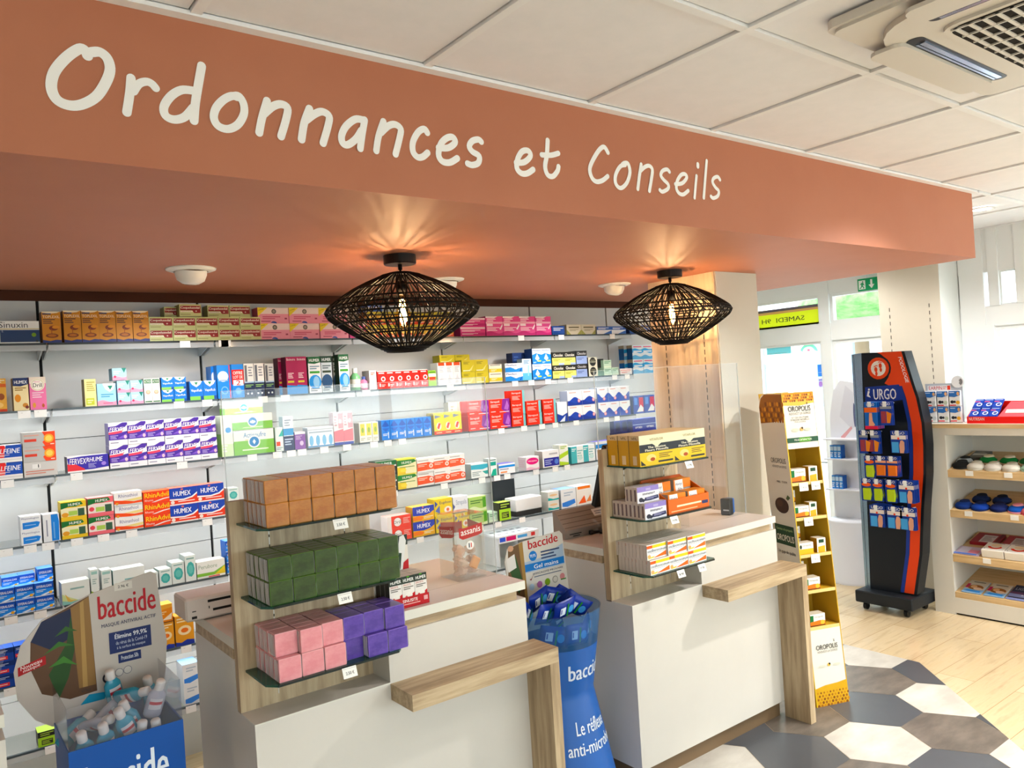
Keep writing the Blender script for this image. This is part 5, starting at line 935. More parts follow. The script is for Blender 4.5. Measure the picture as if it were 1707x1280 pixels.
# acrylic screens
def screen(X0, X1, label, h=.735):
    t = thing('acrylic_screen', label, 'screen', (X0, 2.388, CT), 0, 'clear screens on the counters')
    b = MB(); b.box(0, 0, .0005, X1-X0, .005, h, ACRYL); b.build('sheet', t)
    e = glassmat('bright_acrylic_edge', (.9, .95, .95, 1), 1.5, .2, body=((.9, .93, .93, 1), .45)) if 'bright_acrylic_edge' not in bpy.data.materials else bpy.data.materials['bright_acrylic_edge']
    b = MB(); b.box(-.0012, -.0005, .0005, -.0001, .0055, h, e); b.box(X1-X0+.0001, -.0005, .0005, X1-X0+.0012, .0055, h, e); b.box(0, -.0004, h+.0001, X1-X0, .0054, h+.0012, e); b.build('polished_edge', t)
    for x in (.16, X1-X0-.42):
        b = MB(); b.box(x, .0056, .0006, x+.004, .12, .004, ACRYL); b.prism([(.0056, .004), (.10, .004), (.0056, .10)], 'x', x, x+.004, ACRYL); b.build('foot', t)
screen(LC+.012, 1.70, 'clear upright acrylic screen on the counter with the soap shelves')
screen(RC+.018, 3.215, 'clear upright acrylic screen on the counter by the pillar')
# acrylic box of bagged vials
t = thing('acrylic_box', 'clear acrylic box with red labels holding orange vial bags', 'box', (1.60, 2.462, CT+.0006))
w = .062; hh = .235
CLR = glassmat('box_acrylic', (.98, .98, .97, 1), 1.3, .03, body=((.9, .88, .86, 1), .04))
b = MB(); b.box(-w, -w, 0, w, w, .003, CLR)
for a in ((-w, -w, w, -w+.003), (-w, w-.003, w, w), (-w, -w+.003, -w+.003, w-.003), (w-.003, -w+.003, w, w-.003)): b.box(a[0], a[1], .003, a[2], a[3], hh, CLR)
b.box(-w-.002, -w-.002, hh+.0002, w+.002, w+.002, hh+.003, CLR); b.box(-.03, -.012, hh+.0031, .03, .012, hh+.0036, M('7c8288', .4)); b.build('box_shell', t)
lab = [('p', [(.02, .2), (.02, .85), (.2, .8), (.98, 1), (.98, .3), (.8, .16), (.16, .02)], 'b0222a'), ('t', 'assanis', .10, .90, .30, .72, 'f4ece8', .03, 0, .12)]
b = MB(); panel(b, -.052, .148, .055, .20, -w-.0004, lab); decals(b, lab, lambda u, v, l: (-w-.0004-l, .052-u*.104, .148+v*.052)); 
decals(b, [lab[0]], lambda u, v, l: (.05-u*.1, w+.0004+l, .15+v*.052)); decals(b, [lab[0]], lambda u, v, l: (w+.0004+l, -.05+u*.1, .15+v*.052)); b.build('red_label', t)
b = MB(); b.add([(.0+.0+x, -w-.0008, z) for x, z in circ(-.004, .125, .0165, n=24)], [list(range(24))], M('f0ece8'))
for x0, x1, c in ((-.0105, -.006, '1f2440'), (-.006, -.002, 'f4f2f0'), (-.002, .0025, 'c2302c')): b.box(x0, -w-.0016, .117, x1, -w-.0010, .133, M(c))
b.build('round_sticker', t)
bagm = [M('e0a070', .3), M('d9b8a4', .3), M('cf8a5a', .3), M('e6ccc0', .3)]
r3 = random.Random(5)
BAGF = glassmat('bag_film', (.96, .9, .86, 1), 1.45, .1, body=((.95, .74, .62, 1), .38))
for k in range(9):
    lv = k//3; x = (-.03, .0, .03)[k % 3]+r3.uniform(-.004, .004); y = (-.026, .026, -.006)[k % 3]+r3.uniform(-.004, .004)
    tb = thing('sachet_bag', f'small clear bag with orange vials, {["bottom", "middle", "top"][lv]} of the acrylic box, {["near corner", "deep corner", "centre"][k % 3]}', 'bag', (1.60+x, 2.462+y, CT+.026+lv*.036), r3.uniform(0, 3), 'vial bags in the acrylic box')
    tb.rotation_euler = (r3.uniform(-.5, .5), r3.uniform(-.5, .5), r3.uniform(0, 3))
    b = MB(); b.lathe([(0, -.016), (.020, -.012), (.031, 0), (.020, .012), (0, .016)], BAGF, 10, sy=.75, smooth=False); b.v = [(vx*(j:=r3.uniform(.82, 1.12)), vy*j, vz*r3.uniform(.8, 1.2)) for vx, vy, vz in b.v]; b.build('film_bag', tb)
    b = MB(); b.lathe([(0, -.013), (.006, -.012), (.006, .009), (.003, .012), (0, .013)], bagm[k % 4], 10, cx=-.006); b.lathe([(0, -.011), (.006, -.01), (.006, .007), (0, .01)], bagm[(k+1) % 4], 10, cx=.008); b.build('vial', tb)
tb = thing('sachet_bag', 'orange topped bag leaning against the side wall of the acrylic box', 'bag', (1.632, 2.43, CT+.052), 0, 'vial bags in the acrylic box'); tb.rotation_euler = (.2, .5, .3)
b = MB(); b.rbox(-.022, -.006, -.022, .022, .006, .022, .004, M('d9955c', .35)); b.build('film_bag', tb)
# till hardware
t = thing('label_printer', 'cream label printer with two black slots at the end of the soap counter', 'printer', (.665, 2.66, CT+.0006), 0)
CRM = M('cfc4ba', .45)
b = MB(); b.rbox(0, 0, .004, .30, .14, .078, .006, CRM); b.box(.02, .02, 0, .28, .12, .004, M('2a2623')); 
for z, x0, x1 in ((.056, .07, .285), (.026, .085, .285)): b.box(x0, -.0012, z, x1, .001, z+.008, M('14110f'))
b.box(.02, -.001, .034, .032, .001, .037, M('2a2623')); b.box(.018, -.0012, .012, .034, .001, .02, M('14110f')); b.box(.072, -.001, .036, .075, .001, .044, M('2a2623')); b.build('printer_body', t)
b = MB(); b.tube([(.26, -.004, .05), (.235, -.02, .035), (.235, -.022, .015), (.26, -.006, .002)], .004, M('8f857d'), 6); b.build('cable', t)
t = thing('keyboard_stand', 'taupe sloping till keyboard cover with white label beside the oak panel', 'till', (2.262, 2.645, CT+.0006), 0)
TPE = M('94887f', .4); sl = .085/.06
b = MB(); b.prism([(-.005, .028), (-.005, .04), (.06, .12), (.075, .12), (.075, .028)], 'x', 0, .41, TPE)
def KP(u, v, l): return (u*.41, -.005+v*.065-l, .04+v*.08)
decals(b, [('r', .01, .10+.22*k, .99, .13+.22*k, '645850') for k in range(4)]+[('r', .50, .42, .68, .78, 'e6e4e2'), ('l', .53, .65, .5, .7, 2, '8a8e98')], KP, 1, 1); b.build('sloped_cover', t)
b = MB(); b.box(.004, .002, 0, .406, .07, .028, M('8f857c', .5)); b.box(.03, .0005, .016, .10, .0025, .020, M('1c1917')); b.box(.05, .0005, .007, .09, .0025, .011, M('1c1917')); b.build('drawer_base', t)
b = MB(); b.tube([(.15, -.006, .012), (.20, -.012, .008), (.25, -.012, .018), (.31, -.008, .02)], .0045, M('1a1818'), 6); b.rbox(.14, -.014, .002, .162, -.0005, .02, .003, M('1a1818')); b.build('cable', t)
t = thing('till_monitor', 'black till monitor seen edge on behind the oak panel', 'monitor', (2.56, 2.46, CT+.0006))
b = MB(); b.rbox(-.17, -.016, -.145, .17, .016, .145, .006, M('171615', .4)); b.build('screen_housing', t, (0, .085, .27), (.33, 0, 0)); b = MB(); b.box(-.02, .10, .008, .02, .125, .26, M('201f1e')); b.rbox(-.11, .02, 0, .11, .165, .01, .003, M('201f1e')); b.build('stand', t)
o = None
t = thing('desk_stapler', 'black and blue stamp holder standing at the worktop end by the pillar', 'stamp', (3.135, 2.44, CT+.0006), .2)
b = MB(); b.rbox(-.02, -.025, 0, .02, .025, .08, .004, M('17181c', .4)); b.box(-.0205, -.02, .022, -.0199, .01, .028, M('cfd4da')); b.build('body', t); b = MB(); b.rbox(.021, -.022, .004, .042, .022, .078, .005, M('1f62b0', .35)); b.build('cap', t)
t = thing('label_printer', 'white printer box with dark underside on the fifth wall shelf', 'printer', (xat(883, 3.72, SHZ[4]), 3.72, SHZ[4]-.001))
b = MB(); b.rbox(-.10, 0, .03, .10, .11, .105, .004, M('e4e5e4', .4)); b.box(-.098, .004, 0, .098, .106, .03, M('2a2b2c')); b.build('printer_body', t)
t = thing('flat_screen', 'small dark screen leaning at the back of the fifth wall shelf', 'monitor', (xat(843, 3.87, SHZ[4]), 3.87, SHZ[4]-.001))
b = MB(); b.rbox(-.085, 0, .09, .085, .02, .25, .004, M('23272a', .3)); b.build('screen', t); b = MB(); b.box(-.02, .005, .006, .02, .016, .1, M('3a3d40')); b.rbox(-.06, -.015, 0, .06, .04, .007, .002, M('3a3d40')); b.build('stand', t)
t = thing('drawer_tray', 'white perforated tray with red and blue front strip under the screen', 'tray', (xat(868, 3.72, SHZ[5]), 3.72, SHZ[5]+.17))
b = MB(); b.box(-.15, 0, .0, .15, .2, .012, M('dfe3e6', .4)); b.box(-.15, -.002, -.03, .15, 0, .012, M('e6e8ea'));
for k in range(5): b.box(-.12+k*.05, .04, .012, -.09+k*.05, .06, .0126, M('6a7278')); b.box(-.12+k*.05, .12, .012, -.09+k*.05, .14, .0126, M('6a7278'))
panel(b, -.15, -.03, .15, .012, -.002, [('r', .02, .2, .16, .8, '3a5ac8'), ('r', .18, .2, .42, .8, 'c8306a'), ('r', .46, .3, .7, .7, '5a9ad0'), ('r', .8, .25, .9, .75, 'd84a4a')]); b.build('tray', t)
for sx in (-.14, .132):
    b = MB(); b.box(sx, .02, -.169, sx+.008, .19, 0, M('cfd2d3')); b.build('leg', t)
# ================================================================== FLOOR STANDS
DS.update({
'oro': ('e8e4da', 'a9761f', 'd2c8b4', [('r', .0, .2, .22, .9, '2a6a3c'), ('t', 'Oropolis', .3, .88, .66, .82, '6a645a', .0), ('p', [(.0, .06), (0, .36), (.6, .46), (1, .4), (1, .06)], 'dc7a34'), ('e', .82, .26, .14, .2, 'e9b33a'), ('r', 0, 0, 1, .08, '5c2c1c')]),
'oroY': ('e8e4da', 'a9761f', 'd2c8b4', [('e', .1, .66, .08, .18, '23301f'), ('t', 'Oropolis', .24, .84, .66, .82, '6a645a', .0), ('r', 0, 0, 1, .46, 'e6b52e')]),
'oroT': ('ece8de', 'b08a3a', 'd9cfba', [('r', .2, .66, .8, .9, '23432f'), ('t', 'Oropolis', .1, .9, .54, .62, '8a847a', .0), ('p', [(.1, 0), (.1, .4), (.9, .46), (.9, 0)], 'e2a92c')]),
})
TH = math.radians(-21.1); RO = Matrix.Rotation(TH, 3, 'Z'); OB = Vector((3.476, 2.148, 0)); LEAN = .085
def oro(x, y, z): return OB + RO @ Vector((x, y+LEAN*z, z))
t = thing('display_stand', 'tall yellow and white cardboard honeycomb stand of throat boxes by the ledge', 'display stand', OB, TH)
YEL = M('cda837', .5); YED = M('c39b2e', .55); OW = M('ddd8cc', .5)
def sh(pts): return [(x, y+LEAN*z, z) for x, y, z in pts]
def lbox(b, x0, y0, z0, x1, y1, z1, m):
    b.add(sh([(x0,y0,z0),(x1,y0,z0),(x1,y1,z0),(x0,y1,z0),(x0,y0,z1),(x1,y0,z1),(x1,y1,z1),(x0,y1,z1)]), [[0,3,2,1],[4,5,6,7],[0,1,5,4],[1,2,6,5],[2,3,7,6],[3,0,4,7]], m)
hw = .093; dp = .2
def side(b, x0, x1, m):
    pr = [(0, 0), (dp, 0), (dp, 1.44)]+[(dp-.06+.06*math.cos(a), 1.455+.06*math.sin(a)) for a in [math.pi/2*k/6 for k in range(7)]]+[(0, 1.515)]
    n = len(pr); b.add(sh([(x0, y, z) for y, z in pr]+[(x1, y, z) for y, z in pr]), [[i, (i+1) % n, n+(i+1) % n, n+i] for i in range(n)]+[list(range(n))[::-1], list(range(n, 2*n))], m)
HONEY = [('c', .08+.115*c+(.057 if r % 2 else 0), .02+.1*r, .055, ['5a2f12', '7a4416', '93591a'][(c*2+r) % 3]) for r in range(3) for c in range(9)]
def bee(x, y, s, asp): return [('e', x, y, .022*s, .022*s*asp, '1f1a14'), ('p', [(x-.06*s, y+.05*s), (x, y+.01), (x+.06*s, y+.05*s), (x, y+.03*s)], '3a342a')]
b = MB(); side(b, -hw, -hw+.003, OW)
SP = lambda u, v, l: sh([(-hw-l, dp-u*dp, v*1.515)])[0]
decals(b, [('p', [(0, 0), (0, .36), (1, .36), (1, 0)], 'd2a020'), ('p', [(0, .90), (0, .955), (.1, .985), (.28, .999), (1, .999), (1, .915), (.5, .905)], '8a5a1e')]+[('e', .05+.1*c+(.05 if r % 2 else 0), .912+.018*r, .042, .0075, ['a8702a', 'c98f34', '6e4216'][(c+r) % 3]) for r in range(4) for c in range(10) if not (r > 2 and c < 2)]+
 [('t', 'OROPOLIS', .26, .88, .77, .787, '2a2622', .01), ('t', 'ADOUCIT LA GORGE', .3, .88, .755, .763, '4a453e', .0), ('t', 'MIEL   THYM', .42, .84, .705, .712, '3a352f', .02),
  ('e', .52, .63, .28, .026, '3a241c'), ('e', .45, .637, .12, .012, '4c3024'), ('p', [(.72, .655), (.8, .668), (.9, .66), (.8, .65)], '4a5a3a'), ('r', .12, .50, .9, .565, '22402c'), ('t', 'Gamme a la propolis', .18, .84, .545, .555, 'b9d08a', .0), ('t', 'OROPOLIS', .17, .86, .512, .533, 'eae6d8', .02), ('t', 'Un gage de qualite', .16, .86, .468, .482, '2f2b26', .02)]+
 [d for i, w in enumerate(('Standardise', 'Purifie', 'Extrait francais')) for d in (('p', [(.14, .425-i*.045), (.19, .415-i*.045), (.26, .44-i*.045), (.19, .42-i*.045)], '3a352f'), ('t', w, .32, .62+.08*i, .424-i*.045, .435-i*.045, '3a352f', .01), ('l', .34, .92, .405-i*.045, .418-i*.045, 2, '8a857a'))]+
 [('p', [(.3, .262), (.3, .285), (.4, .30), (.5, .305), (.62, .3), (.7, .285), (.7, .262), (.72, .26), (.72, .287), (.63, .303), (.5, .309), (.38, .303), (.28, .287), (.28, .26)], '3a352f'), ('t', 'FRANCAIS', .31, .69, .265, .275, '3a352f', .01), ('t', 'MADE', .4, .6, .28, .287, '3a352f', .0)], SP, 1, dp/1.515)
for z0, z1 in ((0, 1.515),): lbox(b, -hw-.0002, -.0012, z0, -hw+.004, -.0002, z1, M('e0bb2e', .5))
b.build('side_panel', t)
b = MB(); side(b, hw-.003, hw, YEL); lbox(b, hw-.004, -.0012, 0, hw+.0002, -.0002, 1.24, M('cfa52a', .5)); b.build('side_panel', t)
b = MB(); lbox(b, -hw+.003, dp-.004, .0, hw-.003, dp, 1.515, YED); b.build('back_panel', t)
def FP(z0, z1): return lambda u, v, l: sh([(-hw+.004+u*(2*hw-.006), -.0012-l, z0+v*(z1-z0))])[0]
b = MB(); lbox(b, -hw+.003, 0, 1.24, hw, .004, 1.518, OW)
ASP = (2*hw)/.278
decals(b, [('r', 0, .84, 1, 1, 'c48a24'), ('p', [(0, .78), (0, .84), (1, .84), (1, .8), (.5, .76)], 'd9b04a')]+[('c', .035+.068*c+(.034 if r % 2 else 0), .85+.05*r, .019, ['8a5220', 'a86a22', 'e0a93a', '6a3a16'][(c*3+r) % 4]) for r in range(3) for c in range(14)]+
  [('t', 'OROPOLIS', .14, .86, .66, .755, '2a2622', .02), ('t', 'ADOUCIT LA GORGE', .15, .85, .60, .645, '6a645a', .0), ('t', 'N°1 DES SOLUTIONS', .22, .76, .535, .565, '3f3a34', .01), ('t', "D'ORIGINE NATURELLE", .18, .78, .495, .525, '3f3a34', .01), ('t', 'POUR LA GORGE', .3, .66, .46, .485, '5a554c', .0), ('e', .3, .33, .12, .03, 'c9c7b0'), ('e', .68, .33, .1, .025, 'c9c7b0'), ('e', .5, .34, .055, .035, 'd8a860'), ('e', .52, .36, .03, .02, '2a221a'), ('r', 0, .11, 1, .195, '274a33'), ('r', .38, .115, .74, .19, '5a8f3a'), ('t', '97% DE SATISFACTION', .22, .78, .135, .17, 'eef0dc', .02)]+bee(.76, .79, .7, 1), FP(1.24, 1.518), 1, ASP)
b.build('header_panel', t)
for k, z in enumerate((1.073, .902, .722, .549, .374)):
    b = MB(); lbox(b, -hw+.003, .004, z-.012, hw-.003, dp-.004, z, YED); lbox(b, -hw+.003, 0, z-.014, hw-.003, .0035, z+.001, M('d9c07a', .5)); s_ = b.build('shelf', t)
    for x in {0: (-.025, .045), 1: (-.02,), 2: (-.005,)}.get(k, ()):
        b = MB(); lbox(b, x-.026, -.004, z-.042, x+.024, -.0015, z-.002, M('f0efea')); decals(b, [('t', '7.90 €', .2, .8, .3, .55, '5a5854', .0)], lambda u, v, l: sh([(x-.026+.05*u, -.004-l, z-.042+.04*v)])[0]); b.build('price_tag', t)
b = MB(); lbox(b, -hw+.003, 0, .0, hw-.003, .004, .360, OW); lbox(b, -hw+.001, .004, 0, hw-.001, .012, .36, YED)
hc = [('c', .05+.1*c+(.05 if r % 2 else 0), .012+.042*r, .021-.002*r, ['7a4a14', '97631a', 'b98220'][(c+r*2) % 3]) for r in range(5) for c in range(10)]
decals(b, [('p', [(0, 0), (0, .24), (.3, .27), (.7, .28), (1, .3), (1, 0)], 'cf9f24')]+hc+[('t', 'OROPOLIS', .16, .84, .735, .80, '2a2622', .02), ('t', 'ADOUCIT LA GORGE', .18, .82, .695, .722, '6a645a', .0), ('e', .28, .52, .12, .015, 'cfccb8'), ('e', .74, .52, .12, .015, 'cfccb8'), ('e', .5, .53, .05, .022, 'd8b04a'), ('e', .52, .54, .028, .014, '1f1a14')]+bee(.74, .83, .6, .6), FP(0, .36), 1, 2*hw/.36)
b.build('front_panel', t)
ii = 0
ORO = [(1.073, -.040, 'oro', .082, .045, .066), (1.073, .045, 'oroT', .05, .05, .072), (.902, -.042, 'oro', .08, .045, .055), (.902, .022, 'oroT', .042, .04, .068), (.722, -.042, 'oroY', .08, .045, .056), (.722, .045, 'oroT', .05, .05, .070), (.549, -.03, 'oro', .085, .05, .058), (.374, -.025, 'oro', .085, .05, .058)]
WHERE = ['topmost shelf', 'second shelf down', 'third shelf down', 'fourth shelf down', 'bottom shelf']
for z, x, key, w, d, h in ORO:
    me = carton_mesh(key, w, d, h, *DS[key]); lv = [1.073, .902, .722, .549, .374].index(z); p = oro(x, .012+d/2, z+.0005)
    o = link('throat_box', me, None, p, (0, 0, TH)); tag(o, f'{ {"oro": "low white and orange", "oroT": "upright yellow and white", "oroY": "low white and yellow"}[key]} throat box on the {WHERE[lv]} of the honeycomb stand', 'medicine box', 'throat boxes in the honeycomb stand')
for z, x, lv in ((.902, -.05, 1), (.722, -.045, 2), (.549, -.045, 3), (.374, -.05, 4)):
    me = carton_mesh('oro', .07, .05, .06, *DS['oro']); p = oro(x, .125, z+.0005); o = link('throat_box', me, None, p, (0, 0, TH)); tag(o, f'shaded throat box set back on the {WHERE[lv]} of the honeycomb stand', 'medicine box', 'throat boxes in the honeycomb stand')
    o = link('throat_box', me, None, p+Vector((0, 0, .0605)), (0, 0, TH)); tag(o, f'shaded throat box stacked on another at the back of the {WHERE[lv]}', 'medicine box', 'throat boxes in the honeycomb stand')
# ------------------------------------------------------------------ blue gel stands
def sheetmat(): return M('1f5fae', .4)
t = thing('gel_bin_stand', 'square blue floor bin with header card selling hand gel bottles', 'display stand', (.43, 2.53, 0))
BLU1 = M('1d4f96', .42); bw, bd, bh = .145, .13, .75
b = MB(); b.box(-bw, -bd, 0, bw, bd, bh-.22, BLU1)
for a in ((-bw, -bd, bw, -bd+.004), (-bw, bd-.004, bw, bd), (-bw, -bd+.004, -bw+.004, bd-.004), (bw-.004, -bd+.004, bw, bd-.004)): b.box(a[0], a[1], bh-.22, a[2], a[3], bh, BLU1)
panel(b, -bw, 0, bw, bh, -bd, [('t', 'baccide', .12, .84, .80, .93, 'dfe6ee', .05, 0, .0), ('t', 'Le réflexe', .2, .7, .5, .56, 'dfe6ee', .03), ('t', 'anti-microbes', .15, .85, .42, .48, 'dfe6ee', .03)], 2*bw/bh); b.build('bin', t)
b = MB(); z0 = bh; z1 = bh+.115
for a in ((-bw+.001, -bd+.001, bw-.001, -bd+.002), (bw-.002, -bd+.002, bw-.001, bd-.002), (-bw+.001, -bd+.002, -bw+.002, bd-.002)): b.box(a[0], a[1], bh-.05, a[2], a[3], z1, FILM)
b.build('clear_collar', t)
CY = bd+.004; GREY = M('c3bab0', .5)
b = MB(); out = [(-.12, bh-.02), (.14, bh-.02), (.165, bh+.06), (.175, bh+.16), (.165, bh+.25), (.155, bh+.375), (.14, bh+.385), (-.03, bh+.35), (-.16, bh+.30), (-.215, bh+.24), (-.235, bh+.17), (-.23, bh+.09), (-.19, bh+.02), (-.15, bh-.01)]
b.prism(out, 'y', CY, CY+.004, GREY)
def CP(u, v, l): return (u, CY-l, bh+v)
decals(b, [('p', [(-.19, .245), (-.16, .297), (-.035, .346), (-.028, .06), (-.10, .055), (-.17, .09), (-.195, .17)], '5b4230'), ('p', [(-.19, .245), (-.16, .297), (-.08, .32), (-.075, .24), (-.14, .21)], '1d2440'),
  ('p', [(-.075, .08), (-.085, .32), (-.035, .344), (-.03, .08)], '8a6b45'), ('p', [(-.065, .08), (-.06, .33), (-.05, .335), (-.052, .08)], 'a98a5c'),
  ('p', [(-.13, .06), (-.15, .14), (-.1, .22), (-.085, .3), (-.08, .2), (-.1, .12)], '2c4a26'), ('p', [(-.16, .2), (-.12, .23), (-.08, .21), (-.12, .215)], '3f6a34'), ('p', [(-.15, .16), (-.11, .185), (-.075, .15), (-.11, .165)], '4a7a3c'), ('p', [(-.13, .245), (-.1, .27), (-.07, .25), (-.1, .255)], '35592c'),
  ('p', [(-.225, .155), (-.225, .180), (-.155, .198), (-.155, .173)], '9c2226'), ('t', 'Nouveau', -.218, -.165, .170, .181, 'f0dcd8', .02, 0, .012), ('t', 'masque', -.212, -.17, .160, .169, 'f0dcd8', .02, 0, .01),
  ('r', .035, .345, .085, .368, 'd9d3c8'), ('t', '2.96 €', .045, .075, .352, .361, '2c2a28', .03), ('t', 'baccide', -.012, .148, .268, .338, 'a8222c', .05, 0, .0), ('t', 'MASQUE ANTIVIRAL ACTIF', -.006, .147, .240, .2525, '23284c', .02),
  ('r', .012, .158, .13, .222, '1f2c5c'), ('t', 'Élimine 99,9%', .028, .118, .198, .217, 'eef0f4', .03), ('t', 'du virus de la Covid-19', .03, .118, .182, .193, 'c9d0e0', .01), ('t', 'à la surface du masque', .032, .112, .166, .177, 'c9d0e0', .0), ('r', .034, .125, .098, .152, '1f2c5c'), ('t', 'Protection 50h', .042, .09, .133, .146, 'e4e8f0', .02),
  ('c', .004, .09, .0165, '23222a'), ('c', .004, .09, .011, 'd0c9c0'), ('c', .004, .09, .006, '23222a'), ('c', .034, .098, .012, '6a6a74'), ('c', .034, .098, .0105, 'cfc8bf'), ('c', .058, .1, .012, '6a6a74'), ('c', .058, .1, .0105, 'cfc8bf'),
  ('t', 'VITALE', -.07, -.045, .065, .074, '3a3a3a', .0), ('p', [(-.075, .03), (-.05, .055), (.0, .05), (-.01, .03)], '2f8fb0')], CP, 1, 1)
b.build('header_card', t)
gelB = glassmat('blue_gel_bottle', (.30, .70, .84, 1), 1.45, .06, body=((.04, .36, .52, 1), .75)); gelC = glassmat('clear_gel_bottle', (.85, .88, .93, 1), 1.45, .06, body=((.72, .70, .80, 1), .5))
def gel(X, Y, Z, rot, col, label, sc=1):
    t = thing('gel_bottle', label, 'bottle', (X, Y, Z), 0, 'hand gel bottles in the blue bin'); t.rotation_euler = rot; t.scale = (sc,)*3
    b = MB(); b.lathe([(0, -.055), (.022, -.054), (.025, -.045), (.0255, .0), (.024, .022), (.014, .036), (.012, .040)], col, 18, sy=.62); b.build('bottle_body', t)
    b = MB(); b.lathe([(.013, .038), (.0135, .062), (.011, .066), (0, .066)], M('d9d5d2', .4), 16); b.build('cap', t)
    b = MB()
    for i in range(6):
        a0 = -math.pi/2-.7+1.4*i/6; a1 = -math.pi/2-.7+1.4*(i+1)/6; P_ = lambda a, z: (.0262*math.cos(a), .62*.0266*math.sin(a), z)
        b.add([P_(a0, -.022), P_(a1, -.022), P_(a1, .014), P_(a0, .014)], [[0, 1, 2, 3]], M('d9d3d6')); b.add([tuple(c*1.01 for c in P_(a0, -.006)[:2])+(-.006,), tuple(c*1.01 for c in P_(a1, -.006)[:2])+(-.006,), tuple(c*1.01 for c in P_(a1, .004)[:2])+(.004,), tuple(c*1.01 for c in P_(a0, .004)[:2])+(.004,)], [[0, 1, 2, 3]], M('b03a44'))
    b.build('paper_label', t)
    return t
gx, gy, gz = .43, 2.53, bh
G = [(-.098, -.08, -.03, (.25, -.2, .1), gelB, 'blue gel bottle upright at the bin corner nearest the plain counter'), (-.045, -.078, -.02, (.3, -.3, .3), gelB, 'blue gel bottle tilted beside the corner bottle'), (.008, -.07, .005, (.25, -.4, .1), gelB, 'large blue gel bottle leaning in the middle of the bin'),
 (.03, -.02, .0, (.2, -.3, -.2), gelB, 'blue gel bottle half sunk behind the middle one'), (.045, .03, .055, (1.1, 1.0, .2), gelB, 'blue gel bottle lying across the heap'), (.095, -.04, .045, (.35, .25, -.1), gelC, 'clear gel bottle with red label standing highest in the bin'), (.01, .10, .06, (.1, -.2, .3), gelB, 'blue gel bottle at the back beside the header card'),
 (.108, .092, .02, (.2, -.3, .5), gelB, 'blue gel bottle lying at the back corner'), (-.055, -.005, .012, (1.2, .5, .3), gelC, 'clear gel bottle lying under its red label'), (-.10, .075, -.02, (.2, 1.0, .6), gelB, 'blue gel bottle lying at the back near the leaf picture'), (.04, -.085, -.05, (.1, .1, 0), gelC, 'clear gel bottle sunk at the front edge'), (.085, -.09, -.055, (.1, -.1, 0), gelB, 'blue gel bottle sunk at the front edge'), (-.01, .075, .01, (.6, .8, 1), gelC, 'clear gel bottle with two white caps beside it'), (.0, .01, -.04, (.5, .2, 2), gelB, 'blue gel bottle at the heart of the heap')]
for x, y, z, r_, c, lb in G: gel(gx+x, gy+y, gz+z, r_, c, lb)
# hourglass bin between the counters
HX, HY = 2.005, 2.43
t = thing('gel_bin_stand', 'blue hourglass floor bin with clear rim full of wipe packs between the counters', 'display stand', (HX, HY, 0))
B2 = mottled('cobalt_card', '1759a8', '1b5fb0', 2, .35)
b = MB(); b.lathe([(.215, 0), (.212, .04), (.135, .42), (.132, .44), (.135, .45), (.150, .56), (.160, .62)], B2, 48)
def CYL(rf): 
    def f(u, v, l): a = -math.pi/2+(u-.5)*2*1.5-.0; r = rf(v)+l+.0008; return (r*math.cos(a), r*math.sin(a), v)
    return f
def rad(z):
    pf = [(.215, 0), (.212, .04), (.135, .42), (.132, .44), (.135, .45), (.150, .56), (.160, .62)]
    for (r0, z0), (r1, z1) in zip(pf, pf[1:]):
        if z <= z1: return r0+(r1-r0)*(z-z0)/(z1-z0)
    return .16
decals(b, [('t', 'baccide', .35, .80, .50, .56, 'cfd8e4', .05), ('t', 'Le réflexe', .38, .72, .295, .345, 'dfe6ee', .03), ('t', 'anti-microbes', .30, .80, .225, .27, 'dfe6ee', .03)], CYL(rad))
b.build('card_body', t)
BF = glassmat('blue_tinted_film', (.55, .70, .88, 1), 1.4, .05, body=((.05, .22, .55, 1), .3))
b = MB(); b.lathe([(.160, .62), (.172, .70), (.180, .755)], BF, 48); b.lathe([(.1815, .752), (.183, .757), (.1815, .76), (.179, .757)], ACRYL, 48); b.build('clear_rim', t)
WB = M('142c80', .32); WG = M('3f8a3a', .35); WW = M('e4e8ee', .4)
def pack(X, Y, Z, rot, label, w=.114, h=.082):
    t = thing('wipe_pack', label, 'wipes', (X, Y, Z), 0, 'wipe packs in the hourglass bin'); t.rotation_euler = rot
    n = 8; vs = []; 
    for s in (-1, 1):
        for j in range(5):
            for i in range(n+1):
                u = i/n*2-1; v = j/4*2-1; th_ = .013*(1-u**4)*(1-v**4)+.0006; jag = .003*((i+j) % 2) if abs(u) == 1 else 0
                vs.append((u*(w/2+jag), s*th_, v*h/2))
    fs = []
    for s in (0, 1):
        for j in range(4):
            for i in range(n): o_ = s*45+j*9+i; fs.append([o_, o_+1, o_+10, o_+9] if not s else [o_+9, o_+10, o_+1, o_])
    for j in range(4): fs += [[j*9, j*9+9, 45+j*9+9, 45+j*9], [j*9+8, 45+j*9+8, 45+j*9+17, j*9+17]]
    for i in range(n): fs += [[i, 45+i, 46+i, i+1], [36+i, 37+i, 82+i, 81+i]]
    b = MB(); b.add(vs, fs, WB, True); decals(b, [('r', .1, .3, .42, .78, 'e4e8ee'), ('r', .14, .4, .2, .7, '16328c'), ('r', .52, .1, .6, .92, '3f8a3a'), ('e', .76, .5, .16, .24, '5a9ad0')], lambda u, v, l: ((u-.5)*w*.8, -.0135-l, (v-.5)*h*.85)); b.build('foil_pouch', t)
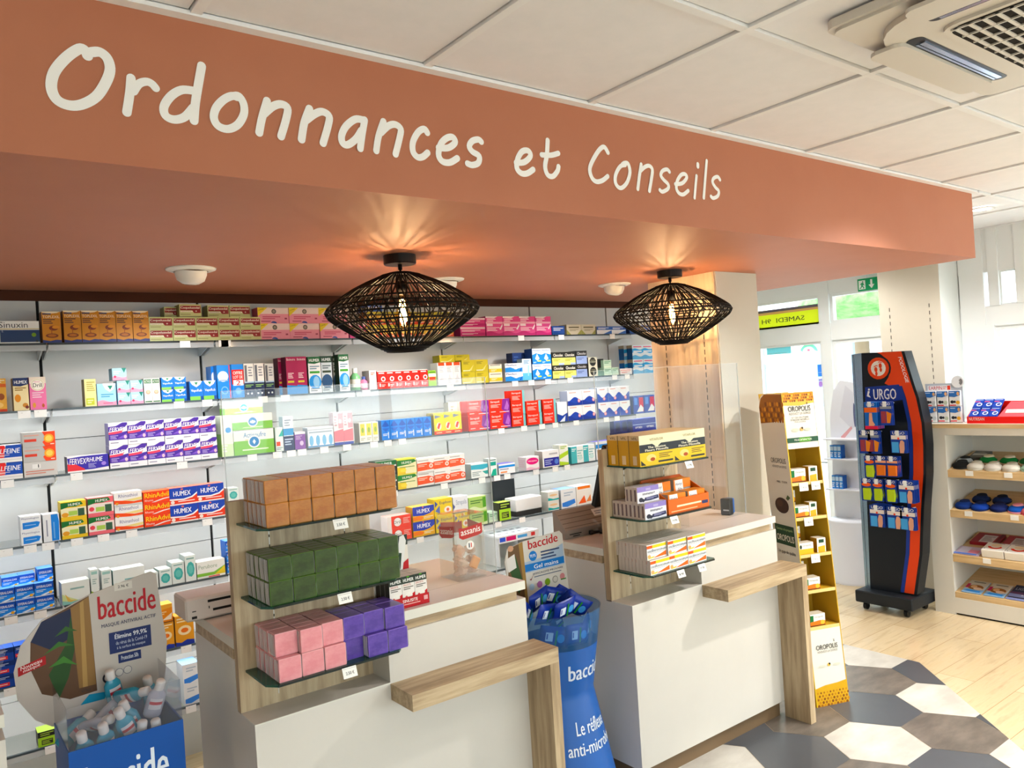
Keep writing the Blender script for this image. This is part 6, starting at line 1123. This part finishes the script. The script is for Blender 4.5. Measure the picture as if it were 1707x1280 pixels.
PK_ = [(-.10, -.06, .755, (.3, .2, .3), 'blue wipe pack tilted over the rim by the soap counter'), (-.03, -.09, .765, (.35, -.1, .1), 'blue wipe pack with white panel at the front of the rim'), (.05, -.07, .758, (.5, .5, -.2), 'blue wipe pack leaning to the side at the front'), (.10, -.0, .748, (.6, .7, -.3), 'blue wipe pack sliding to the rim by the far counter'), (-.06, .03, .785, (.2, -.2, .2), 'blue wipe pack standing highest at the back'), (.03, .05, .775, (.3, .3, 0), 'blue wipe pack standing at the back centre'), (-.135, .015, .745, (.2, .5, .6), 'blue wipe pack half hidden by the worktop corner'), (.105, .06, .752, (.3, .6, -.4), 'blue wipe pack at the back beside the white counter'),
  (.0, -.12, .665, (.05, .1, 0), 'blue wipe pack pressed against the clear rim wall'), (.075, -.09, .67, (.05, -.2, .6), 'blue wipe pack with green stripe seen through the rim'), (-.09, -.09, .67, (.05, .2, -.5), 'dark wipe pack seen through the rim beside the worktop'), (0, 0, .68, (.1, 1.3, .3), 'wipe pack buried in the middle of the hourglass bin')]
for x, y, z, r_, lb in PK_: pack(HX+x, HY+y, z, r_, lb)
b = MB(); cw = .085; cz0, cz1 = .70, 1.005; cyy = .165
b.prism([(-.02, cz0), (.222, cz0), (.200, cz1-.015), (.185, cz1), (-.02, cz1-.012), (-.10, cz1-.03), (-.115, cz1-.08), (-.10, cz1-.2), (-.08, cz0)], 'y', cyy, cyy+.004, M('d9d2c6', .5))
def HP(u, v, l): return (-.02+u*.215+.012*(1-v), cyy-l, cz1-(1-v)*.25)
decals(b, [('p', [(-.36, .88), (0, .95), (.0, -.1), (-.25, -.1), (-.42, .4)], '6a5138'), ('p', [(-.1, .93), (0, .95), (.0, -.1), (-.06, -.1)], 'a08050'), ('p', [(-.4, .6), (-.2, .75), (-.08, .3), (-.2, .1)], '33502c'), ('p', [(-.42, .72), (-.22, .78), (-.2, .55), (-.4, .5)], 'e4dfd8'), ('e', -.3, .88, .07, .05, 'c89a7a'),
  ('p', [(0, .42), (0, .6), (.4, .62), (1, .78), (1, .42)], 'a9bccf'), ('t', 'baccide', .13, .88, .80, .95, 'b0222c', .05, 0, .03), ('c', .22, .68, .085, '2a78bc'), ('t', '99,9%', .15, .29, .65, .71, 'eef2f6', .02), ('l', .42, .9, .58, .74, 3, '3a4a6c'), ('r', 0, .44, 1, .56, '2576bc'), ('t', 'Gel mains', .22, .84, .46, .53, 'f0f2f4', .03), ('t', 'EFFICACITÉ PROUVÉE', .18, .95, .36, .40, '2c3450', .02), ('l', .2, .9, .31, .34, 1, '5a6478'), ('p', [(.08, .3), (.12, .28), (.2, .38), (.13, .31)], '7a2a24'),
  ('c', .12, .17, .055, 'b4cfe4'), ('c', .32, .18, .058, 'a86a9c'), ('c', .52, .19, .06, '7a9a3a'), ('c', .72, .2, .06, '8a8680'), ('c', .72, .2, .048, 'c9c2b6'), ('c', .91, .22, .055, 'c98a8a'), ('r', .86, .16, 1, .18, '3f7a3a')], HP, 1, .215/.25)
b.build('header_card', t)
# acrylic corner on the plain counter
t = thing('acrylic_tray', 'clear curved acrylic holder at the end of the plain counter', 'holder', (.0, 2.30, CT+.0006))
b = MB(); pts = [(-.10, .0), (.145, .0), (.150, .02), (.145, .05)]
b.box(-.15, 0, 0, .14, .10, .004, ACRYL); b.prism([(-.15, .004), (.12, .004), (.155, .13), (.15, .145), (.02, .17), (-.15, .165)], 'y', 0, .004, FILM); b.prism([(-.15, .004), (.12, .004), (.14, .10), (-.15, .10)], 'y', .096, .10, FILM); b.build('holder', t)
# ------------------------------------------------------------------ foot care stand
US = (5.05, 2.60, 0); UR = -math.pi/2
t = thing('display_stand', 'black and orange curved foot care stand with hanging blue packs', 'display stand', US, UR)
NB = M('10151c', .35); OR_ = M('d2501f', .4); BL_ = M('1c3486', .35)
rc = [(.115, .14), (.165, .40), (.192, .69), (.221, .92), (.231, 1.1), (.229, 1.242), (.205, 1.40), (.181, 1.489), (.13, 1.702)]
lc = [(-.153, 1.708), (-.192, .12)]
b = MB(); b.prism([lc[1]]+rc+[lc[0]], 'y', 0, .10, NB)
def off(k): return [(x-k, z) for x, z in rc]
stripe = off(.018)+[(x-.018-.062, z) for x, z in rc[::-1]]
FPU = lambda u, v, l: (u, -l, v)
TR = [(-.05, 1.706), (.112, 1.700), (.163, 1.489), (.10, 1.48), (.03, 1.48), (-.01, 1.50), (.02, 1.54), (.035, 1.59), (.02, 1.65), (-.02, 1.69)]
decals(b, [('p', stripe, 'cf4d1e'), ('p', [(x-.082, z) for x, z in rc[:8]]+[(x-.105, z) for x, z in rc[:8]][::-1], '1c3486'), ('p', TR, 'd2501f'), ('p', [(-.143, 1.48), (.085, 1.49), (.105, 1.39), (-.148, 1.36)], '1c3486'),
 ('t', 'URGO', -.088, .062, 1.395, 1.465, 'eef0f4', .05), ('p', [(-.135, 1.42), (-.125, 1.455), (-.112, 1.45), (-.12, 1.43), (-.108, 1.41), (-.125, 1.415)], 'eef0f4'), ('c', -.117, 1.463, .007, 'eef0f4'),
 ('c', -.045, 1.60, .085, '10151c'), ('c', -.045, 1.60, .072, 'd2501f'), ('c', -.045, 1.60, .05, 'ece9e4')], FPU, 1, 1)
for s, x in ((-1, -.061), (1, -.030)):
    decals(b, [('e', x, 1.605+.012*s, .0105, .017, 'cf4d1e'), ('e', x+.002, 1.578+.012*s, .008, .014, 'cf4d1e')]+[('c', x-.01*s+.005*s*k, 1.627+.012*s+.002*(2-abs(k-1)), .0032, 'cf4d1e') for k in range(5)], FPU, 4, 1)
vs, fs = text_geo('PODOLOGIE', .03); 
def along(x, y):
    z = 1.665-x*.165; f = (1.702-z)/(1.702-1.489); rx = .13+f*.051-.028; return (rx-.022+y*.022+0, -EPS*2.5, z)
n2 = len(vs)//2; b.add([(lambda p, e: (p[0], p[1]-e, p[2]))(along(x, y), EPS*.1 if q >= n2 else 0) for q, (x, y) in enumerate(vs)], fs, M('eef0f4')); b.build('curved_panel', t)
b = MB(); b.prism([(-.226, .13), (-.192, .11), (-.153, 1.708), (-.222, 1.703)], 'y', -.004, .10, M('8fa6b8', .25, metal=.85)); b.box(-.2085, -.0055, .14, -.2065, -.0038, 1.70, M('2c3a46')); b.build('metal_upright', t)
b = MB(); b.rbox(-.255, -.09, .05, .125, .24, .128, .006, M('1d2126', .5)); b.build('base', t)
for x, y in ((-.2, -.05), (.07, -.05), (-.2, .19), (.07, .19)):
    b = MB(); b.T = Matrix.Translation((x, y, .025)) @ Matrix.Rotation(math.pi/2, 4, 'Y'); b.lathe([(0, -.011), (.024, -.011), (.024, .011), (0, .011)], M('0e0f10'), 16, smooth=False); b.T = None; b.box(x-.014, y-.012, .03, x+.014, y+.012, .051, M('2a2d30')); b.build('castor', t)
PEG = []
def hang(kind, w, h):
    """a carded pack; hangs by its top from a peg at local origin"""
    b = MB(); b.rbox(-w/2, -.003, -h, w/2, .003, 0, .001, M('16378c' if kind != 'lb' else '2a62b4', .35))
    D = {'lb': [('r', .0, .62, 1, .8, 'e2713a'), ('p', [(.3, .1), (.38, .6), (.6, .6), (.62, .3), (.8, .16), (.6, .1)], 'e0a080'), ('r', 0, 0, 1, .12, 'c8304a'), ('t', 'URGO', .2, .8, .86, .96, 'e9edf4', .03)],
     'br': [('t', 'URGO', .16, .86, .86, .97, 'e9edf4', .03), ('r', .05, .7, .95, .82, '8a8f98'), ('p', [(.1, .1), (.1, .6), (.5, .6), (.5, .1)], '8c3a44'), ('p', [(.55, .1), (.55, .6), (.95, .5), (.8, .1)], 'd98a3a')],
     'gr': [('t', 'URGO', .14, .9, .86, .98, 'e9edf4', .03), ('e', .5, .74, .44, .09, 'e0682c'), ('p', [(.2, .04), (.2, .58), (.9, .6), (1, .3), (.84, .04)], 'b4cf2c'), ('r', .3, .2, .7, .42, 'cfe04a')],
     'or': [('t', 'URGO', .14, .9, .86, .98, 'e9edf4', .03), ('r', .04, .68, .96, .8, 'e9a07a'), ('p', [(.1, .04), (.1, .58), (.96, .56), (.9, .06)], 'd97a2a'), ('l', .3, .8, .2, .4, 2, 'f0c08a')],
     'ha': [('t', 'URGO', .14, .9, .84, .97, 'e9edf4', .03), ('r', .04, .62, .98, .8, 'e6dcd8'), ('c', .5, .66, .05, 'd8503a'), ('p', [(.06, .02), (.06, .5), (.5, .5), (.5, .02)], '5aa0dc'), ('p', [(.56, .0), (.54, .36), (.62, .56), (.74, .58), (.86, .5), (.86, .2), (.8, 0)], 'd9a088')]}[kind]
    panel(b, -w/2, -h, w/2, 0, -.003, D, w/h)
    if kind in ('gr', 'or'): b.rbox(-w*.3, -.014, -h*.94, w*.42, -.0035, -h*.42, .004, M('b4cf2c' if kind == 'gr' else 'd97a2a', .4))
    b.build('tmp_pack'); o = bpy.data.objects['tmp_pack']; me = o.data; bpy.data.objects.remove(o); return me
HM = {'lb': hang('lb', .085, .175), 'br': hang('br', .082, .15), 'gr': hang('gr', .072, .145), 'or': hang('or', .075, .13), 'ha': hang('ha', .10, .14)}
def W2(x, y, z): return (US[0]+y, US[1]-x, z)
rows = [(1.385, [(-.055, 'lb', 5, 'blue foot pad pack'), (.045, 'br', 2, 'brown ankle pad pack')]), (1.20, [(-.105, 'br', 1, 'orange toe pack beside the steel upright'), (-.048, 'br', 2, 'orange toe pack'), (.115, 'ha', 2, 'navy cream pack')]), (1.035, [(-.085, 'gr', 1, 'lime heel pack in the third row'), (-.01, 'or', 2, 'orange heel pack'), (.065, 'or', 3, 'amber heel pack')]),
 (.885, [(-.115, 'gr', 1, 'lime heel pack nearest the steel upright'), (-.04, 'gr', 2, 'middle lime heel pack of the fourth row'), (.045, 'gr', 2, 'lime heel pack nearest the orange stripe'), (.145, 'ha', 4, 'blue hand cream pack, fourth row')]), (.715, [(-.055, 'ha', 6, 'blue hand cream pack near the steel upright'), (.06, 'ha', 3, 'blue hand cream pack in the bottom row middle'), (.142, 'ha', 2, 'blue hand cream pack by the orange stripe')])]
for z, its in rows:
    for x, kd, n, lb in its:
        b = MB(); b.tube([(x, 0, z-.012), (x, -.125, z-.006)], .0028, M('d9dcdf', .3), 6); b.rbox(x-.012, -.128, z-.03, x+.012, -.126, z+.004, .0008, M('e9ecef')); b.build('peg', t)
        for k in range(n):
            o = link('hanging_pack', HM[kd], None, W2(x+.0, -.11+k*.0195, z), (0, 0, UR)); tag(o, lb+(f', {ORD[k]} on its peg' if n > 1 else ''), 'foot care pack', 'packs hanging on the foot care stand')
# ------------------------------------------------------------------ white stand by the door
t = thing('display_stand', 'white rounded stand with blue boxes between the door and the foot care stand', 'display stand', (5.58, 3.22, 0), UR)
WH = M('e2e5ee', .35)
b = MB(); b.lathe([(.17, 0), (.17, .02), (.16, .03), (.16, .46), (.155, .47), (0, .47)], WH, 36, sy=.8); b.build('base', t)
b = MB(); b.prism([(-.15, .47), (.16, .47), (.15, 1.2), (.12, 1.42), (.06, 1.5), (-.04, 1.52), (-.10, 1.44), (-.14, 1.25)], 'y', .06, .08, WH); panel(b, -.15, .47, .15, 1.5, .06, [('p', [(.3, .75), (.5, .98), (.8, .9), (.85, .7), (.6, .66)], 'd5d7e2'), ('e', .7, .76, .03, .09, '5a6080'), ('p', [(.3, .6), (.6, .68), (.62, .66), (.34, .57)], 'd9a0a4')]); b.build('back_panel', t)
for z in (.70, .93, 1.08):
    b = MB(); b.box(-.14, -.06, z-.01, .14, .06, z, WH); b.build('shelf', t)
for z, lv in ((.70, 'lowest'), (.93, 'middle')):
    for k in range(3):
        me = carton_mesh('bluef', .026, .06, .10, '4a8ad0', '2c5cae', '1f4494', [('r', 0, .6, 1, .9, 'b9d4ee'), ('l', .1, .9, .1, .5, 3, 'e6eef8')]) if (lv, k) == ('lowest', 0) else me
        o = link('medicine_box', me, None, (5.58, 3.22+.09-k*.030, z+.0005), (0, 0, UR)); tag(o, f'narrow blue box on the {lv} shelf of the white stand, {ORD[k]} from the door', 'box', 'blue boxes on the white stand')
# ------------------------------------------------------------------ gondola
GS = (5.235, 2.46, 0)
def GW(x, y, z): return (GS[0]+y, GS[1]-x, z)
t = thing('shelf_gondola', 'white low shelf unit with sloping oak shelves of slippers and magazines', 'shelf unit', GS, UR)
GL = 1.75; GD = .41; GWH = mottled('gondola_white', 'd8d5cd', 'dcd9d1', 2, .45)
b = MB(); b.box(0, 0, 0, .125, GD, 1.195, GWH); b.box(GL-.125, 0, 0, GL, GD, 1.195, GWH); b.box(.125, 0, 1.15, GL-.125, GD, 1.195, GWH); b.box(.125, 0, 0.012, GL-.125, GD, .11, GWH); b.box(.125, GD-.02, .11, GL-.125, GD, 1.15, GWH); b.build('carcass', t)
b = MB(); b.box(.01, .012, 0, GL-.01, GD-.01, .012, M('1a1816')); b.build('plinth', t)
b = MB(); b.box(-.012, -.012, 1.195, GL, GD+.005, 1.222, OAKL, mt=M('dcd6ca', .4)); b.build('top_board', t)
SLP = .22
for k, z in enumerate((.925, .67, .385, .145)):
    b = MB(); b.prism([(.004, z-.045), (.004, z), (GD-.022, z+SLP*(GD-.026)), (GD-.022, z+SLP*(GD-.026)-.02), (.026, z-.02), (.026, z-.045)], 'x', .127, GL-.127, OAKL); b.build('shelf', t)
    for x in {0: (.26, .48), 1: (.24, .5), 2: (.33,)}.get(k, ()):
        b = MB(); b.box(x-.025, .0, z-.03, x+.02, .002, z+.001, M('efeeea')); b.build('price_tag', t)
SA = math.atan(SLP)
def gput(o, x, dy, k, lift=.001):
    z = (.925, .67, .385, .145)[k]; o.location = GW(x, .006+dy, z+SLP*dy+lift); o.rotation_euler = (SA, 0, UR); o.rotation_mode = 'XYZ'
    o.matrix_world = Matrix.Translation(GW(x, .006+dy, z+SLP*dy+lift)) @ Matrix.Rotation(UR, 4, 'Z') @ Matrix.Rotation(SA, 4, 'X')
def slipper(x, dy, k, c1, c2, label, dots=None, sc=1.0, grp='slippers on the sloping shelves', kind='slipper', dec=()):
    t = thing(kind, label, kind.replace('_', ' '), (0, 0, 0), 0, grp); gput(t, x, dy, k); 
    L, Wd = .085*sc, .05*sc
    b = MB()
    vs = []; n = 16; rings = ((1.0, .0), (1.04, .006), (1.0, .016), (.8, .027), (.45, .033), (0.05, .034))
    for s, z in rings:
        for i in range(n):
            a = 2*math.pi*i/n; wv = 1-.18*math.sin(a); vs.append((Wd*s*math.cos(a)*wv, L*.5+L*.62*s*math.sin(a)*.8, z*sc))
    fs = [[r*n+i, r*n+(i+1) % n, (r+1)*n+(i+1) % n, (r+1)*n+i] for r in range(len(rings)-1) for i in range(n)]+[list(range(n))[::-1], list(range((len(rings)-1)*n, len(rings)*n))]
    b.add(vs, fs, M(c1, .8), True); b.build('upper', t)
    b = MB(); b.lathe([(Wd*1.06, -.0), (Wd*1.08, .006), (Wd*1.05, .010)], M(c2, .8), 18, cy=L*.5, sy=1.05); b.build('sole', t)
    b = MB(); b.lathe([(Wd*.62, .022*sc), (Wd*.58, .035*sc), (Wd*.40, .0385*sc), (0, .0375*sc)], M(c2, .85), 16, cy=L*.66); b.build('cuff', t)
    if dots:
        b = MB()
        for dx in (-.28, .28): b.lathe([(0, .029*sc), (.007, .0275*sc)], M(dots), 10, cx=dx*Wd, cy=L*.30)
        b.build('embroidered_eyes', t)
for x, dy, k, c1, c2, lb, dt in [
 (.185, .03, 0, '1b1c1e', '2a2b2d', 'black slipper with pale eye patches at the white frame', 'dfe4e8'), (.175, .10, 0, 'b9c2cc', '1d1e20', 'grey eyed slipper behind the black one', '1d1e20'),
 (.275, .02, 0, 'e6e2d8', 'dcd8cc', 'white slipper with mauve stripes beside the black one', '3a3436'), (.375, .02, 0, 'e4dfd8', 'd8d4c8', 'white slipper with mauve stripes, second along', '3a3436'), (.475, .02, 0, 'eae6dc', 'c9c4b8', 'plain cream slipper with dark nose', '2a2628'), (.575, .03, 0, 'a9d8c8', 'c4e6da', 'mint green slipper beside the cream one', '5a8a80'), (.68, .03, 0, '9cc8c4', 'b9dcd8', 'teal slipper after the mint one', '4a7a78'),
 (.30, .14, 0, '2f7a46', 'e4dcc4', 'green slipper with cream cuff in the back row', None), (.42, .14, 0, '2f7a46', 'e6dcc8', 'green slipper with cream cuff, second of the back row', None), (.53, .14, 0, '3a7a4c', 'd9cdb4', 'green slipper behind the mint one', None), (.62, .15, 0, 'a8b8bc', 'c9d4d4', 'pale grey slipper behind the teal one', None),
 (.185, .03, 1, '1e3c8c', '1a2a5c', 'glossy blue slipper at the frame end of the second shelf', None), (.285, .02, 1, '2346a8', '1a2a5c', 'bright blue slipper, middle of three', None), (.39, .03, 1, '1d2c6c', '161f48', 'dark navy slipper, last of three', None), (.49, .03, 1, '2f62c8', 'e89ab0', 'blue slipper with pink band', None), (.57, .01, 1, 'd87a88', 'c8505c', 'coral pink slipper beside the blue one', None), (.65, .03, 1, '2f86c8', '15171c', 'black slipper with bright blue disc', None),
 (.24, .15, 1, '16264e', '10182e', 'navy slipper in the back row by the frame', None), (.36, .15, 1, '182a58', '10182e', 'navy slipper in the back row middle', None), (.60, .15, 1, '8c2430', '5c1820', 'dark red slipper in the back row', None)]:
    slipper(x, dy, k, c1, c2, lb, dt)
def flat(name, x, dy, k, w, l, h, base, dec, label, cat, grp=None, tilt=0):
    b = MB(); b.rbox(-w/2, 0, 0, w/2, l, h, min(.002, h*.3), M(base, .35)); decals(b, dec, lambda u, v, q: (-w/2+u*w, v*l, h+q), 1, w/l); o = b.build(name); tag(o, label, cat, grp); gput(o, x, dy, k); return o
flat('sock_pack', .22, .20, 0, .10, .13, .02, '5c5c5a', [('r', .1, .3, .9, .6, 'c9c9c4'), ('p', [(.2, .7), (.5, .9), (.8, .7)], '8a8a86')], 'grey sock pack lying at the back by the frame', 'socks')
flat('leaflet', .20, .01, 2, .15, .12, .006, 'c9b9d4', [('r', .1, .3, .5, .9, 'd9d4ee'), ('r', .5, .2, .9, .6, 'e08aa8'), ('r', .0, .0, .9, .16, '5a7ac8')], 'lilac and pink leaflet pack beside the two compress boxes', 'leaflet')
for i, x in enumerate((.355, .485)):
    b_ = flat('compress_box', x, .015, 2, .125, .12, .05, 'ece8e2', [('p', circ(.5, .55, .34, .34, 16, math.pi*1.05, math.pi*1.98)+circ(.5, .58, .22, .22, 16, math.pi*1.98, math.pi*1.05), 'd2402c'), ('e', .5, .68, .24, .2, 'e9d2b4'), ('l', .2, .8, .88, .96, 1, '4a3a34'), ('c', .1, .2, .035, '2a2a2a')], ['white box with red curve beside the lilac leaflet', 'white box with red curve farther from the lilac leaflet'][i], 'box', 'red curve boxes')
for i, (x, c) in enumerate(((.24, '8c2c34'), (.42, '9c3038'), (.60, '7a2838'))):
    flat('hot_water_bag', x, .17, 2, .16, .16, .02, c, [('r', .3, .1, .8, .8, 'cfc6cc'), ('l', .36, .74, .2, .7, 5, '8a7a80'), ('r', .86, .0, 1, 1, '5c1c24')], ['dark red bag behind the lilac leaflet', 'dark red bag behind the red curve boxes', 'dark red bag behind the farther red curve box'][i], 'bag', 'dark red bags')
flat('gift_pack', .62, .02, 2, .11, .12, .04, 'c9a0a8', [('r', 0, 0, .6, 1, '6a3a6c'), ('p', [(.3, .2), (.8, .5), (.5, .9)], '2f5a8c')], 'purple and navy pack beside the red curve boxes', 'box')
for i, x in enumerate((.215, .345)):
    flat('magazine', x, .01, 3, .115, .17, .006, '8cb4dc', [('r', 0, .3, 1, 1, 'cfc6b8'), ('e', .5, .46, .4, .2, '8c5a34'), ('e', .4, .5, .16, .12, 'd9a878'), ('e', .66, .36, .22, .1, 'e9c9b0'), ('r', 0, .36, .16, .7, 'a83054'), ('l', .2, .8, .82, .94, 1, '5c5a54'), ('p', [(.1, .1), (.2, .22), (.9, .2), (.9, .06)], '4a8fd8')], ['magazine with blue foot and fruit picture at the frame end', 'magazine with blue foot and fruit picture beside the dark magazine'][i], 'magazine', 'fruit picture magazines')
flat('magazine', .53, .01, 3, .235, .19, .007, '8a94c4', [('r', 0, .5, 1, 1, '2c3350'), ('r', 0, .38, 1, .52, '5a3a5c'), ('t', 'LIGNE & FORME', .06, .95, .66, .82, 'b9c0d4', .02), ('t', 'REVUE A PRIX', .3, .95, .26, .36, 'eef0f6', .03), ('l', .02, .5, .06, .2, 1, '20243c'), ('p', [(.5, 0), (.7, .24), (1, .2), (1, 0)], '7aa8e0')], 'wide dark blue and lilac magazine', 'magazine')
flat('magazine', .79, .01, 3, .235, .19, .007, 'b0486c', [('r', 0, .5, 1, 1, '4a2c50'), ('l', .1, .8, .6, .8, 1, 'd4c0d0')], 'magenta magazine beyond the wide dark one', 'magazine')
# earplug display and red tray on top
t = thing('counter_display', 'grey carded display of six earplug packs on the shelf unit top', 'display box', GW(.10, .06, 1.2225), UR)
b = MB(); b.box(-.115, 0, 0, .115, .09, .006, M('d9d9dc')); b.box(-.115, .02, .006, .115, .024, .255, M('b4bac6', .5))
panel(b, -.115, .006, .115, .255, .02, [('r', .06, .82, .7, .95, 'dfe2e6'), ('t', 'EARPIN', .1, .46, .84, .93, 'b8323c', .02), ('l', .48, .58, .84, .93, 2, 'c88a8a'), ('r', .60, .83, .68, .94, 'd84a3c')]); b.build('backing', t)
b = MB(); b.T = Matrix.Translation((.09, .018, .262)) @ Matrix.Rotation(math.pi/2, 4, 'X'); b.lathe([(0, 0), (.038, 0), (.038, .003), (0, .003)], M('dfe2e8'), 28, smooth=False); b.T = None
for r0 in (.012, .018, .024): ribbon(b, [(.093+r0*math.cos(a), .262+r0*math.sin(a)) for a in (-.9, -.45, 0, .45, .9)], .004, lambda u, v, l: (u, .0145-l, v), M('2a2f38'))
b.build('round_header', t)
me = None
for r in range(2):
    for c in range(3):
        b = MB(); b.rbox(-.034, -.012, 0, .034, .012, .10, .003, M('e6e6e8', .35)); panel(b, -.034, 0, .034, .10, -.012, [('p', [(0, .62), (0, .98), (1, .98), (1, .7), (.5, .58)], '3f6cae'), ('l', .06, .5, .84, .92, 1, 'dfe8f4'), ('e', .82, .8, .12, .12, 'd9a878'), ('e', .28, .28, .16, .1, '22262c'), ('e', .5, .28, .1, .08, '22262c'), ('c', .78, .24, .12, ['c4cad0', 'b9c4b4', 'e0a83a'][c]), ('r', .04, .03, .6, .1, 'c83c48')])
        o = b.build('earplug_pack'); o.location = GW(.10-.075+c*.075, .06+.005, 1.229+r*.101); o.rotation_euler = (0, 0, UR); tag(o, f'blue and white earplug pack, {["lower", "upper"][r]} row, {["nearest the pier", "middle", "nearest the red tray"][c]}', 'earplugs', 'earplug packs')
t = thing('display_tray', 'red cardboard tray of blue sachets on the shelf unit top', 'display box', GW(.255, .02, 1.2225), UR)
RDD = M('d2322c', .4); PKC = M('dd5a62', .45)
b = MB(); b.box(0, 0, 0, .42, .16, .004, RDD); b.box(0, 0, .004, .42, .004, .042, RDD); b.prism([(.004, .004), (.16, .004), (.16, .13), (.004, .042)], 'x', 0, .004, PKC); b.prism([(.004, .004), (.16, .004), (.16, .13), (.004, .042)], 'x', .416, .42, PKC); b.box(.004, .156, .004, .416, .16, .13, RDD)
b.add([(.17, .02, .04), (.416, .02, .04), (.416, .15, .126), (.20, .15, .126)], [[0, 1, 2, 3]], PKC); b.add([(.20, .05, .0615), (.36, .05, .0615), (.36, .08, .0815), (.20, .08, .0815)], [[0, 1, 2, 3]], M('f0c9c4'))
panel(b, 0, 0, .42, .046, 0, [('t', 'NUTRISAN', .03, .24, .4, .8, 'f4d0c8', .03)]); b.build('tray', t)
for r in range(2):
    for c in range(3):
        b = MB(); b.rbox(-.027, 0, 0, .027, .09, .012, .004, M('1f3f9c', .3)); decals(b, [('l', .1, .9, .8, .92, 1, 'b9c8ee'), ('c', .62, .4, .22 if False else .02, 'dfe4f0'), ('e', .66, .35, .3, .18, 'dfe4f0'), ('e', .66, .35, .2, .12, '2a3c84'), ('r', .05, .62, .6, .7, 'd85a6c')], lambda u, v, l: (-.027+u*.054, v*.09, .012+l), 1, .6)
        o = b.build('sachet'); tag(o, f'blue sachet in the red tray, {["front", "back"][r]} row, {["nearest the earplugs", "middle", "farthest from the earplugs"][c]}', 'sachet', 'blue sachets')
        o.matrix_world = Matrix.Translation(GW(.255+.032+c*.056, .02+.012+r*.062, 1.2225+.034+r*.050)) @ Matrix.Rotation(UR, 4, 'Z') @ Matrix.Rotation(.62, 4, 'X')
# ------------------------------------------------------------------ signs at the facade
def facade_sheet(y0, y1, z0, z1, x, base, dec, name, label, cat, mirror=False, th=.002):
    b = MB()
    if base: b.box(x-th, y0, z0, x, y1, z1, thin(base))
    dec = [d[:-1]+(thin(d[-1]),) if d[0] in 'rpce' else d for d in dec]
    decals(b, dec, (lambda u, v, l: (x-th-l, y1-u*(y1-y0), z0+v*(z1-z0))) if not mirror else (lambda u, v, l: (x-th-l, y0+u*(y1-y0), z0+v*(z1-z0))), 1, (y1-y0)/(z1-z0))
    return tag(b.build(name), label, cat)
facade_sheet(3.585, 4.24, H+.335, H+.50, XF+.018, 'd4d84a', [('r', 0, .86, 1, 1, '7a6cac'), ('r', 0, .74, 1, .86, 'e8b0a8'), ('t', 'SAMEDI  9H -', .22, .93, .28, .52, '3f4434', .02)], 'opening_hours_banner', 'yellow green banner with mirrored Saturday hours over the window', 'banner', mirror=True)
facade_sheet(3.60, 4.2, H-.45, H+.155, XF+.032, None, [('r', .05, .80, .36, .92, 'd4d4e6'), ('t', 'X VIVRE', .09, .345, .735, .775, '5a5c6c', .01), ('t', 'SON', .14, .28, .675, .71, '5a5c6c', .01), ('t', 'X VALGUS', .11, .385, .615, .65, '7a7c8c', .01)], 'window_lettering', 'grey foot care lettering and lilac block on the window by the pillar', 'lettering')
facade_sheet(3.63, 3.80, H+.11, H+.185, XF+.029, None, [('p', circ(.5, .0, .48, .9, 12, 0, math.pi)+circ(.5, .0, .32, .6, 12, math.pi, 0), '7fd4b0'), ('e', .5, .2, .08, .14, 'e87a8c')], 'window_sticker', 'green arc sticker with pink dot under the transom', 'sticker')
facade_sheet(3.88, 4.12, H+.11, H+.185, XF+.029, '9cd4d8', [('r', .1, .1, .9, .2, 'c4e4e4')], 'window_sticker', 'pale turquoise strip sticker under the transom', 'sticker')
facade_sheet(3.605, 3.645, H-.10, H+.0, XF+.028, '6aa8e0', [('r', .1, .3, .9, .36, 'c9dff2')], 'window_sticker', 'small blue sticker on the window beside the post', 'sticker')
facade_sheet(3.605, 3.645, H-.19, H-.11, XF+.028, 'dcdcf0', [('e', .5, .35, .44, .3, 'd0a0dc'), ('r', .1, .7, .9, .86, '9a9ad0')], 'window_sticker', 'small violet sticker under the blue one', 'sticker')
t = thing('exit_sign', 'green running man emergency exit sign hanging above the door', 'sign', (5.88, 3.125, H+.545), UR)
b = MB(); b.box(-.078, 0, 0, .078, .008, .095, M('2f9a6a', .4)); 
panel(b, -.078, 0, .078, .095, 0, [('r', .06, .14, .40, .86, 'e4f0ea'), ('e', .27, .74, .035, .05, '2f9a6a'), ('p', [(.2, .66), (.30, .68), (.33, .5), (.38, .46), (.3, .44), (.27, .52), (.27, .4), (.34, .3), (.32, .18), (.28, .18), (.29, .28), (.22, .36), (.18, .24), (.1, .2), (.1, .26), (.16, .3), (.19, .44), (.19, .56), (.14, .5), (.12, .54)], '2f9a6a'), ('p', [(.66, .86), (.76, .86), (.76, .46), (.86, .46), (.71, .14), (.56, .46), (.66, .46)], 'eef4f0')]); b.build('sign_panel', t)
b = MB(); b.box(-.003, .002, .095, .003, .006, CEI-H-.545, M('dfe2e2')); b.build('hanger', t)
b = MB(); b.rbox(XF-.03, 2.78, H+.205, XF, 3.02, H+.245, .006, M('20242a', .4)); tag(b.build('door_sensor'), 'black motion sensor bar on the door transom', 'sensor')
